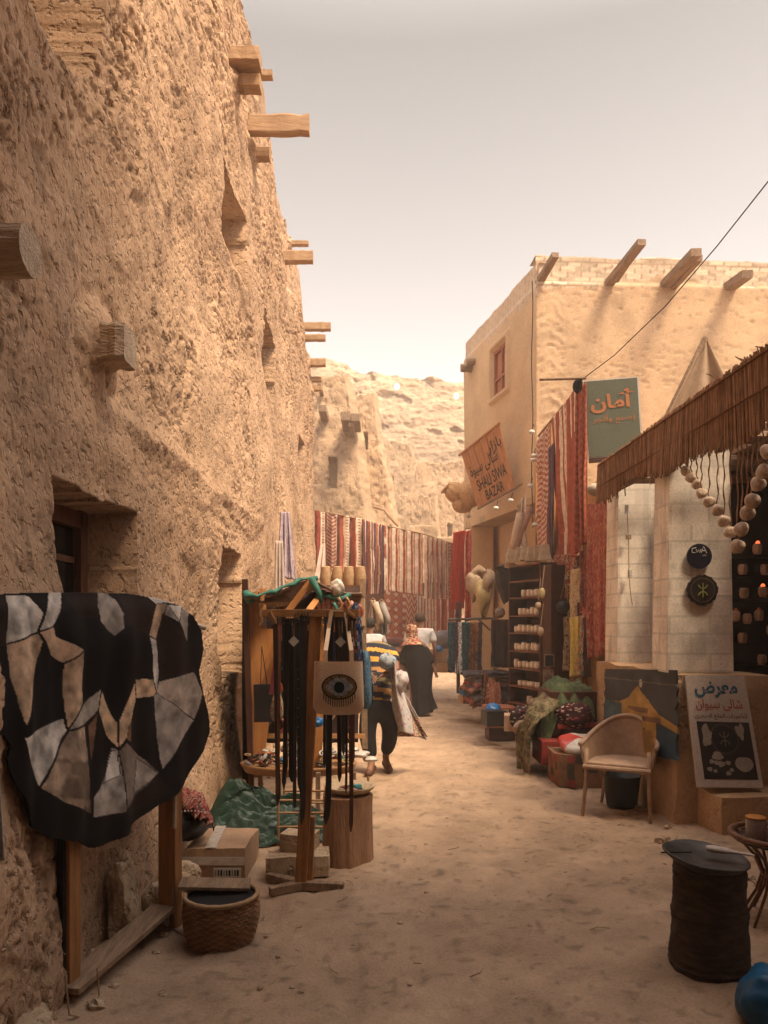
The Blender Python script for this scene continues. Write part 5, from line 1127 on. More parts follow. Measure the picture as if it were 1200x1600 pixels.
# leather sacks and hides hanging by the doorway
LEA = [mat('raw_hide', (.42, .30, .20), (.28, .18, .11), ns=6, rough=.7, bump=.4, bs=40), mat('dark_hide', (.05, .035, .03), (.03, .02, .02), rough=.6, bump=.4, bs=40), mat('yellow_hide', (.46, .36, .17), (.34, .25, .11), rough=.7, bump=.4, bs=40)]
def sackb(px, py, Y, rx, rz, m, lab, seed):
    b = MB(); b.ball(P(px, py, Y), (rx, rx * .7, rz), 20, 14, fn=lambda a, t: (1 - .45 * max(0, math.cos(t))) * (1 + .16 * math.sin(a * 2 + seed + t * 2) + .08 * math.sin(a * 7 + t * 3 + seed) + .5 * float(vnoise(math.cos(a) * 2 + seed, t * 2, seed))))
    return tag(b.build('leather_sack', m, None, True), lab, 'sack', 'leather sacks hung by the shop door')
for k, a in enumerate(((739, 912, 12.6, .14, .27, LEA[0], 'tan leather sack, leftmost by the shop door'), (755, 925, 12.4, .17, .34, LEA[2], 'big pale yellow leather sack by the shop door'), (765, 905, 12.3, .12, .25, LEA[0], 'brown leather sack partly behind the yellow one'), (748, 892, 12.7, .12, .14, LEA[0], 'folded hide on top of the hanging sacks'),
        (787, 905, 12.0, .12, .32, LEA[1], 'black leather sack hung in the shop doorway'), (797, 886, 11.9, .2, .10, LEA[1], 'black hide draped over the top of the shelves'))):
    sackb(a[0], a[1], a[2], a[3], a[4], a[5], a[6], k)
curtain(768, 968, 12.2, 797, 968, 12.0, 1042, 1044, lambda u, v: (.05, .03, .028), 'dark_dress', 'long dark brown dress hanging in the shop doorway', 'dress', 3, .05, 60, 30, 30)
b = MB(); b.ball(P(781, 957, 12.1), (.09, .08, .09), 12, 8); tag(b.build('beaded_cap', mat('beaded', (.4, .3, .25), (.06, .04, .04), ns=60), None, True), 'beaded cap above the dark dress in the doorway', 'cap')
# rolled rugs and pale bags over the shelves
for k, (px, py, ang, r_, L, c, lab) in enumerate(((804, 845, 78, .07, .9, (.50, .34, .22), 'tall rolled pale rug leaning over the shelves'), (812, 838, 70, .06, 1.0, (.40, .22, .15), 'brown rolled rug leaning over the shelves'), (820, 850, 100, .05, .8, (.55, .42, .3), 'thin cream roll at the right of the rolled rugs'))):
    p = P(px, py, 11.8); d = Vector((math.cos(R(ang)), 0, math.sin(R(ang)))) * L / 2
    b = MB(); b.tube([p - d, p, p + d], [r_ * 1.1, r_, r_ * .9], 12, jit=.05, col=c); tag(b.build('rolled_rug', CLOTH, None, True), lab, 'rug')
for k, px in enumerate((798, 808, 819, 830, 841, 851)):
    sackb_ = MB(); softbox(sackb_, P(px, 868 - k * 1.2, 10.9 - k * .25), (.16, .12, .20), .03, s=70 + k, taper=.7); sackb_.hasc = True; sackb_.c = [((.48, .34, .22), (.40, .28, .19), (.52, .40, .27))[k % 3]] * len(sackb_.f)
    tag(sackb_.build('cloth_bag', CLOTH, None, True), ['first', 'second', 'third', 'fourth', 'fifth', 'sixth'][k] + ' cream cloth bag from the left on top of the dark shelves', 'bag', 'cream bags on top of the shelves')
curtain(808, 790, 12.3, 822, 770, 12.2, 872, 860, speck((.42, .30, .22), [(.3, .18, .12), (.5, .4, .3)], .3, 5, 20), 'beige_shawl', 'beige shawl hung under the wooden sign', 'shawl', 2, .05, 61, 20, 40)
# dark shelf unit with white cups
su = thing('shelf_unit', 'tall dark brown shelf unit packed with small white cups at the shop front', 'shelf unit', (2.0, 9.6, 0))
A, B_ = (796, 10.45), (853, 9.6)          # front edge left (px,Y) and right
def sp(u, z, dep=0):
    xa, ya = X_at(A[0], A[1]), A[1]; xb, yb = X_at(B_[0], B_[1]), B_[1]
    d = Vector((xb - xa, yb - ya, 0)).normalized(); n = Vector((-d.y, d.x, 0)); n = n if n.x > 0 else -n
    return Vector((xa + (xb - xa) * u, ya + (yb - ya) * u, z)) + n * dep
def slab(u0, u1, z0, z1, d0, d1, nm, m, par):
    MB().prism([sp(u0, z0, d0), sp(u1, z0, d0), sp(u1, z0, d1), sp(u0, z0, d1)], (0, 0, z1 - z0)).build(nm, m, par)
ZB, ZT = .30, 2.42
slab(-.02, .0, .0, ZT, 0, .3, 'side_panel', DARKW, su); slab(.83, .86, .0, ZT, 0, .3, 'side_panel', DARKW, su); slab(0, .83, .0, ZT, .28, .3, 'back_panel', DARKW, su)
slab(.861, 1.1, .0, ZT - .05, .02, .3, 'side_panel', DARKW, su)
SHZ = [ZT - .02, 2.18, 1.95, 1.70, 1.46, 1.21, .97, .72, .48, .24]
nm_ = ['top', 'second', 'third', 'fourth', 'fifth', 'sixth', 'seventh', 'eighth', 'ninth', 'lowest']
for i, z in enumerate(SHZ): slab(0, .83, z, z + .02, -.01, .28, 'shelf', mat('shelf_edge', (.20, .075, .04), (.14, .05, .03), rough=.5), su)
CUP = mat('chalky_cup', (.82, .72, .60), (.72, .61, .49), ns=20, rough=.7, bump=.2)
cnt = [0, 0, 5, 6, 7, 7, 7, 6, 4, 5]
for i, z in enumerate(SHZ):
    n = cnt[i]
    for k in range(n):
        u = .78 - k * .115 + rr.uniform(-.01, .01); dp = .06 + rr.uniform(0, .02)
        if u < .04: continue
        h_ = rr.uniform(.085, .12) if i != 7 else .075; r_ = rr.uniform(.036, .043)
        b = MB(); b.lathe(sp(u, z + .02, dp), [(r_ * .8, 0), (r_, h_ * .25), (r_, h_ * .7), (r_ * .85, h_), (r_ * .7, h_), (r_ * .7, h_ * .8)], 12)
        tag(b.build('stoneware_cup', CUP, None, True), 'small chalk white cup on the %s board of dark shelf unit' % nm_[i], 'cup', 'white cups on the %s board' % nm_[i])
for k, (px, py, m, lab) in enumerate(((847, 925, LEA[2], 'olive pouch hanging on the side of the shelf unit'), (845, 985, LEA[0], 'small triangular pouch hanging low on the shelf unit'), (841, 945, LEA[0], 'tan pouch hanging on the shelf unit below the olive one'))):
    b = MB(); b.ball(P(px, py, 9.2), (.04, .03, .09 - .015 * k), 12, 8, fn=lambda a, t: 1 - .4 * max(0, math.cos(t))); t_ = thing('pouch', lab, 'pouch', P(px, py, 9.2)); b.build('pouch_body', m, t_, True); MB().tube([P(px, py - 8, 9.2), P(px + 4, py - 42, 9.25)], .006, 5).build('cord', ROPE, t_)
for k, (px, py, m, lab) in enumerate(((858, 1032, BLACK, 'black framed panel hung on the shop post'), (857, 1056, mat('patterned_tile', (.30, .2, .15), (.08, .04, .03), ns=30), 'patterned square panel hung under the black one'))):
    t_ = thing('framed_panel', lab, 'panel', P(px, py, 9.0)); MB().box(P(px, py, 9.0), (.12, .03, .15)).build('frame', OLDW, t_); MB().box(P(px, py, 8.97), (.10, .03, .13)).build('panel', m, t_)
b = MB(); b.ball(P(880, 947, 9.4), (.09, .07, .10), 14, 10, fn=lambda a, t: 1 - .3 * max(0, math.cos(t))); t_ = thing('black_pouch', 'black shoulder pouch hanging on the orange shop wall', 'pouch', P(880, 947, 9.4)); b.build('pouch_body', BLACK, t_, True); MB().tube([P(876, 935, 9.4), P(886, 895, 9.4), P(887, 940, 9.4)], .006, 5).build('strap', ROPE, t_)
# floor goods on the right
def pile(cx, cy, n, z0, cols, name, lab, cat, grp, seed, sx=.5, sy=.4, dz=.035):
    q = random.Random(seed)
    for k in range(n):
        b = MB(); w2 = sx * q.uniform(.8, 1.1); d2 = sy * q.uniform(.8, 1.1); c = Vector((cx + q.uniform(-.05, .05), cy + q.uniform(-.05, .05), z0 + dz * (k + .5))); col = cols[k % len(cols)]; rz = q.uniform(-.3, .3); sg = q.uniform(.02, .06)
        def f(u, v):
            x = (u - .5) * w2; y = (v - .5) * d2; e = max(0, abs(u - .5) * 2 - .8) * 5 * sg + max(0, abs(v - .5) * 2 - .8) * 5 * sg
            p = Vector((x * math.cos(rz) - y * math.sin(rz), x * math.sin(rz) + y * math.cos(rz), dz * .4 - e + float(vnoise(u * 5 + k, v * 5, seed)) * dz))
            return c + p
        b.grid(f, 16, 14, lambda u, v: tuple(a * (1.5 if (int(u * 16) % 4 == 0) else 1) for a in col)); o = b.build(name, CLOTH, None, True, solid=dz * .8)
        tag(o, lab or (['rust', 'plum', 'red', 'grey', 'tan', 'black'][k % 6] + ' folded textile in the %s half of the heap left of the shelf unit' % ('lower' if k < 6 else 'upper')), cat, grp)
pile(1.72, 12.0, 12, .28, [(.20, .09, .055), (.10, .05, .07), (.22, .07, .06), (.10, .09, .10), (.26, .17, .11), (.06, .05, .055)], 'folded_textile', None, 'textile', 'textiles heaped beside the shelves', 3, .75, .6, .045)
for k in range(7):
    q = random.Random(k); c = (q.choice([(.2, .08, .05), (.1, .06, .08), (.3, .13, .1)]))
    curtain(746 + k * 3, 1050 + k * 3, 12.0 - k * .1, 756 + k * 4, 1048 + k * 3, 11.6 - k * .1, 1096 + k, 1098 + k, speck(c, [(.4, .25, .18)], .25, k, 30), 'fringed_scarf', ['first', 'second', 'third', 'fourth', 'fifth', 'sixth', 'seventh'][k] + ' fringed scarf trailing down the left of the textile heap', 'scarf', 1, .05, 80 + k, 12, 20)
ws = thing('wooden_crate', 'orange wooden display crate with two levels holding cloth rolls on the ground', 'crate', P(778, 1110, 10.3))
c0 = Vector((X_at(779, 10.3), 10.3, 0))
OR = mat('orange_crate', (.40, .15, .08), (.30, .10, .05), ns=5, rough=.6, bump=.2)
for (dx, dz, sx, sz) in ((-.17, .31, .03, .26), (.20, .31, .03, .26)): MB().box(c0 + Vector((dx, 0, dz)), (sx, .45, sz)).build('side_panel', OR, ws)
for z in (.44, .19): MB().box(c0 + Vector((.01, 0, z)), (.42, .47, .025)).build('shelf', OR, ws)
for k in range(2):
    b = MB(); b.tube([c0 + Vector((-.1 + .12 * k, -.2, .27)), c0 + Vector((-.1 + .12 * k, .2, .27))], .055, 12, col=(.5, .42, .36)); tag(b.build('cloth_roll', CLOTH, None, True), ['left', 'right'][k] + ' pale flowered cloth roll inside the orange crate', 'cloth roll')
MB().box(c0 + Vector((.02, .02, .09)), (.36, .4, .18)).build('base_box', DARKW, ws)
crumple(P(770, 1108, 9.9), (.11, .1, .08), BLUEP, 'blue_plastic_bag', 'bright blue crumpled bag beside the orange crate', 'plastic bag', 22)
crumple(P(726, 1080, 12.3), (.10, .09, .08), BLUEP, 'blue_plastic_bag', 'blue bag on the sand below the hanging skirts', 'plastic bag', 23)
crumple(P(742, 1078, 12.2), (.13, .1, .07), mat('blue_grey_cloth', (.08, .10, .15)), 'grey_bag', 'dull blue grey bundle next to the blue bag under the skirts', 'bundle', 24)
sbox('carton', 735, 1092, 12.4, (.35, .3, .12), CARD, 'low brown carton on the sand under the skirts', 'box', 10, 5)
sbox('dark_box', 773, 1122, 9.7, (.28, .3, .20), BLACK, 'black box on the sand in front of the orange crate', 'box', 8, 6)
sbox('carton', 800, 1128, 9.3, (.2, .3, .2), CARD, 'open brown carton between black box and patterned bag', 'box', -10, 7)
pbag = speck((.03, .02, .025), [(.5, .42, .32), (.2, .05, .05)], .18, 12, 30)
for k, (px, py, Y, rx, rz_, pat, lab) in enumerate(((816, 1122, 9.2, .22, .16, pbag, 'black bag with white embroidered diamonds on the ground'), (822, 1138, 8.9, .2, .10, stripes([(.2, .12, .1), (.1, .07, .06), (.3, .2, .15)], 10, 3), 'striped brown bag in front of the black embroidered one'))):
    softbag(P(px, py, Y), rx, .16, rz_, 'embroidered_bag', lab, pat, k + 2, .0)
# green net covered chest and trunk
gc_ = thing('covered_chest', 'wooden chest draped with green and olive patterned shawls beside the porch plinth', 'chest', P(880, 1170, 8.0))
MB().box((2.05, 8.25, .62), (.52, .6, .5)).build('chest', DARKW, gc_, bevel=.01)
MB().box((2.02, 8.0, .24), (.72, .5, .26)).build('red_tray', mat('red_lacquer', (.30, .045, .035), (.22, .03, .025), rough=.5, bump=.1), gc_, bevel=.01)
def drape(u, v):
    x = 1.78 + .48 * u; y = 7.90 + .70 * v
    e = max(0, (.22 - u) / .22); z = .94 - .55 * e ** 1.3 - .06 * math.sin(u * 9) * .4 - max(0, (.16 - v) / .16) * (.22 + .15 * math.sin(u * 11) ** 2) + float(fbm(u * 4, v * 4, 200, 3)) * .07
    return Vector((x - .12 * e, y - .08 * max(0, .16 - v), max(.03, z)))
g1 = speck((.09, .145, .07), [(.12, .18, .085), (.13, .135, .075), (.20, .19, .11), (.10, .08, .055)], .5, 14, 90)
b = MB(); b.grid(drape, 90, 75, g1); b.build('green_shawl', CLOTH, gc_, True, solid=.008)
def drape2(u, v):
    x = 1.55 + .30 * u - .05 * math.sin(v * 6); y = 7.78 + .75 * v; z = .86 * u ** .55 * (1 - .25 * (2 * v - 1) ** 2) + .02 + float(fbm(u * 5, v * 5, 210, 3)) * .12
    f = .035 * math.sin(v * 26 + u * 3) + .02 * math.sin(v * 47)
    return Vector((x - f - .10 * math.sin(math.pi * u), y - .06 * math.sin(math.pi * u), max(.03, z)))
g2 = speck((.15, .13, .07), [(.22, .18, .10), (.09, .10, .05), (.27, .20, .13), (.14, .07, .05)], .6, 15, 90)
b = MB(); b.grid(drape2, 40, 80, g2); b.build('olive_net', CLOTH, gc_, True, solid=.01)
softbag(Vector((2.05, 7.92, .62)), .28, .14, .14, 'woven_bag', 'dark red woven bag with white stitches under the green shawl', speck((.045, .018, .02), [(.5, .35, .3), (.25, .05, .05)], .2, 16, 40), 4, 0)
po = thing('patterned_pouf', 'square kilim pouf with diamond pattern standing on the sand under a plastic packed cushion', 'pouf', (2.0, 7.3, 0))
b = MB(); softbox(b, (2.02, 7.45, .16), (.62, .55, .32), .02, s=90)
dm = diamonds((.30, .07, .06), (.08, .07, .05), (.24, .13, .07), 5, 3); b.hasc = True
b.c = [dm(((V_[0] + V_[1]) * 1.5) % 1, (V_[2] * 3) % 1) if True else None for V_ in [np.mean([b.v[i] for i in f], 0) for f in b.f]]
b.build('pouf_body', CLOTH, po, True)
pk = thing('packed_cushion', 'red and white cushion in clear plastic lying on the kilim pouf', 'cushion', (2.0, 7.35, .33))
b = MB(); 
def cush(u, v):
    a = u * 2 * math.pi; th = math.pi * v; x = math.copysign(abs(math.cos(a)) ** .5, math.cos(a)); y = math.copysign(abs(math.sin(a)) ** .5, math.sin(a)); s = max(0, math.sin(th)) ** .5
    return Vector((2.02 + x * s * .26, 7.36 + y * s * .2 + .03, .39 + math.cos(th) * .07 + .06 * y * s * .6 + float(vnoise(x * s * 3, y * s * 3, 5)) * .03))
b.grid(cush, 36, 22, lambda u, v: (.50, .06, .05) if (.32 < u < .58 or .88 < u < .98) else (.55, .48, .42)); b.build('cushion_body', mat('glossy_print', attr=True, rough=.25, bump=.4, bs=22, bd=.012, spec=.6), pk, True)
sbox('red_tray', 905, 1130, 8.1, (.62, .45, .05), _M['red_lacquer'], 'red lacquered tray under the green shawl', 'tray', 3, 8)
# ---------------------------------------------------------------- green banner sign
gs = thing('green_sign', 'green board with orange Arabic lettering and white edge hung above the reed matting', 'sign', P(957, 715, 8.9))
qa = [P(910, 595, 8.9), P(998, 588, 8.75), P(1005, 710, 8.75), P(919, 717, 8.9)]
na = (qa[1] - qa[0]).cross(qa[3] - qa[0]).normalized(); na = na if na.y < 0 else -na
MB().prism(qa, -na * .03).build('white_edge', mat('white_board', (.66, .60, .55), bump=.1), gs)
qi = [bil(qa, .02, .015) + na * .004, bil(qa, .97, .015) + na * .004, bil(qa, .97, .985) + na * .004, bil(qa, .02, .985) + na * .004]
MB().prism(qi, -na * .003).build('face', mat('sage_green', (.125, .14, .10), (.105, .12, .09), ns=2, rough=.5, bump=.05), gs)
ORL = mat('orange_lettering', (.50, .20, .09), bump=0)
text_on(qi, arabic('أمان'), .10, .95, .13, .43, ORL, 'lettering', gs, .006, bold=.035)
text_on(qi, arabic('إصنع وأتجر'), .12, .93, .45, .58, mat('dull_orange_lettering', (.44, .19, .08), bump=0), 'lettering', gs, .006, bold=.012)
MB().bar(P(920, 720, 8.92), P(960, 717, 8.85), .06, .05).build('lower_batten', DARKW, gs)
b = MB(); b.ball(P(905, 603, 8.95), (.07, .06, .08), 12, 8, fn=lambda a, t: 1 + .2 * math.sin(a * 3)); tag(b.build('knotted_rag', CLOTH, None, True), 'knotted pale rag at the end of the sign pole', 'rag'); 
b = MB(); b.ball(P(931, 765, 8.2), (.08, .07, .06), 14, 10, fn=lambda a, t: 1 + .25 * math.sin(a * 2 + t)); sk_ = tag(b.build('animal_skull', mat('bone', (.5, .42, .33), (.3, .22, .16)), None, True), 'small pale animal skull on the post beside the reed matting', 'skull')
# overhead cable
b = MB(); b.tube([P(908, 594, 8.95), P(960, 555, 8.6), P(1040, 478, 7.9), P(1120, 385, 7.0), P(1203, 280, 6.0), P(1350, 60, 5.0)], .006, 6); tag(b.build('overhead_cable', DARK), 'thin dark cable rising from the sign pole across the sky', 'cable')
# tent cloth over the porch roof
tc3 = thing('canvas_peak', 'pale canvas pulled up to a peak on a pole behind the reed matting', 'canvas', P(1095, 650, 8.0))
MB().tube([P(1035, 665, 8.0), P(1102, 528, 8.0)], .03, 8).build('pole', OLDW, tc3)
ap = P(1103, 527, 8.0)
def tent(u, v):
    e = P(1042, 652, 7.85).lerp(P(1150, 640, 8.2), u); p = ap.lerp(e, v); p.y += .10 * math.sin(u * 11) * v; p.z -= .05 * math.sin(u * math.pi) * math.sin(v * math.pi); return p
b = MB(); b.grid(tent, 40, 30, lambda u, v: (.46, .33, .23)); o = b.build('canvas', THINC, tc3, True, solid=.008)
MB().tube([P(1050, 655, 7.8), P(1062, 640, 7.8), P(1078, 650, 7.8)], [.05, .06, .03], 8).build('bundle', OLDW, tc3)
# ---------------------------------------------------------------- garland of salt balls
BALL = mat('chalky_ball', (.62, .47, .35), (.50, .36, .26), ns=14, rough=.7, bump=.4, bs=60)
BEAD = mat('red_cord', (.28, .10, .05), (.20, .12, .06), ns=60, bump=.5, bs=120)
gl = [(1071, 736), (1080, 747), (1089, 757), (1096, 771), (1108, 784), (1121, 797), (1131, 814), (1141, 832), (1152, 854), (1159, 827), (1167, 802), (1175, 783), (1184, 757), (1193, 737), (1200, 706)]
ordn = 'first second third fourth fifth sixth seventh eighth ninth tenth eleventh twelfth thirteenth fourteenth fifteenth'.split()
for k, (px, py) in enumerate(gl):
    t = (px - CXP) / F; Y = (2.31 + 4.41 * .03 + .03) / (t + .03); X = t * Y; z = EYE - (py - HY) * Y / F; r_ = .040 + .006 * (k > 7) + rr.uniform(-.001, .002)
    t_ = thing('hanging_ball', 'chalky white ball on a beaded cord, %s from the left in the garland' % ordn[k] + (', hanging lowest' if k == 8 else ''), 'ball', (X, Y, z), 'white balls of the hanging garland')
    b = MB(); rq = Matrix.Rotation(rr.uniform(0, 3), 3, 'X'); sd_ = rr.uniform(0, 9)
    b.ball((X, Y, z), (r_, r_, r_ * .93), 16, 12, rot=rq, fn=lambda a, th: 1 + .07 * math.cos(th * 4 + sd_) + .05 * math.sin(a * 3 + sd_)); b.build('ball', BALL, t_, True)
    b = MB(); zt = 2.93; n = 14; b.tube([(X + .008 * math.sin(i * 1.3 + k), Y + .006 * math.cos(i + k), z + r_ * .8 + (zt - z - r_ * .8) * i / (n - 1)) for i in range(n)], [.004 + .0025 * (i % 3 == 0) for i in range(n)], 5); b.build('cord', BEAD, t_)
# ---------------------------------------------------------------- discs on the second pillar, socket string on the first
fy = 5.875
def roundp(c, r, th, m, nm, par, n=36, wob=0):
    b = MB(); pts = [Vector(c) + Vector((r * (1 + wob * math.sin(k * 2.3) + wob * .6 * math.sin(k * 1.1)) * math.cos(2 * math.pi * k / n), 0, r * (1 + wob * math.sin(k * 2.3)) * math.sin(2 * math.pi * k / n))) for k in range(n)]
    b.prism(pts, (0, th, 0)); return b.build(nm, m, par)
NAVY = mat('navy_vinyl', (.014, .014, .028), rough=.35, bump=0); WHT = mat('white_vinyl', (.62, .58, .55), bump=0)
c1 = P(1093, 869, fy); t_ = thing('round_sticker', 'round navy disc with white lettering on the second white pillar', 'sticker', c1)
roundp(c1, .100, .012, NAVY, 'disc', t_)
q1 = [c1 + Vector((-.1, -.002, .1)), c1 + Vector((.1, -.002, .1)), c1 + Vector((.1, -.002, -.1)), c1 + Vector((-.1, -.002, -.1))]
b = MB()
for pts in ([(.36, .16), (.2, .2), (.2, .36), (.32, .36)], [(.36, .22), (.40, .35), (.46, .25), (.50, .36), (.56, .22)], [(.56, .36), (.66, .12), (.78, .38)], [(.6, .28), (.74, .28)]):
    b.tube([bil(q1, u, v) for u, v in pts], .0042, 5)
b.build('lettering', WHT, t_)
text_on(q1, 'cafe', .60, .76, .42, .5, WHT, 'small_lettering', t_, .003)
c2 = P(1098, 922, fy); t_ = thing('carved_disc', 'dark rough edged disc with a green amazigh symbol on the second white pillar', 'plaque', c2)
roundp(c2, .122, .02, mat('dark_slate', (.035, .022, .016), (.015, .01, .01), ns=14, rough=.45, bump=.6, bs=40), 'disc', t_, 40, .035)
def yaz(par, c, s, m, yaw=None, r=.005):
    b = MB(); n = 10
    b.tube([c + Vector((s * .62 * math.cos(a), 0, s * .95 - s * .75 * math.sin(a))) for a in [math.pi * (.12 + .76 * i / n) for i in range(n + 1)]], r, 5)
    b.tube([c + Vector((s * .62 * math.cos(a), 0, -s * .95 + s * .75 * math.sin(a))) for a in [math.pi * (.12 + .76 * i / n) for i in range(n + 1)]], r, 5)
    b.tube([c + Vector((0, -.002, s * .9)), c + Vector((0, -.002, -s * .95))], r, 5)
    if yaw is not None: b.v = [tuple(yaw(Vector(v))) for v in b.v]
    return b.build('symbol', m, par)
yaz(t_, c2 + Vector((0, -.004, 0)), .062, mat('lime_paint', (.32, .34, .10), bump=0))
b = MB(); b.tube([c2 + Vector((.095 * math.cos(a) , -.003, .095 * math.sin(a))) for a in [i * .3 for i in range(22)]], .002, 4); b.build('ring', mat('pale_scratch', (.25, .19, .13), bump=0), t_)
t_ = thing('socket_string', 'brown cable with three small white electric boxes down the front of the first pillar', 'cable', P(981, 800, 7.4))
b = MB(); b.tube([P(980, 800, 7.44), P(982, 840, 7.42), P(983, 900, 7.4), P(985, 925, 7.38), P(988, 945, 7.38)], .005, 5); b.build('wire', ROPE, t_)
for (px, py, w2, h2, m) in ((979, 796, .032, .09, WHT), (982, 839, .05, .045, OLDW), (984, 897, .035, .08, WHT)): MB().box(P(px, py, 7.42), (w2, .03, h2)).build('socket_box', m, t_, bevel=.003)
# scarf between pillars
curtain(1028, 870, 8.0, 1036, 870, 7.9, 1018, 1018, speck((.34, .27, .33), [(.2, .12, .2), (.45, .38, .4)], .4, 3, 30), 'violet_scarf', 'pale violet scarf hanging in the gap between the white pillars', 'scarf', 1, .03, 91, 10, 30)
b = MB(); b.tube([P(1002, 1038, 7.6), P(1036, 1036, 7.1)], [.02, .03], 8); tag(b.build('rolled_mat', WICK), 'rolled mat lying on the plinth between the pillars', 'mat')
# ---------------------------------------------------------------- painted board on the plinth side
pt = thing('painted_board', 'ragged painted panel of an ochre hill town under a dark sky leaning on the plinth', 'painting', (2.2, 6.6, .5))
pq = [P(947, 1045, 7.35), P(1057, 1047, 5.78), P(1061, 1190, 5.72), P(944, 1160, 7.3)]
twn = [(.10, .40), (.24, .42), (.38, .36), (.44, .28), (.52, .20), (.58, .28), (.66, .36), (.72, .44), (.80, .52), (1.0, .62), (1.0, .70), (.76, .60), (.76, .9), (.28, .9), (.28, .44)]
def painting(u, v):
    x = np.array([u]); y = np.array([v])
    c = (.045, .05, .06)
    if v > .22 and u < .3 + .1 * v: c = (.06, .12, .15) if v > .42 else c
    if v > .66 and u > .72: c = (.03, .07, .11)
    if inpoly(x, y, np.array(twn))[0]: c = (.46, .27, .07)
    if .46 < v < .52 and .38 < u < .66 and v < .40 + .24 * u: c = (.22, .11, .06)
    if .56 < v < .62 and .58 < u < .82: c = (.22, .11, .06)
    if v > .56 and .30 < u < .70 and (int(u * 34) % 4 == 0) and (int(v * 30) % 4 == 1): c = (.10, .06, .05)
    if u < .22 and v > .70 + .1 * math.sin(u * 30): c = (.42, .25, .05)
    if v > .72 and .22 < u < .72: c = (.36, .20, .06)
    if ((u - .56) / .022) ** 2 + ((v - .17) / .055) ** 2 < 1: c = (.5, .48, .40)
    k = .85 + .5 * float(fbm(u * 9, v * 9, 4, 3)); 
    if abs(v - .12 - .05 * u) < .006 : c = (.18, .15, .12)
    return tuple(a * k for a in c)
n_ = (pq[1] - pq[0]).cross(pq[3] - pq[0]).normalized(); n_ = n_ if n_.x < 0 else -n_
b = MB(); b.grid(lambda u, v: bil(pq, u + float(vnoise(v * 14, 1, 3)) * .03 * (u > .99) - float(vnoise(v * 12, 4, 3)) * .03 * (u < .01), v + float(vnoise(u * 14, 2, 4)) * .03 * (v > .99)) + n_ * .0, 120, 100, painting); b.build('painted_face', PAINT, pt, solid=.015)
# ---------------------------------------------------------------- poster board on the step
ps = thing('poster_board', 'white leaning board with Arabic handwriting above a photograph of salt lamps', 'poster board', P(1132, 1230, 5.6))
q2 = [P(1070, 1054, 5.80), P(1163, 1056, 5.80), P(1193, 1231, 5.55), P(1090, 1230, 5.55)]
n2 = (q2[1] - q2[0]).cross(q2[3] - q2[0]).normalized(); n2 = n2 if n2.y < 0 else -n2
MB().prism(q2, -n2 * .025).build('board', mat('off_white_board', (.50, .41, .34), (.44, .35, .29), ns=3, rough=.5, bump=.08), ps)
text_on(q2, arabic('معرض'), .13, .84, .06, .21, mat('blue_paint', (.03, .10, .16), bump=0), 'lettering', ps, .004, bold=.03)
text_on(q2, arabic('شالى سيوان'), .12, .88, .22, .33, mat('red_paint', (.36, .05, .03), bump=0), 'lettering', ps, .004, bold=.01)
text_on(q2, arabic('لأباجورات الملح الصخرى'), .08, .93, .345, .41, INK, 'lettering', ps, .004, bold=.012)
q3 = [bil(q2, .10, .425), bil(q2, .94, .43), bil(q2, .94, .93), bil(q2, .12, .93)]; q3 = [p + n2 * .003 for p in q3]
ph = MB().prism(q3, -n2 * .002).build('photo_print', mat('dark_print', (.028, .02, .018), rough=.4, bump=0), ps)
def blobp(u, v, ru, rv, m, nm, seed=0, wob=.1, off=.003):
    n = 24; pts = []
    for k in range(n):
        a = 2 * math.pi * k / n; w_ = 1 + wob * math.sin(a * 3 + seed) + wob * .6 * math.sin(a * 5 + seed * 2); pts.append(bil(q3, u + ru * w_ * math.cos(a), v + rv * w_ * math.sin(a)) + n2 * off)
    MB().prism(pts, n2 * .0015).build(nm, m, ph)
PLM = mat('printed_cream', (.34, .28, .22), (.28, .22, .17), ns=9, bump=0); PGR = mat('printed_brown', (.09, .06, .045), ns=9, bump=0)
blobp(.48, .30, .27, .27, PGR, 'printed_disc', 2, .02); blobp(.48, .30, .24, .24, mat('dark_slate2', (.02, .016, .014), bump=0), 'printed_disc', 2, .02, .005)
blobp(.16, .25, .10, .19, PLM, 'printed_rock', 1, .18); blobp(.80, .16, .08, .13, PLM, 'printed_rock', 4, .22)
blobp(.78, .74, .17, .13, PLM, 'printed_lamp', 3, .04)
for k, (u, v, r_) in enumerate(((.30, .60, .10), (.18, .70, .05), (.35, .74, .07), (.48, .72, .05), (.12, .83, .05), (.22, .86, .04), (.53, .84, .04), (.46, .90, .05), (.27, .72, .05))): blobp(u, v, r_, r_ * .75, PLM, 'printed_lamp', k, .12)
cc_ = bil(q3, .48, .30) + n2 * .008; xa_ = (q3[1] - q3[0]).normalized(); za_ = (q3[0] - q3[3]).normalized()
yaz(ph, Vector((0, 0, 0)), .062, mat('printed_gold', (.20, .17, .10), bump=0), yaw=lambda v: cc_ + xa_ * v.x + za_ * v.z, r=.004)
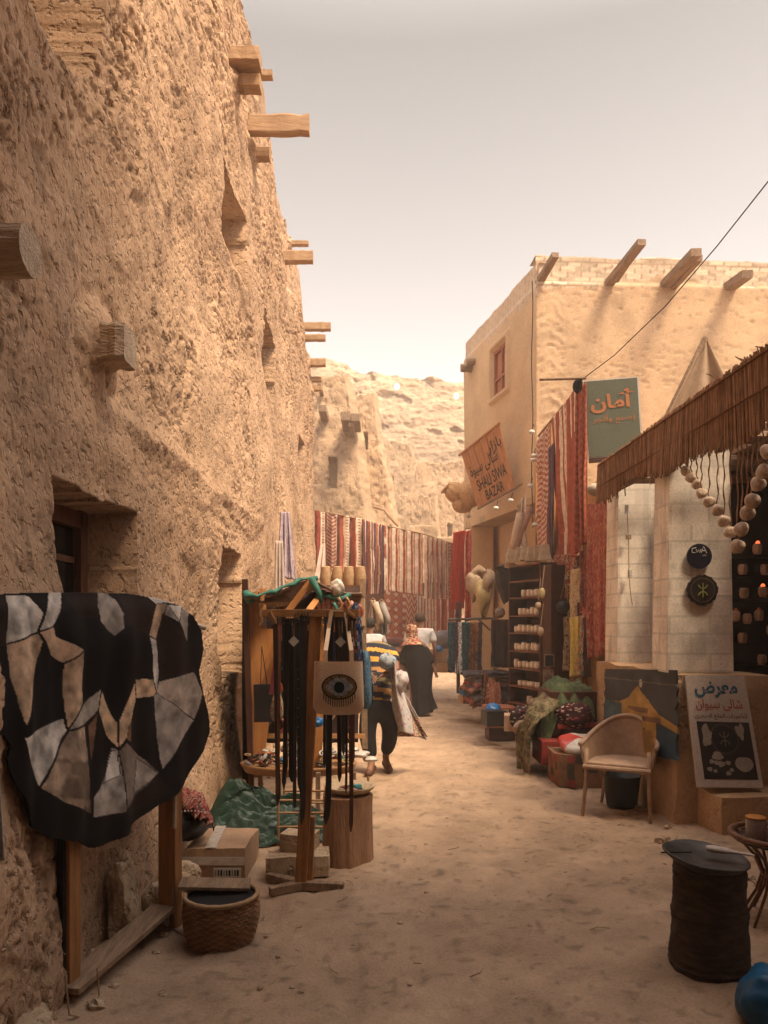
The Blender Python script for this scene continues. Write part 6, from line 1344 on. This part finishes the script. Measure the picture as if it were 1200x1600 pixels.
# ---------------------------------------------------------------- dark shelves with candle holders inside the porch
ds = thing('candle_shelves', 'shelves painted shade-dark deep inside the porch lined with small salt candle holders', 'shelves', (3.7, 6.9, 0))
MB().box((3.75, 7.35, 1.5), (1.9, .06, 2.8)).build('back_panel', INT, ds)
pos = [(1184, 858), (1161, 890), (1195, 890), (1162, 927), (1192, 925), (1150, 963), (1168, 967), (1186, 962), (1160, 997), (1190, 1031), (1150, 1058), (1205, 985)]
for z in sorted(set([round(P(0, y + 8, 7.0).z, 2) for _, y in pos])): MB().box((3.75, 7.18, z - .012), (1.9, .3, .012)).build('shelf', INT, ds)
HOL = mat('salt_holder', (.50, .34, .23), (.40, .24, .16), ns=14, rough=.6); GLW = mat('candle_glow', (1.0, .16, .05), bump=0, emit=.9)
for k, (px, py) in enumerate(pos):
    p = P(px, py + 8, 7.0); t_ = thing('candle_holder', 'small rough salt candle holder on the dark porch shelves' + (' with a red glowing top' if k in (0, 4) else ''), 'candle holder', p, 'candle holders with red tops' if k in (0, 4) else 'salt candle holders on the dark shelves')
    b = MB(); b.lathe(p, [(.030, 0), (.042, .03), (.042, .08), (.03, .10)], 10, fn=lambda a, z: 1 + .12 * math.sin(a * 3 + k)); b.build('holder', HOL, t_)
    if k in (0, 4, 5, 7): b = MB(); b.ball(p + Vector((0, 0, .10)), (.022, .022, .03), 8, 6); b.build('candle', GLW if k in (0, 4) else mat('amber_candle', (.55, .15, .08), bump=0), t_, True)
b = MB(); b.box((3.2, 6.35, .95), (.3, .2, .35)); tag(b.build('brown_block', mat('brown_stone', (.13, .07, .05)), None, bevel=.03), 'dull brown block in the gloom beside the poster board', 'block')
# ---------------------------------------------------------------- rattan armchair
ch = thing('armchair', 'beige woven tub armchair with curved arms on the sand before the painted board', 'chair', (2.03, 6.15, 0))
CHM = mat('beige_weave', (.46, .31, .21), (.36, .23, .15), ns=14, bump=.5, bs=160, bd=.004, rough=.7)
cx, cyy = 2.02, 6.25; yaw = R(62)         # chair faces the lane and the camera
def cl(x, y, z): # x right, y forward of the chair
    return Vector((cx + x * math.sin(yaw) - y * math.cos(yaw) * 1.0, cyy - x * math.cos(yaw) - y * math.sin(yaw), z))
b = MB(); b.prism([cl(x, y, .40) for x, y in ((-.25, .24), (.25, .24), (.24, -.14), (.12, -.24), (-.12, -.24), (-.24, -.14))], (0, 0, .05)); b.build('seat', CHM, ch, bevel=.012)
b = MB()
def shell(u, v):
    a = math.pi * (-.04 + 1.08 * u); x = -.27 * math.cos(a) * (1 + .12 * v); y = .16 - .42 * math.sin(a) * (1 + .10 * v); hh = .17 + .20 * max(0, math.sin(a)) ** 1.6
    return cl(x, y, .42 + hh * v)
b.grid(shell, 40, 12); b.build('backrest', CHM, ch, True, solid=.018)
b = MB(); b.tube([shell(i / 30, 1.0) for i in range(31)], .020, 8); b.build('arm_rim', CHM, ch, True)
b = MB(); b.tube([cl(-.27, .25, .41), cl(.27, .25, .41)], .02, 8); b.build('seat_rail', CHM, ch)
for (x, y, tx, ty, zt) in ((-.25, .22, -.27, .27, .56), (.25, .22, .27, .27, .56), (-.17, -.20, -.23, -.30, .42), (.17, -.20, .23, -.30, .42)):
    b = MB(); b.tube([cl(x, y, zt), cl(x, y, .3), cl(tx, ty, 0)], [.019, .018, .014], 8); b.build('leg', CHM, ch, True)
bu = thing('black_bucket', 'black plastic bucket standing behind the armchair', 'bucket', (2.12, 6.55, 0))
b = MB(); b.lathe((2.1, 6.5, 0), [(.13, 0), (.16, .26), (.17, .27), (.155, .27), (.12, .05)], 28); b.build('bucket_body', mat('black_plastic', (.03, .035, .035), rough=.4, bump=.1), bu, True)
# ---------------------------------------------------------------- drum stool, side table, jar, blue bag
dr = thing('dark_drum', 'tall dark wrapped drum used as a stand at the right front of the lane', 'drum', P(1108, 1520, 3.4))
dc = P(1108, 1520, 3.42); dc.z = 0
RUG = mat('charred_wrap', (.075, .046, .033), (.035, .022, .016), ns=6, st=(2, 2, 5), bump=.7, bs=13, bd=.015, rough=.85)
b = MB(); prof = [(.168, -.02), (.174, .05), (.172, .12), (.168, .2), (.163, .3), (.158, .42), (.155, .50), (.15, .52)]
pr2 = []; 
for i in range(60): z = .50 * i / 59; pr2.append((float(np.interp(z, [p[1] for p in prof], [p[0] for p in prof])) + .009 * float(vnoise(z * 34, 1, 5)) + .006 * float(vnoise(z * 90, 1, 8)), z))
b.lathe(dc, pr2, 60, fn=lambda a, z: 1 + .02 * math.sin(a * 2 + 1) + .04 * float(vnoise(math.cos(a) * 3 + 5, math.sin(a) * 3 + z * 14, 6))); b.build('drum_body', RUG, dr)
tl = Matrix.Rotation(R(5), 3, 'Y') @ Matrix.Rotation(R(4), 3, 'X')
b = MB(); b.lathe(dc + Vector((-.02, -.01, .52)), [(.13, -.04), (.175, -.005), (.190, .010), (.182, .016), (.17, .004), (.02, -.002)], 40, rot=tl, fn=lambda a, z: 1 + .02 * math.sin(a * 5)); b.build('metal_tray', METAL, dr, True)
tag(MB().tube([dc + Vector((-.23, -.02, .545)), dc + Vector((-.08, .0, .54))], .004, 5).build('dark_stick', DARK), 'thin dark stick projecting from the drum tray', 'stick')
b = MB(); pts = [(-.085, .0, .022), (-.06, .0, .034), (-.01, .0, .03), (.03, 0, .014), (.10, 0, .010), (.112, 0, .009)]
p0 = dc + Vector((.06, -.05, .56)); b.tube([p0 + tl @ Vector((x, -x * .25, 0)) for x, _, _ in pts], [r for _, _, r in pts], 12); b.v = [(x, y, (z - p0.z) * .5 + p0.z - (x - p0.x) * .05) for x, y, z in b.v]
tag(b.build('bone_scoop', mat('pale_scoop', (.62, .52, .47), rough=.5, bump=.05), None, True), 'pale pink wooden scoop lying on the tray of the dark drum', 'scoop')
stb = thing('rattan_table', 'round brown rattan side table with flared base at the right edge', 'table', (2.05, 3.95, 0))
RAT = mat('dark_rattan', (.22, .10, .05), (.13, .06, .03), ns=20, bump=.4, bs=120, rough=.45)
tcx, tcy, tz = X_at(1218, 3.95), 3.95, P(0, 1305, 3.95).z
b = MB(); b.tube([(tcx + .24 * math.cos(a), tcy + .24 * math.sin(a), tz) for a in [i * math.pi / 16 for i in range(33)]], .016, 8, caps=False); b.build('rim', RAT, stb, True)
MB().lathe((tcx, tcy, tz - .03), [(.23, 0), (.23, .012)], 30).build('table_top', mat('smoked_top', (.05, .03, .025), rough=.15, bump=0), stb)
for k in range(14):
    a = k * 2 * math.pi / 14; ca, sa = math.cos(a), math.sin(a)
    b = MB(); b.tube([(tcx + r * ca, tcy + r * sa, z) for r, z in ((.22, tz - .01), (.12, tz - .12), (.085, tz * .55), (.11, tz * .35), (.2, .0))], .008, 6); b.build('strut', RAT, stb, True)
b = MB(); b.tube([(tcx + .085 * math.cos(a), tcy + .085 * math.sin(a), tz * .55) for a in [i * math.pi / 10 for i in range(21)]], .011, 6, caps=False); b.build('waist_ring', RAT, stb, True)
jr = thing('glass_jar', 'clear jar with an orange rim standing on the rattan side table', 'jar', P(1180, 1303, 3.9))
jc = P(1181, 1306, 3.9); jc.z = tz - .016
MB().lathe(jc, [(.045, 0), (.05, .01), (.05, .11), (.046, .12)], 24).build('jar_body', mat('cloudy_glass', (.34, .26, .22), (.28, .21, .18), rough=.15, bump=0, spec=.6), jr, True)
MB().lathe(jc + Vector((0, 0, .12)), [(.05, 0), (.051, .008), (.045, .012)], 24).build('rim', mat('orange_rim', (.6, .24, .05), rough=.3, bump=0), jr, True)
crumple(Vector((X_at(1215, 2.9), 2.9, .10)), (.16, .18, .14), mat('deep_blue_plastic', (.012, .10, .22), rough=.4, bump=.3, bs=16, bd=.01), 'blue_bag', 'large blue plastic bag at the bottom right corner', 'bag', 40, 60)
for k in range(9):
    x = rr.uniform(2.0, 2.6); y = rr.uniform(5.1, 5.9); rock((x, y - .35, .02), (rr.uniform(.03, .07),) * 2 + (rr.uniform(.02, .04),), 'loose stone at the foot of the porch step', 100 + k, group='loose stones by the porch step')
# ---------------------------------------------------------------- people
def skinned(name, joints, edges, m, parent=None, sub=2, colfn=None, root=0):
    me = bpy.data.meshes.new(name); me.from_pydata([tuple(j[0]) for j in joints], edges, [])
    o = bpy.data.objects.new(name, me); C.objects.link(o)
    md = o.modifiers.new('skin', 'SKIN'); me.skin_vertices.new() if not me.skin_vertices else None
    for i, j in enumerate(joints):
        r = j[1]; me.skin_vertices[0].data[i].radius = r if isinstance(r, tuple) else (r, r)
    me.skin_vertices[0].data[root].use_root = True
    s = o.modifiers.new('sub', 'SUBSURF'); s.levels = sub; s.render_levels = sub
    dg = bpy.context.evaluated_depsgraph_get(); nm = bpy.data.meshes.new_from_object(o.evaluated_get(dg))
    bpy.data.objects.remove(o); bpy.data.meshes.remove(me)
    V = np.zeros(len(nm.vertices) * 3); nm.vertices.foreach_get('co', V); V = V.reshape(-1, 3)
    mb = MB(); fs = [tuple(p.vertices) for p in nm.polygons]
    mb.v = [tuple(p) for p in V]; mb.f = fs
    if colfn: mb.hasc = True; mb.c = [colfn(Vector(V[list(f)].mean(0))) for f in fs]
    else: mb.c = [(1, 1, 1)] * len(fs)
    bpy.data.meshes.remove(nm)
    return mb.build(name, m, parent, True)
def body(parent, J, hands=True, rs=1.0):
    """J: dict of joint positions; one continuous skin surface with fingers"""
    jt = []; idx = {}; ed = []
    def a(n, p, r): idx[n] = len(jt); jt.append((Vector(p), r * rs)); return idx[n]
    a('pel', J['pel'], .10); a('chest', J['chest'], .12); a('neck', J['neck'], .055); a('headb', J['head'] - (J['head'] - J['neck']).normalized() * .06, .075); a('head', J['head'], .092); a('crown', J['head'] + (J['head'] - J['neck']).normalized() * .05, .08)
    ed += [(0, 1), (1, 2), (2, 3), (3, 4), (4, 5)]
    a('nose', J['head'] + J['face'] * .105 - Vector((0, 0, .015)), .014); ed.append((4, idx['nose']))
    for s in 'lr':
        up = 1
        for n, r in (('sh' + s, .055), ('el' + s, .042), ('wr' + s, .028)):
            i = a(n, J[n], r); ed.append((up, i)); up = i
        d = (J['wr' + s] - J['el' + s]).normalized(); pl = a('pa' + s, J['wr' + s] + d * .055, .030); ed.append((up, pl))
        sd = d.orthogonal().normalized()
        for k in range(5):
            off = (k - 2) * .017; L = (.05, .075, .082, .074, .058)[k]
            b0 = J['wr' + s] + d * .085 + sd * off; dd = (d + sd * (off * 4 if k else -.9)).normalized()
            if k == 0: b0 = J['wr' + s] + d * .045 - sd * .034
            i1 = a('f%d' % k + s, b0, .010); i2 = a('g%d' % k + s, b0 + dd * L * .5 + Vector((0, 0, -.006)), .0085); i3 = a('h%d' % k + s, b0 + dd * L + Vector((0, 0, -.02)), .007)
            ed += [(pl, i1), (i1, i2), (i2, i3)]
        up = 0
        for n, r in (('hi' + s, .085), ('kn' + s, .058), ('an' + s, .040), ('to' + s, .032)):
            i = a(n, J[n], r); ed.append((up, i)); up = i
    return skinned('body', jt, ed, SKIN, parent)
HAIR = mat('dark_hair', (.018, .013, .011), rough=.7, bump=.4, bs=150, bd=.003)
SHOE = mat('brown_shoe', (.13, .055, .035), rough=.6)
def shoe(parent, heel, toe, m=SHOE, h=.09):
    d = toe - heel; b = MB(); b.tube([heel - d * .12 + Vector((0, 0, h * .45)), heel + d * .15 + Vector((0, 0, h * .5)), heel + d * .6 + Vector((0, 0, h * .36)), toe + Vector((0, 0, h * .28)), toe + d * .08 + Vector((0, 0, h * .2))], [.034, .046, .043, .036, .015], 12)
    b.build('shoe', m, parent, True)
V3 = Vector
# --- man in striped shirt, bent forward, seen from behind
YM = 7.9; gz = 0.0
def m1(px, py, dy=0): return P(px, py, YM + dy)
mn = thing('person', 'man in yellow and navy striped shirt bending forward with printed shawls over his arms', 'person', P(590, 1205, YM))
fL, fR = m1(581, 1200, -.05), m1(602, 1194, .15); fL.z = .07; fR.z = .09
J = dict(pel=m1(589, 1098), chest=m1(587, 1035, .18), neck=m1(590, 1006, .36), head=m1(597, 1020, .60), face=V3((.2, .6, -.75)).normalized(),
         shl=m1(566, 1016, .22), ell=m1(562, 1036, .05), wrl=m1(576, 1052, -.12), shr=m1(610, 1018, .26), elr=m1(620, 1046, .05), wrr=m1(604, 1052, -.14),
         hil=m1(578, 1108), knl=m1(575, 1155, -.02), anl=fL + V3((0, .02, .05)), tol=fL + V3((-.03, -.12, -.03)), hir=m1(604, 1108), knr=m1(611, 1150, .05), anr=fR + V3((0, .04, .05)), tor=fR + V3((.03, -.10, -.03)))
body(mn, J)
YEL, NV, OLV, ORG = (.52, .30, .06), (.02, .02, .035), (.22, .17, .07), (.38, .19, .07)
def shirtcol(p):
    t = (p.z - J['pel'].z + .02 + (p.y - J['pel'].y) * .25 + .02 * math.sin(p.x * 9)) / .115
    return (NV if (t % 1) > .48 else [YEL, ORG, OLV, ORG, YEL, YEL, OLV][int(t) % 7])
jt = [(J['pel'] + V3((0, -.01, -.04)), (.175, .125)), (J['pel'].lerp(J['chest'], .35), (.19, .15)), (J['pel'].lerp(J['chest'], .7), (.19, .15)), (J['chest'], (.19, .14)), (J['chest'].lerp(J['neck'], .6), (.15, .11)), (J['neck'], (.085, .07)),
      (J['shl'], .085), (J['shl'].lerp(J['ell'], .75), .075), (J['shr'], .085), (J['shr'].lerp(J['elr'], .65), .075)]
skinned('shirt', jt, [(0, 1), (1, 2), (2, 3), (3, 4), (4, 5), (4, 6), (6, 7), (4, 8), (8, 9)], mat('striped_knit', attr=True, bump=.25, bs=200, bd=.002, var=.12), mn, 3, shirtcol)
TR = mat('black_trousers', (.020, .017, .018), (.013, .012, .013), ns=8, rough=.85, bump=.3, bs=50, bd=.006)
jt = [(J['pel'] + V3((0, 0, .06)), (.165, .115)), (J['pel'] + V3((0, 0, -.06)), (.17, .125)), (J['hil'] + V3((-.01, 0, -.06)), .115), (J['knl'] + V3((-.01, 0, .04)), .098), (J['knl'].lerp(J['anl'], .5), .085), (J['anl'] + V3((0, 0, .04)), .062),
      (J['hir'] + V3((.01, 0, -.06)), .115), (J['knr'] + V3((.0, 0, .04)), .098), (J['knr'].lerp(J['anr'], .5), .085), (J['anr'] + V3((0, 0, .04)), .062)]
skinned('trousers', jt, [(0, 1), (1, 2), (2, 3), (3, 4), (4, 5), (1, 6), (6, 7), (7, 8), (8, 9)], TR, mn, 3)
shoe(mn, fL + V3((.01, .06, -.06)), fL + V3((-.04, -.13, -.07))); shoe(mn, fR + V3((0, .06, -.06)), fR + V3((.05, -.12, -.09)))
b = MB(); b.ball(J['head'] + V3((0, .0, .01)), (.10, .11, .10), 14, 10); b.build('hair', HAIR, mn, True)
# shawls he carries
FLO = speck((.62, .56, .54), [(.45, .2, .24), (.35, .42, .5), (.5, .35, .36)], .14, 6, 34)
def shw(u, v):
    px = 606 + 12 * u + (52 * v ** 1.25) * (.35 + .65 * u) - 2 * v; py = 1030 + 6 * u + v * (112 + 8 * u); 
    return P(px + 2.5 * math.sin(v * 7 + u * 3), py, YM - .22 + .10 * math.sin(u * 7 + v * 3) + .25 * v * u)
b = MB(); b.grid(shw, 30, 60, FLO); tag(b.build('white_floral_shawl', THINC, None, True, solid=.006), 'white shawl with pink flowers trailing from the striped shirt man to the ground', 'shawl')
def shw2(u, v):
    px = 620 + 2 * v + u * (8 + 38 * v); py = 1085 + v * 66 ; return P(px, py, YM - .05 + .05 * math.sin(u * 9))
b = MB(); b.grid(shw2, 40, 50, speck((.34, .25, .17), [(.12, .06, .05), (.4, .12, .1), (.5, .42, .32), (.16, .14, .08)], .7, 8, 60)); tag(b.build('speckled_shawl', CLOTH, None, True, solid=.006), 'brown speckled shawl hanging behind the white floral shawl', 'shawl')
def crump2(px, py, r, pat, nm, lab, seed):
    b = MB(); c = P(px, py, YM - .2)
    b.grid(lambda u, v: c + V3((math.sin(math.pi * v) * math.cos(6.283 * u) * r[0], math.sin(math.pi * v) * math.sin(6.283 * u) * r[1], math.cos(math.pi * v) * r[2])) * (1 + .5 * float(vnoise(math.cos(6.283 * u) * 2.2 + seed, math.sin(6.283 * u) * 2 + v * 4, seed)) + .25 * float(vnoise(u * 14, v * 9, seed))), 30, 20, pat); tag(b.build(nm, THINC, None, True), lab, 'shawl')
crump2(606, 1034, (.10, .09, .085), speck((.42, .44, .46), [(.16, .3, .45), (.5, .46, .42)], .35, 3, 20), 'folded_blue_shawl', 'pale blue and white shawl bundled in the crook of the bending man\'s arm', 5)
crump2(626, 1064, (.085, .08, .10), FLO, 'bunched_shawl', 'bunched end of the pink flowered shawl beside the bending man', 7)
# --- woman in black
YW = 12.9
wm = thing('person', 'woman in a long black robe and patterned red and cream headscarf walking away', 'person', P(652, 1118, YW))
def w1(px, py, dy=0): return P(px, py, YW + dy)
J = dict(pel=w1(651, 1046), chest=w1(648, 1008, .02), neck=w1(644, 998, .04), head=w1(642, 986, .06), face=V3((-.2, .98, 0)),
         shl=w1(633, 1006), ell=w1(628, 1030), wrl=w1(632, 1046, .1), shr=w1(662, 1008), elr=w1(672, 1030), wrr=w1(678, 1044), hil=w1(645, 1052), knl=w1(644, 1085), anl=w1(648, 1113), tol=w1(650, 1118, .1),
         hir=w1(658, 1052), knr=w1(662, 1082), anr=w1(668, 1108), tor=w1(668, 1116, .12))
body(wm, J, rs=.92)
ABA = mat('black_robe', (.012, .011, .012), (.008, .0075, .008), ns=6, rough=.85, bump=.3, bs=60, bd=.005, spec=.15)
rows = [(1000, 645, 8, .10), (1006, 647, 15, .13), (1016, 648, 20, .17), (1030, 651, 22, .19), (1046, 655, 21, .19), (1060, 656, 18, .18), (1078, 657, 16, .17), (1092, 659, 16, .17), (1104, 661, 18, .19), (1111, 662, 19, .20)]
def robe(u, v):
    t = v * (len(rows) - 1); i = min(int(t), len(rows) - 2); k = t - i; r0, r1 = rows[i], rows[i + 1]
    py, px, hw, d = [r0[j] + (r1[j] - r0[j]) * k for j in range(4)]; a = u * 2 * math.pi
    f = 1 + (.05 + .10 * v) * math.sin(a * 7 + v * 2) * v + .05 * math.sin(a * 3 + 1)
    c = P(px, py, YW); hw = hw * YW / F
    low = .06 * math.sin(a * 2 + 2.2) * v ** 3
    return V3((c.x + math.cos(a) * hw * f, YW + math.sin(a) * d * f * .8, c.z + low))
b = MB(); b.grid(robe, 70, 44); b.build('robe', ABA, wm, True)
skinned('sleeve', [(w1(661, 1010), .075), (w1(670, 1026), .085), (w1(676, 1038), .085)], [(0, 1), (1, 2)], ABA, wm); skinned('sleeve', [(w1(636, 1008), .075), (w1(630, 1028), .08), (w1(631, 1040, .05), .07)], [(0, 1), (1, 2)], ABA, wm)
SC = speck((.42, .26, .16), [(.35, .05, .04), (.05, .03, .03), (.55, .42, .3), (.30, .09, .06)], .6, 7, 26)
def scarf(u, v):
    a = u * 2 * math.pi; prof = [(0, .125), (.085, .10), (.105, .03), (.10, -.05), (.10, -.11), (.155, -.17), (.21, -.235)]
    t = v * (len(prof) - 1); i = min(int(t), len(prof) - 2); k = t - i; r = prof[i][0] + (prof[i + 1][0] - prof[i][0]) * k; z = prof[i][1] + (prof[i + 1][1] - prof[i][1]) * k
    r *= 1 + .06 * math.sin(a * 5 + v * 4) * v; c = J['head']; side = .0 if math.sin(a) < .5 or v > .6 else .35
    return V3((c.x + math.cos(a) * r + (.03 * v), c.y + math.sin(a) * r * (1.1 - side), c.z + z - .05 * v * max(0, -math.cos(a + .6))))
b = MB(); b.grid(scarf, 44, 34, SC); b.build('headscarf', CLOTH, wm, True, solid=.006)
PSH = mat('pale_shoe', (.5, .42, .38), rough=.6); shoe(wm, V3((w1(668, 0).x, YW - .04, .0)), V3((w1(668, 0).x + .01, YW + .12, 0)), PSH, .08); shoe(wm, V3((w1(650, 0).x, YW + .02, .0)), V3((w1(650, 0).x, YW + .2, 0)), PSH, .08)
# --- men in white shirts
def man(px, top, Y, xs, lab, shirt, hairc, base_z=0.0, turn=.0, trou=TR):
    s = 1.0; x0 = X_at(px, Y); ztop = EYE - (top - HY) * Y / F; H = ztop - base_z; k = H / 1.75
    def q(x, z, y=0): return V3((x0 + x * k, Y + y * k, base_z + z * k))
    t = thing('person', lab, 'person', (x0, Y, base_z))
    J = dict(pel=q(0, .93), chest=q(0, 1.28), neck=q(0, 1.47), head=q(0, 1.63, .02), face=V3((turn, 1, -.1)).normalized(), shl=q(-.19, 1.40), ell=q(-.25, 1.12, .02), wrl=q(-.22, .88, .12), shr=q(.19, 1.40), elr=q(.27, 1.13, -.02), wrr=q(.27, .87, .06),
             hil=q(-.10, .88), knl=q(-.11, .48, .02), anl=q(-.12, .09), tol=q(-.14, .04, .16), hir=q(.10, .88), knr=q(.12, .48, .04), anr=q(.13, .09, -.04), tor=q(.15, .04, .12))
    body(t, J, rs=k)
    c = shirt
    jt = [(q(0, .84), (.185 * k, .13 * k)), (q(0, 1.05), (.18 * k, .125 * k)), (q(0, 1.28), (.195 * k, .13 * k)), (q(0, 1.42), (.13 * k, .09 * k)), (q(0, 1.47), (.07 * k, .065 * k)), (J['shl'], .085 * k), (q(-.235, 1.19), .085 * k), (J['shr'], .085 * k), (q(.25, 1.19), .085 * k)]
    skinned('shirt', jt, [(0, 1), (1, 2), (2, 3), (3, 4), (3, 5), (5, 6), (3, 7), (7, 8)], shirt, t, 3)
    jt = [(q(0, .92), (.15 * k, .105 * k)), (q(-.09, .82), .10 * k), (q(-.11, .48, .02), .082 * k), (q(-.12, .12), .07 * k), (q(.09, .82), .10 * k), (q(.12, .48, .04), .082 * k), (q(.13, .12, -.04), .07 * k)]
    skinned('trousers', jt, [(0, 1), (1, 2), (2, 3), (0, 4), (4, 5), (5, 6)], trou, t, 3)
    b = MB(); b.ball(J['head'] + V3((0, -.012, .025)) * k, (.098 * k, .105 * k, .10 * k), 16, 12); b.build('hair', hairc, t, True)
    for sx in (-.12, .13): shoe(t, q(sx, -.03, -.04), q(sx * 1.15, -.03, .16), SHOE)
    for sx in (-1, 1): b = MB(); b.ball(q(sx * .098, 1.615), (.015 * k, .022 * k, .034 * k), 8, 6); b.build('ear', SKIN, t, True)
    return t
WS = mat('white_shirt', (.62, .60, .60), (.52, .50, .51), ns=5, rough=.85, bump=.35, bs=14, bd=.02)
man(656, 957, 13.8, 1, 'man in a white T shirt with his back turned beyond the woman in black', WS, mat('cropped_hair', (.07, .04, .03), (.05, .03, .02), rough=.8))
man(578, 965, 12.4, 1, 'man in a white shirt seen from behind beyond the timber stall', WS, HAIR)
# ---------------------------------------------------------------- hazy air
hz_ = MB(); hz_.box((0, 10, 8.5), (100, 110, 19)); hb = hz_.build('haze', mat('haze_tmp', bump=0)); tag(hb, kind='stuff')
hm = bpy.data.materials.new('hazy_air'); hm.use_nodes = True; hn = hm.node_tree; hn.nodes.clear(); ho = hn.nodes.new('ShaderNodeOutputMaterial'); pv = hn.nodes.new('ShaderNodeVolumePrincipled')
pv.inputs['Color'].default_value = (1.0, .94, .88, 1); pv.inputs['Density'].default_value = .005; hn.links.new(pv.outputs[0], ho.inputs['Volume']); hb.data.materials.clear(); hb.data.materials.append(hm)
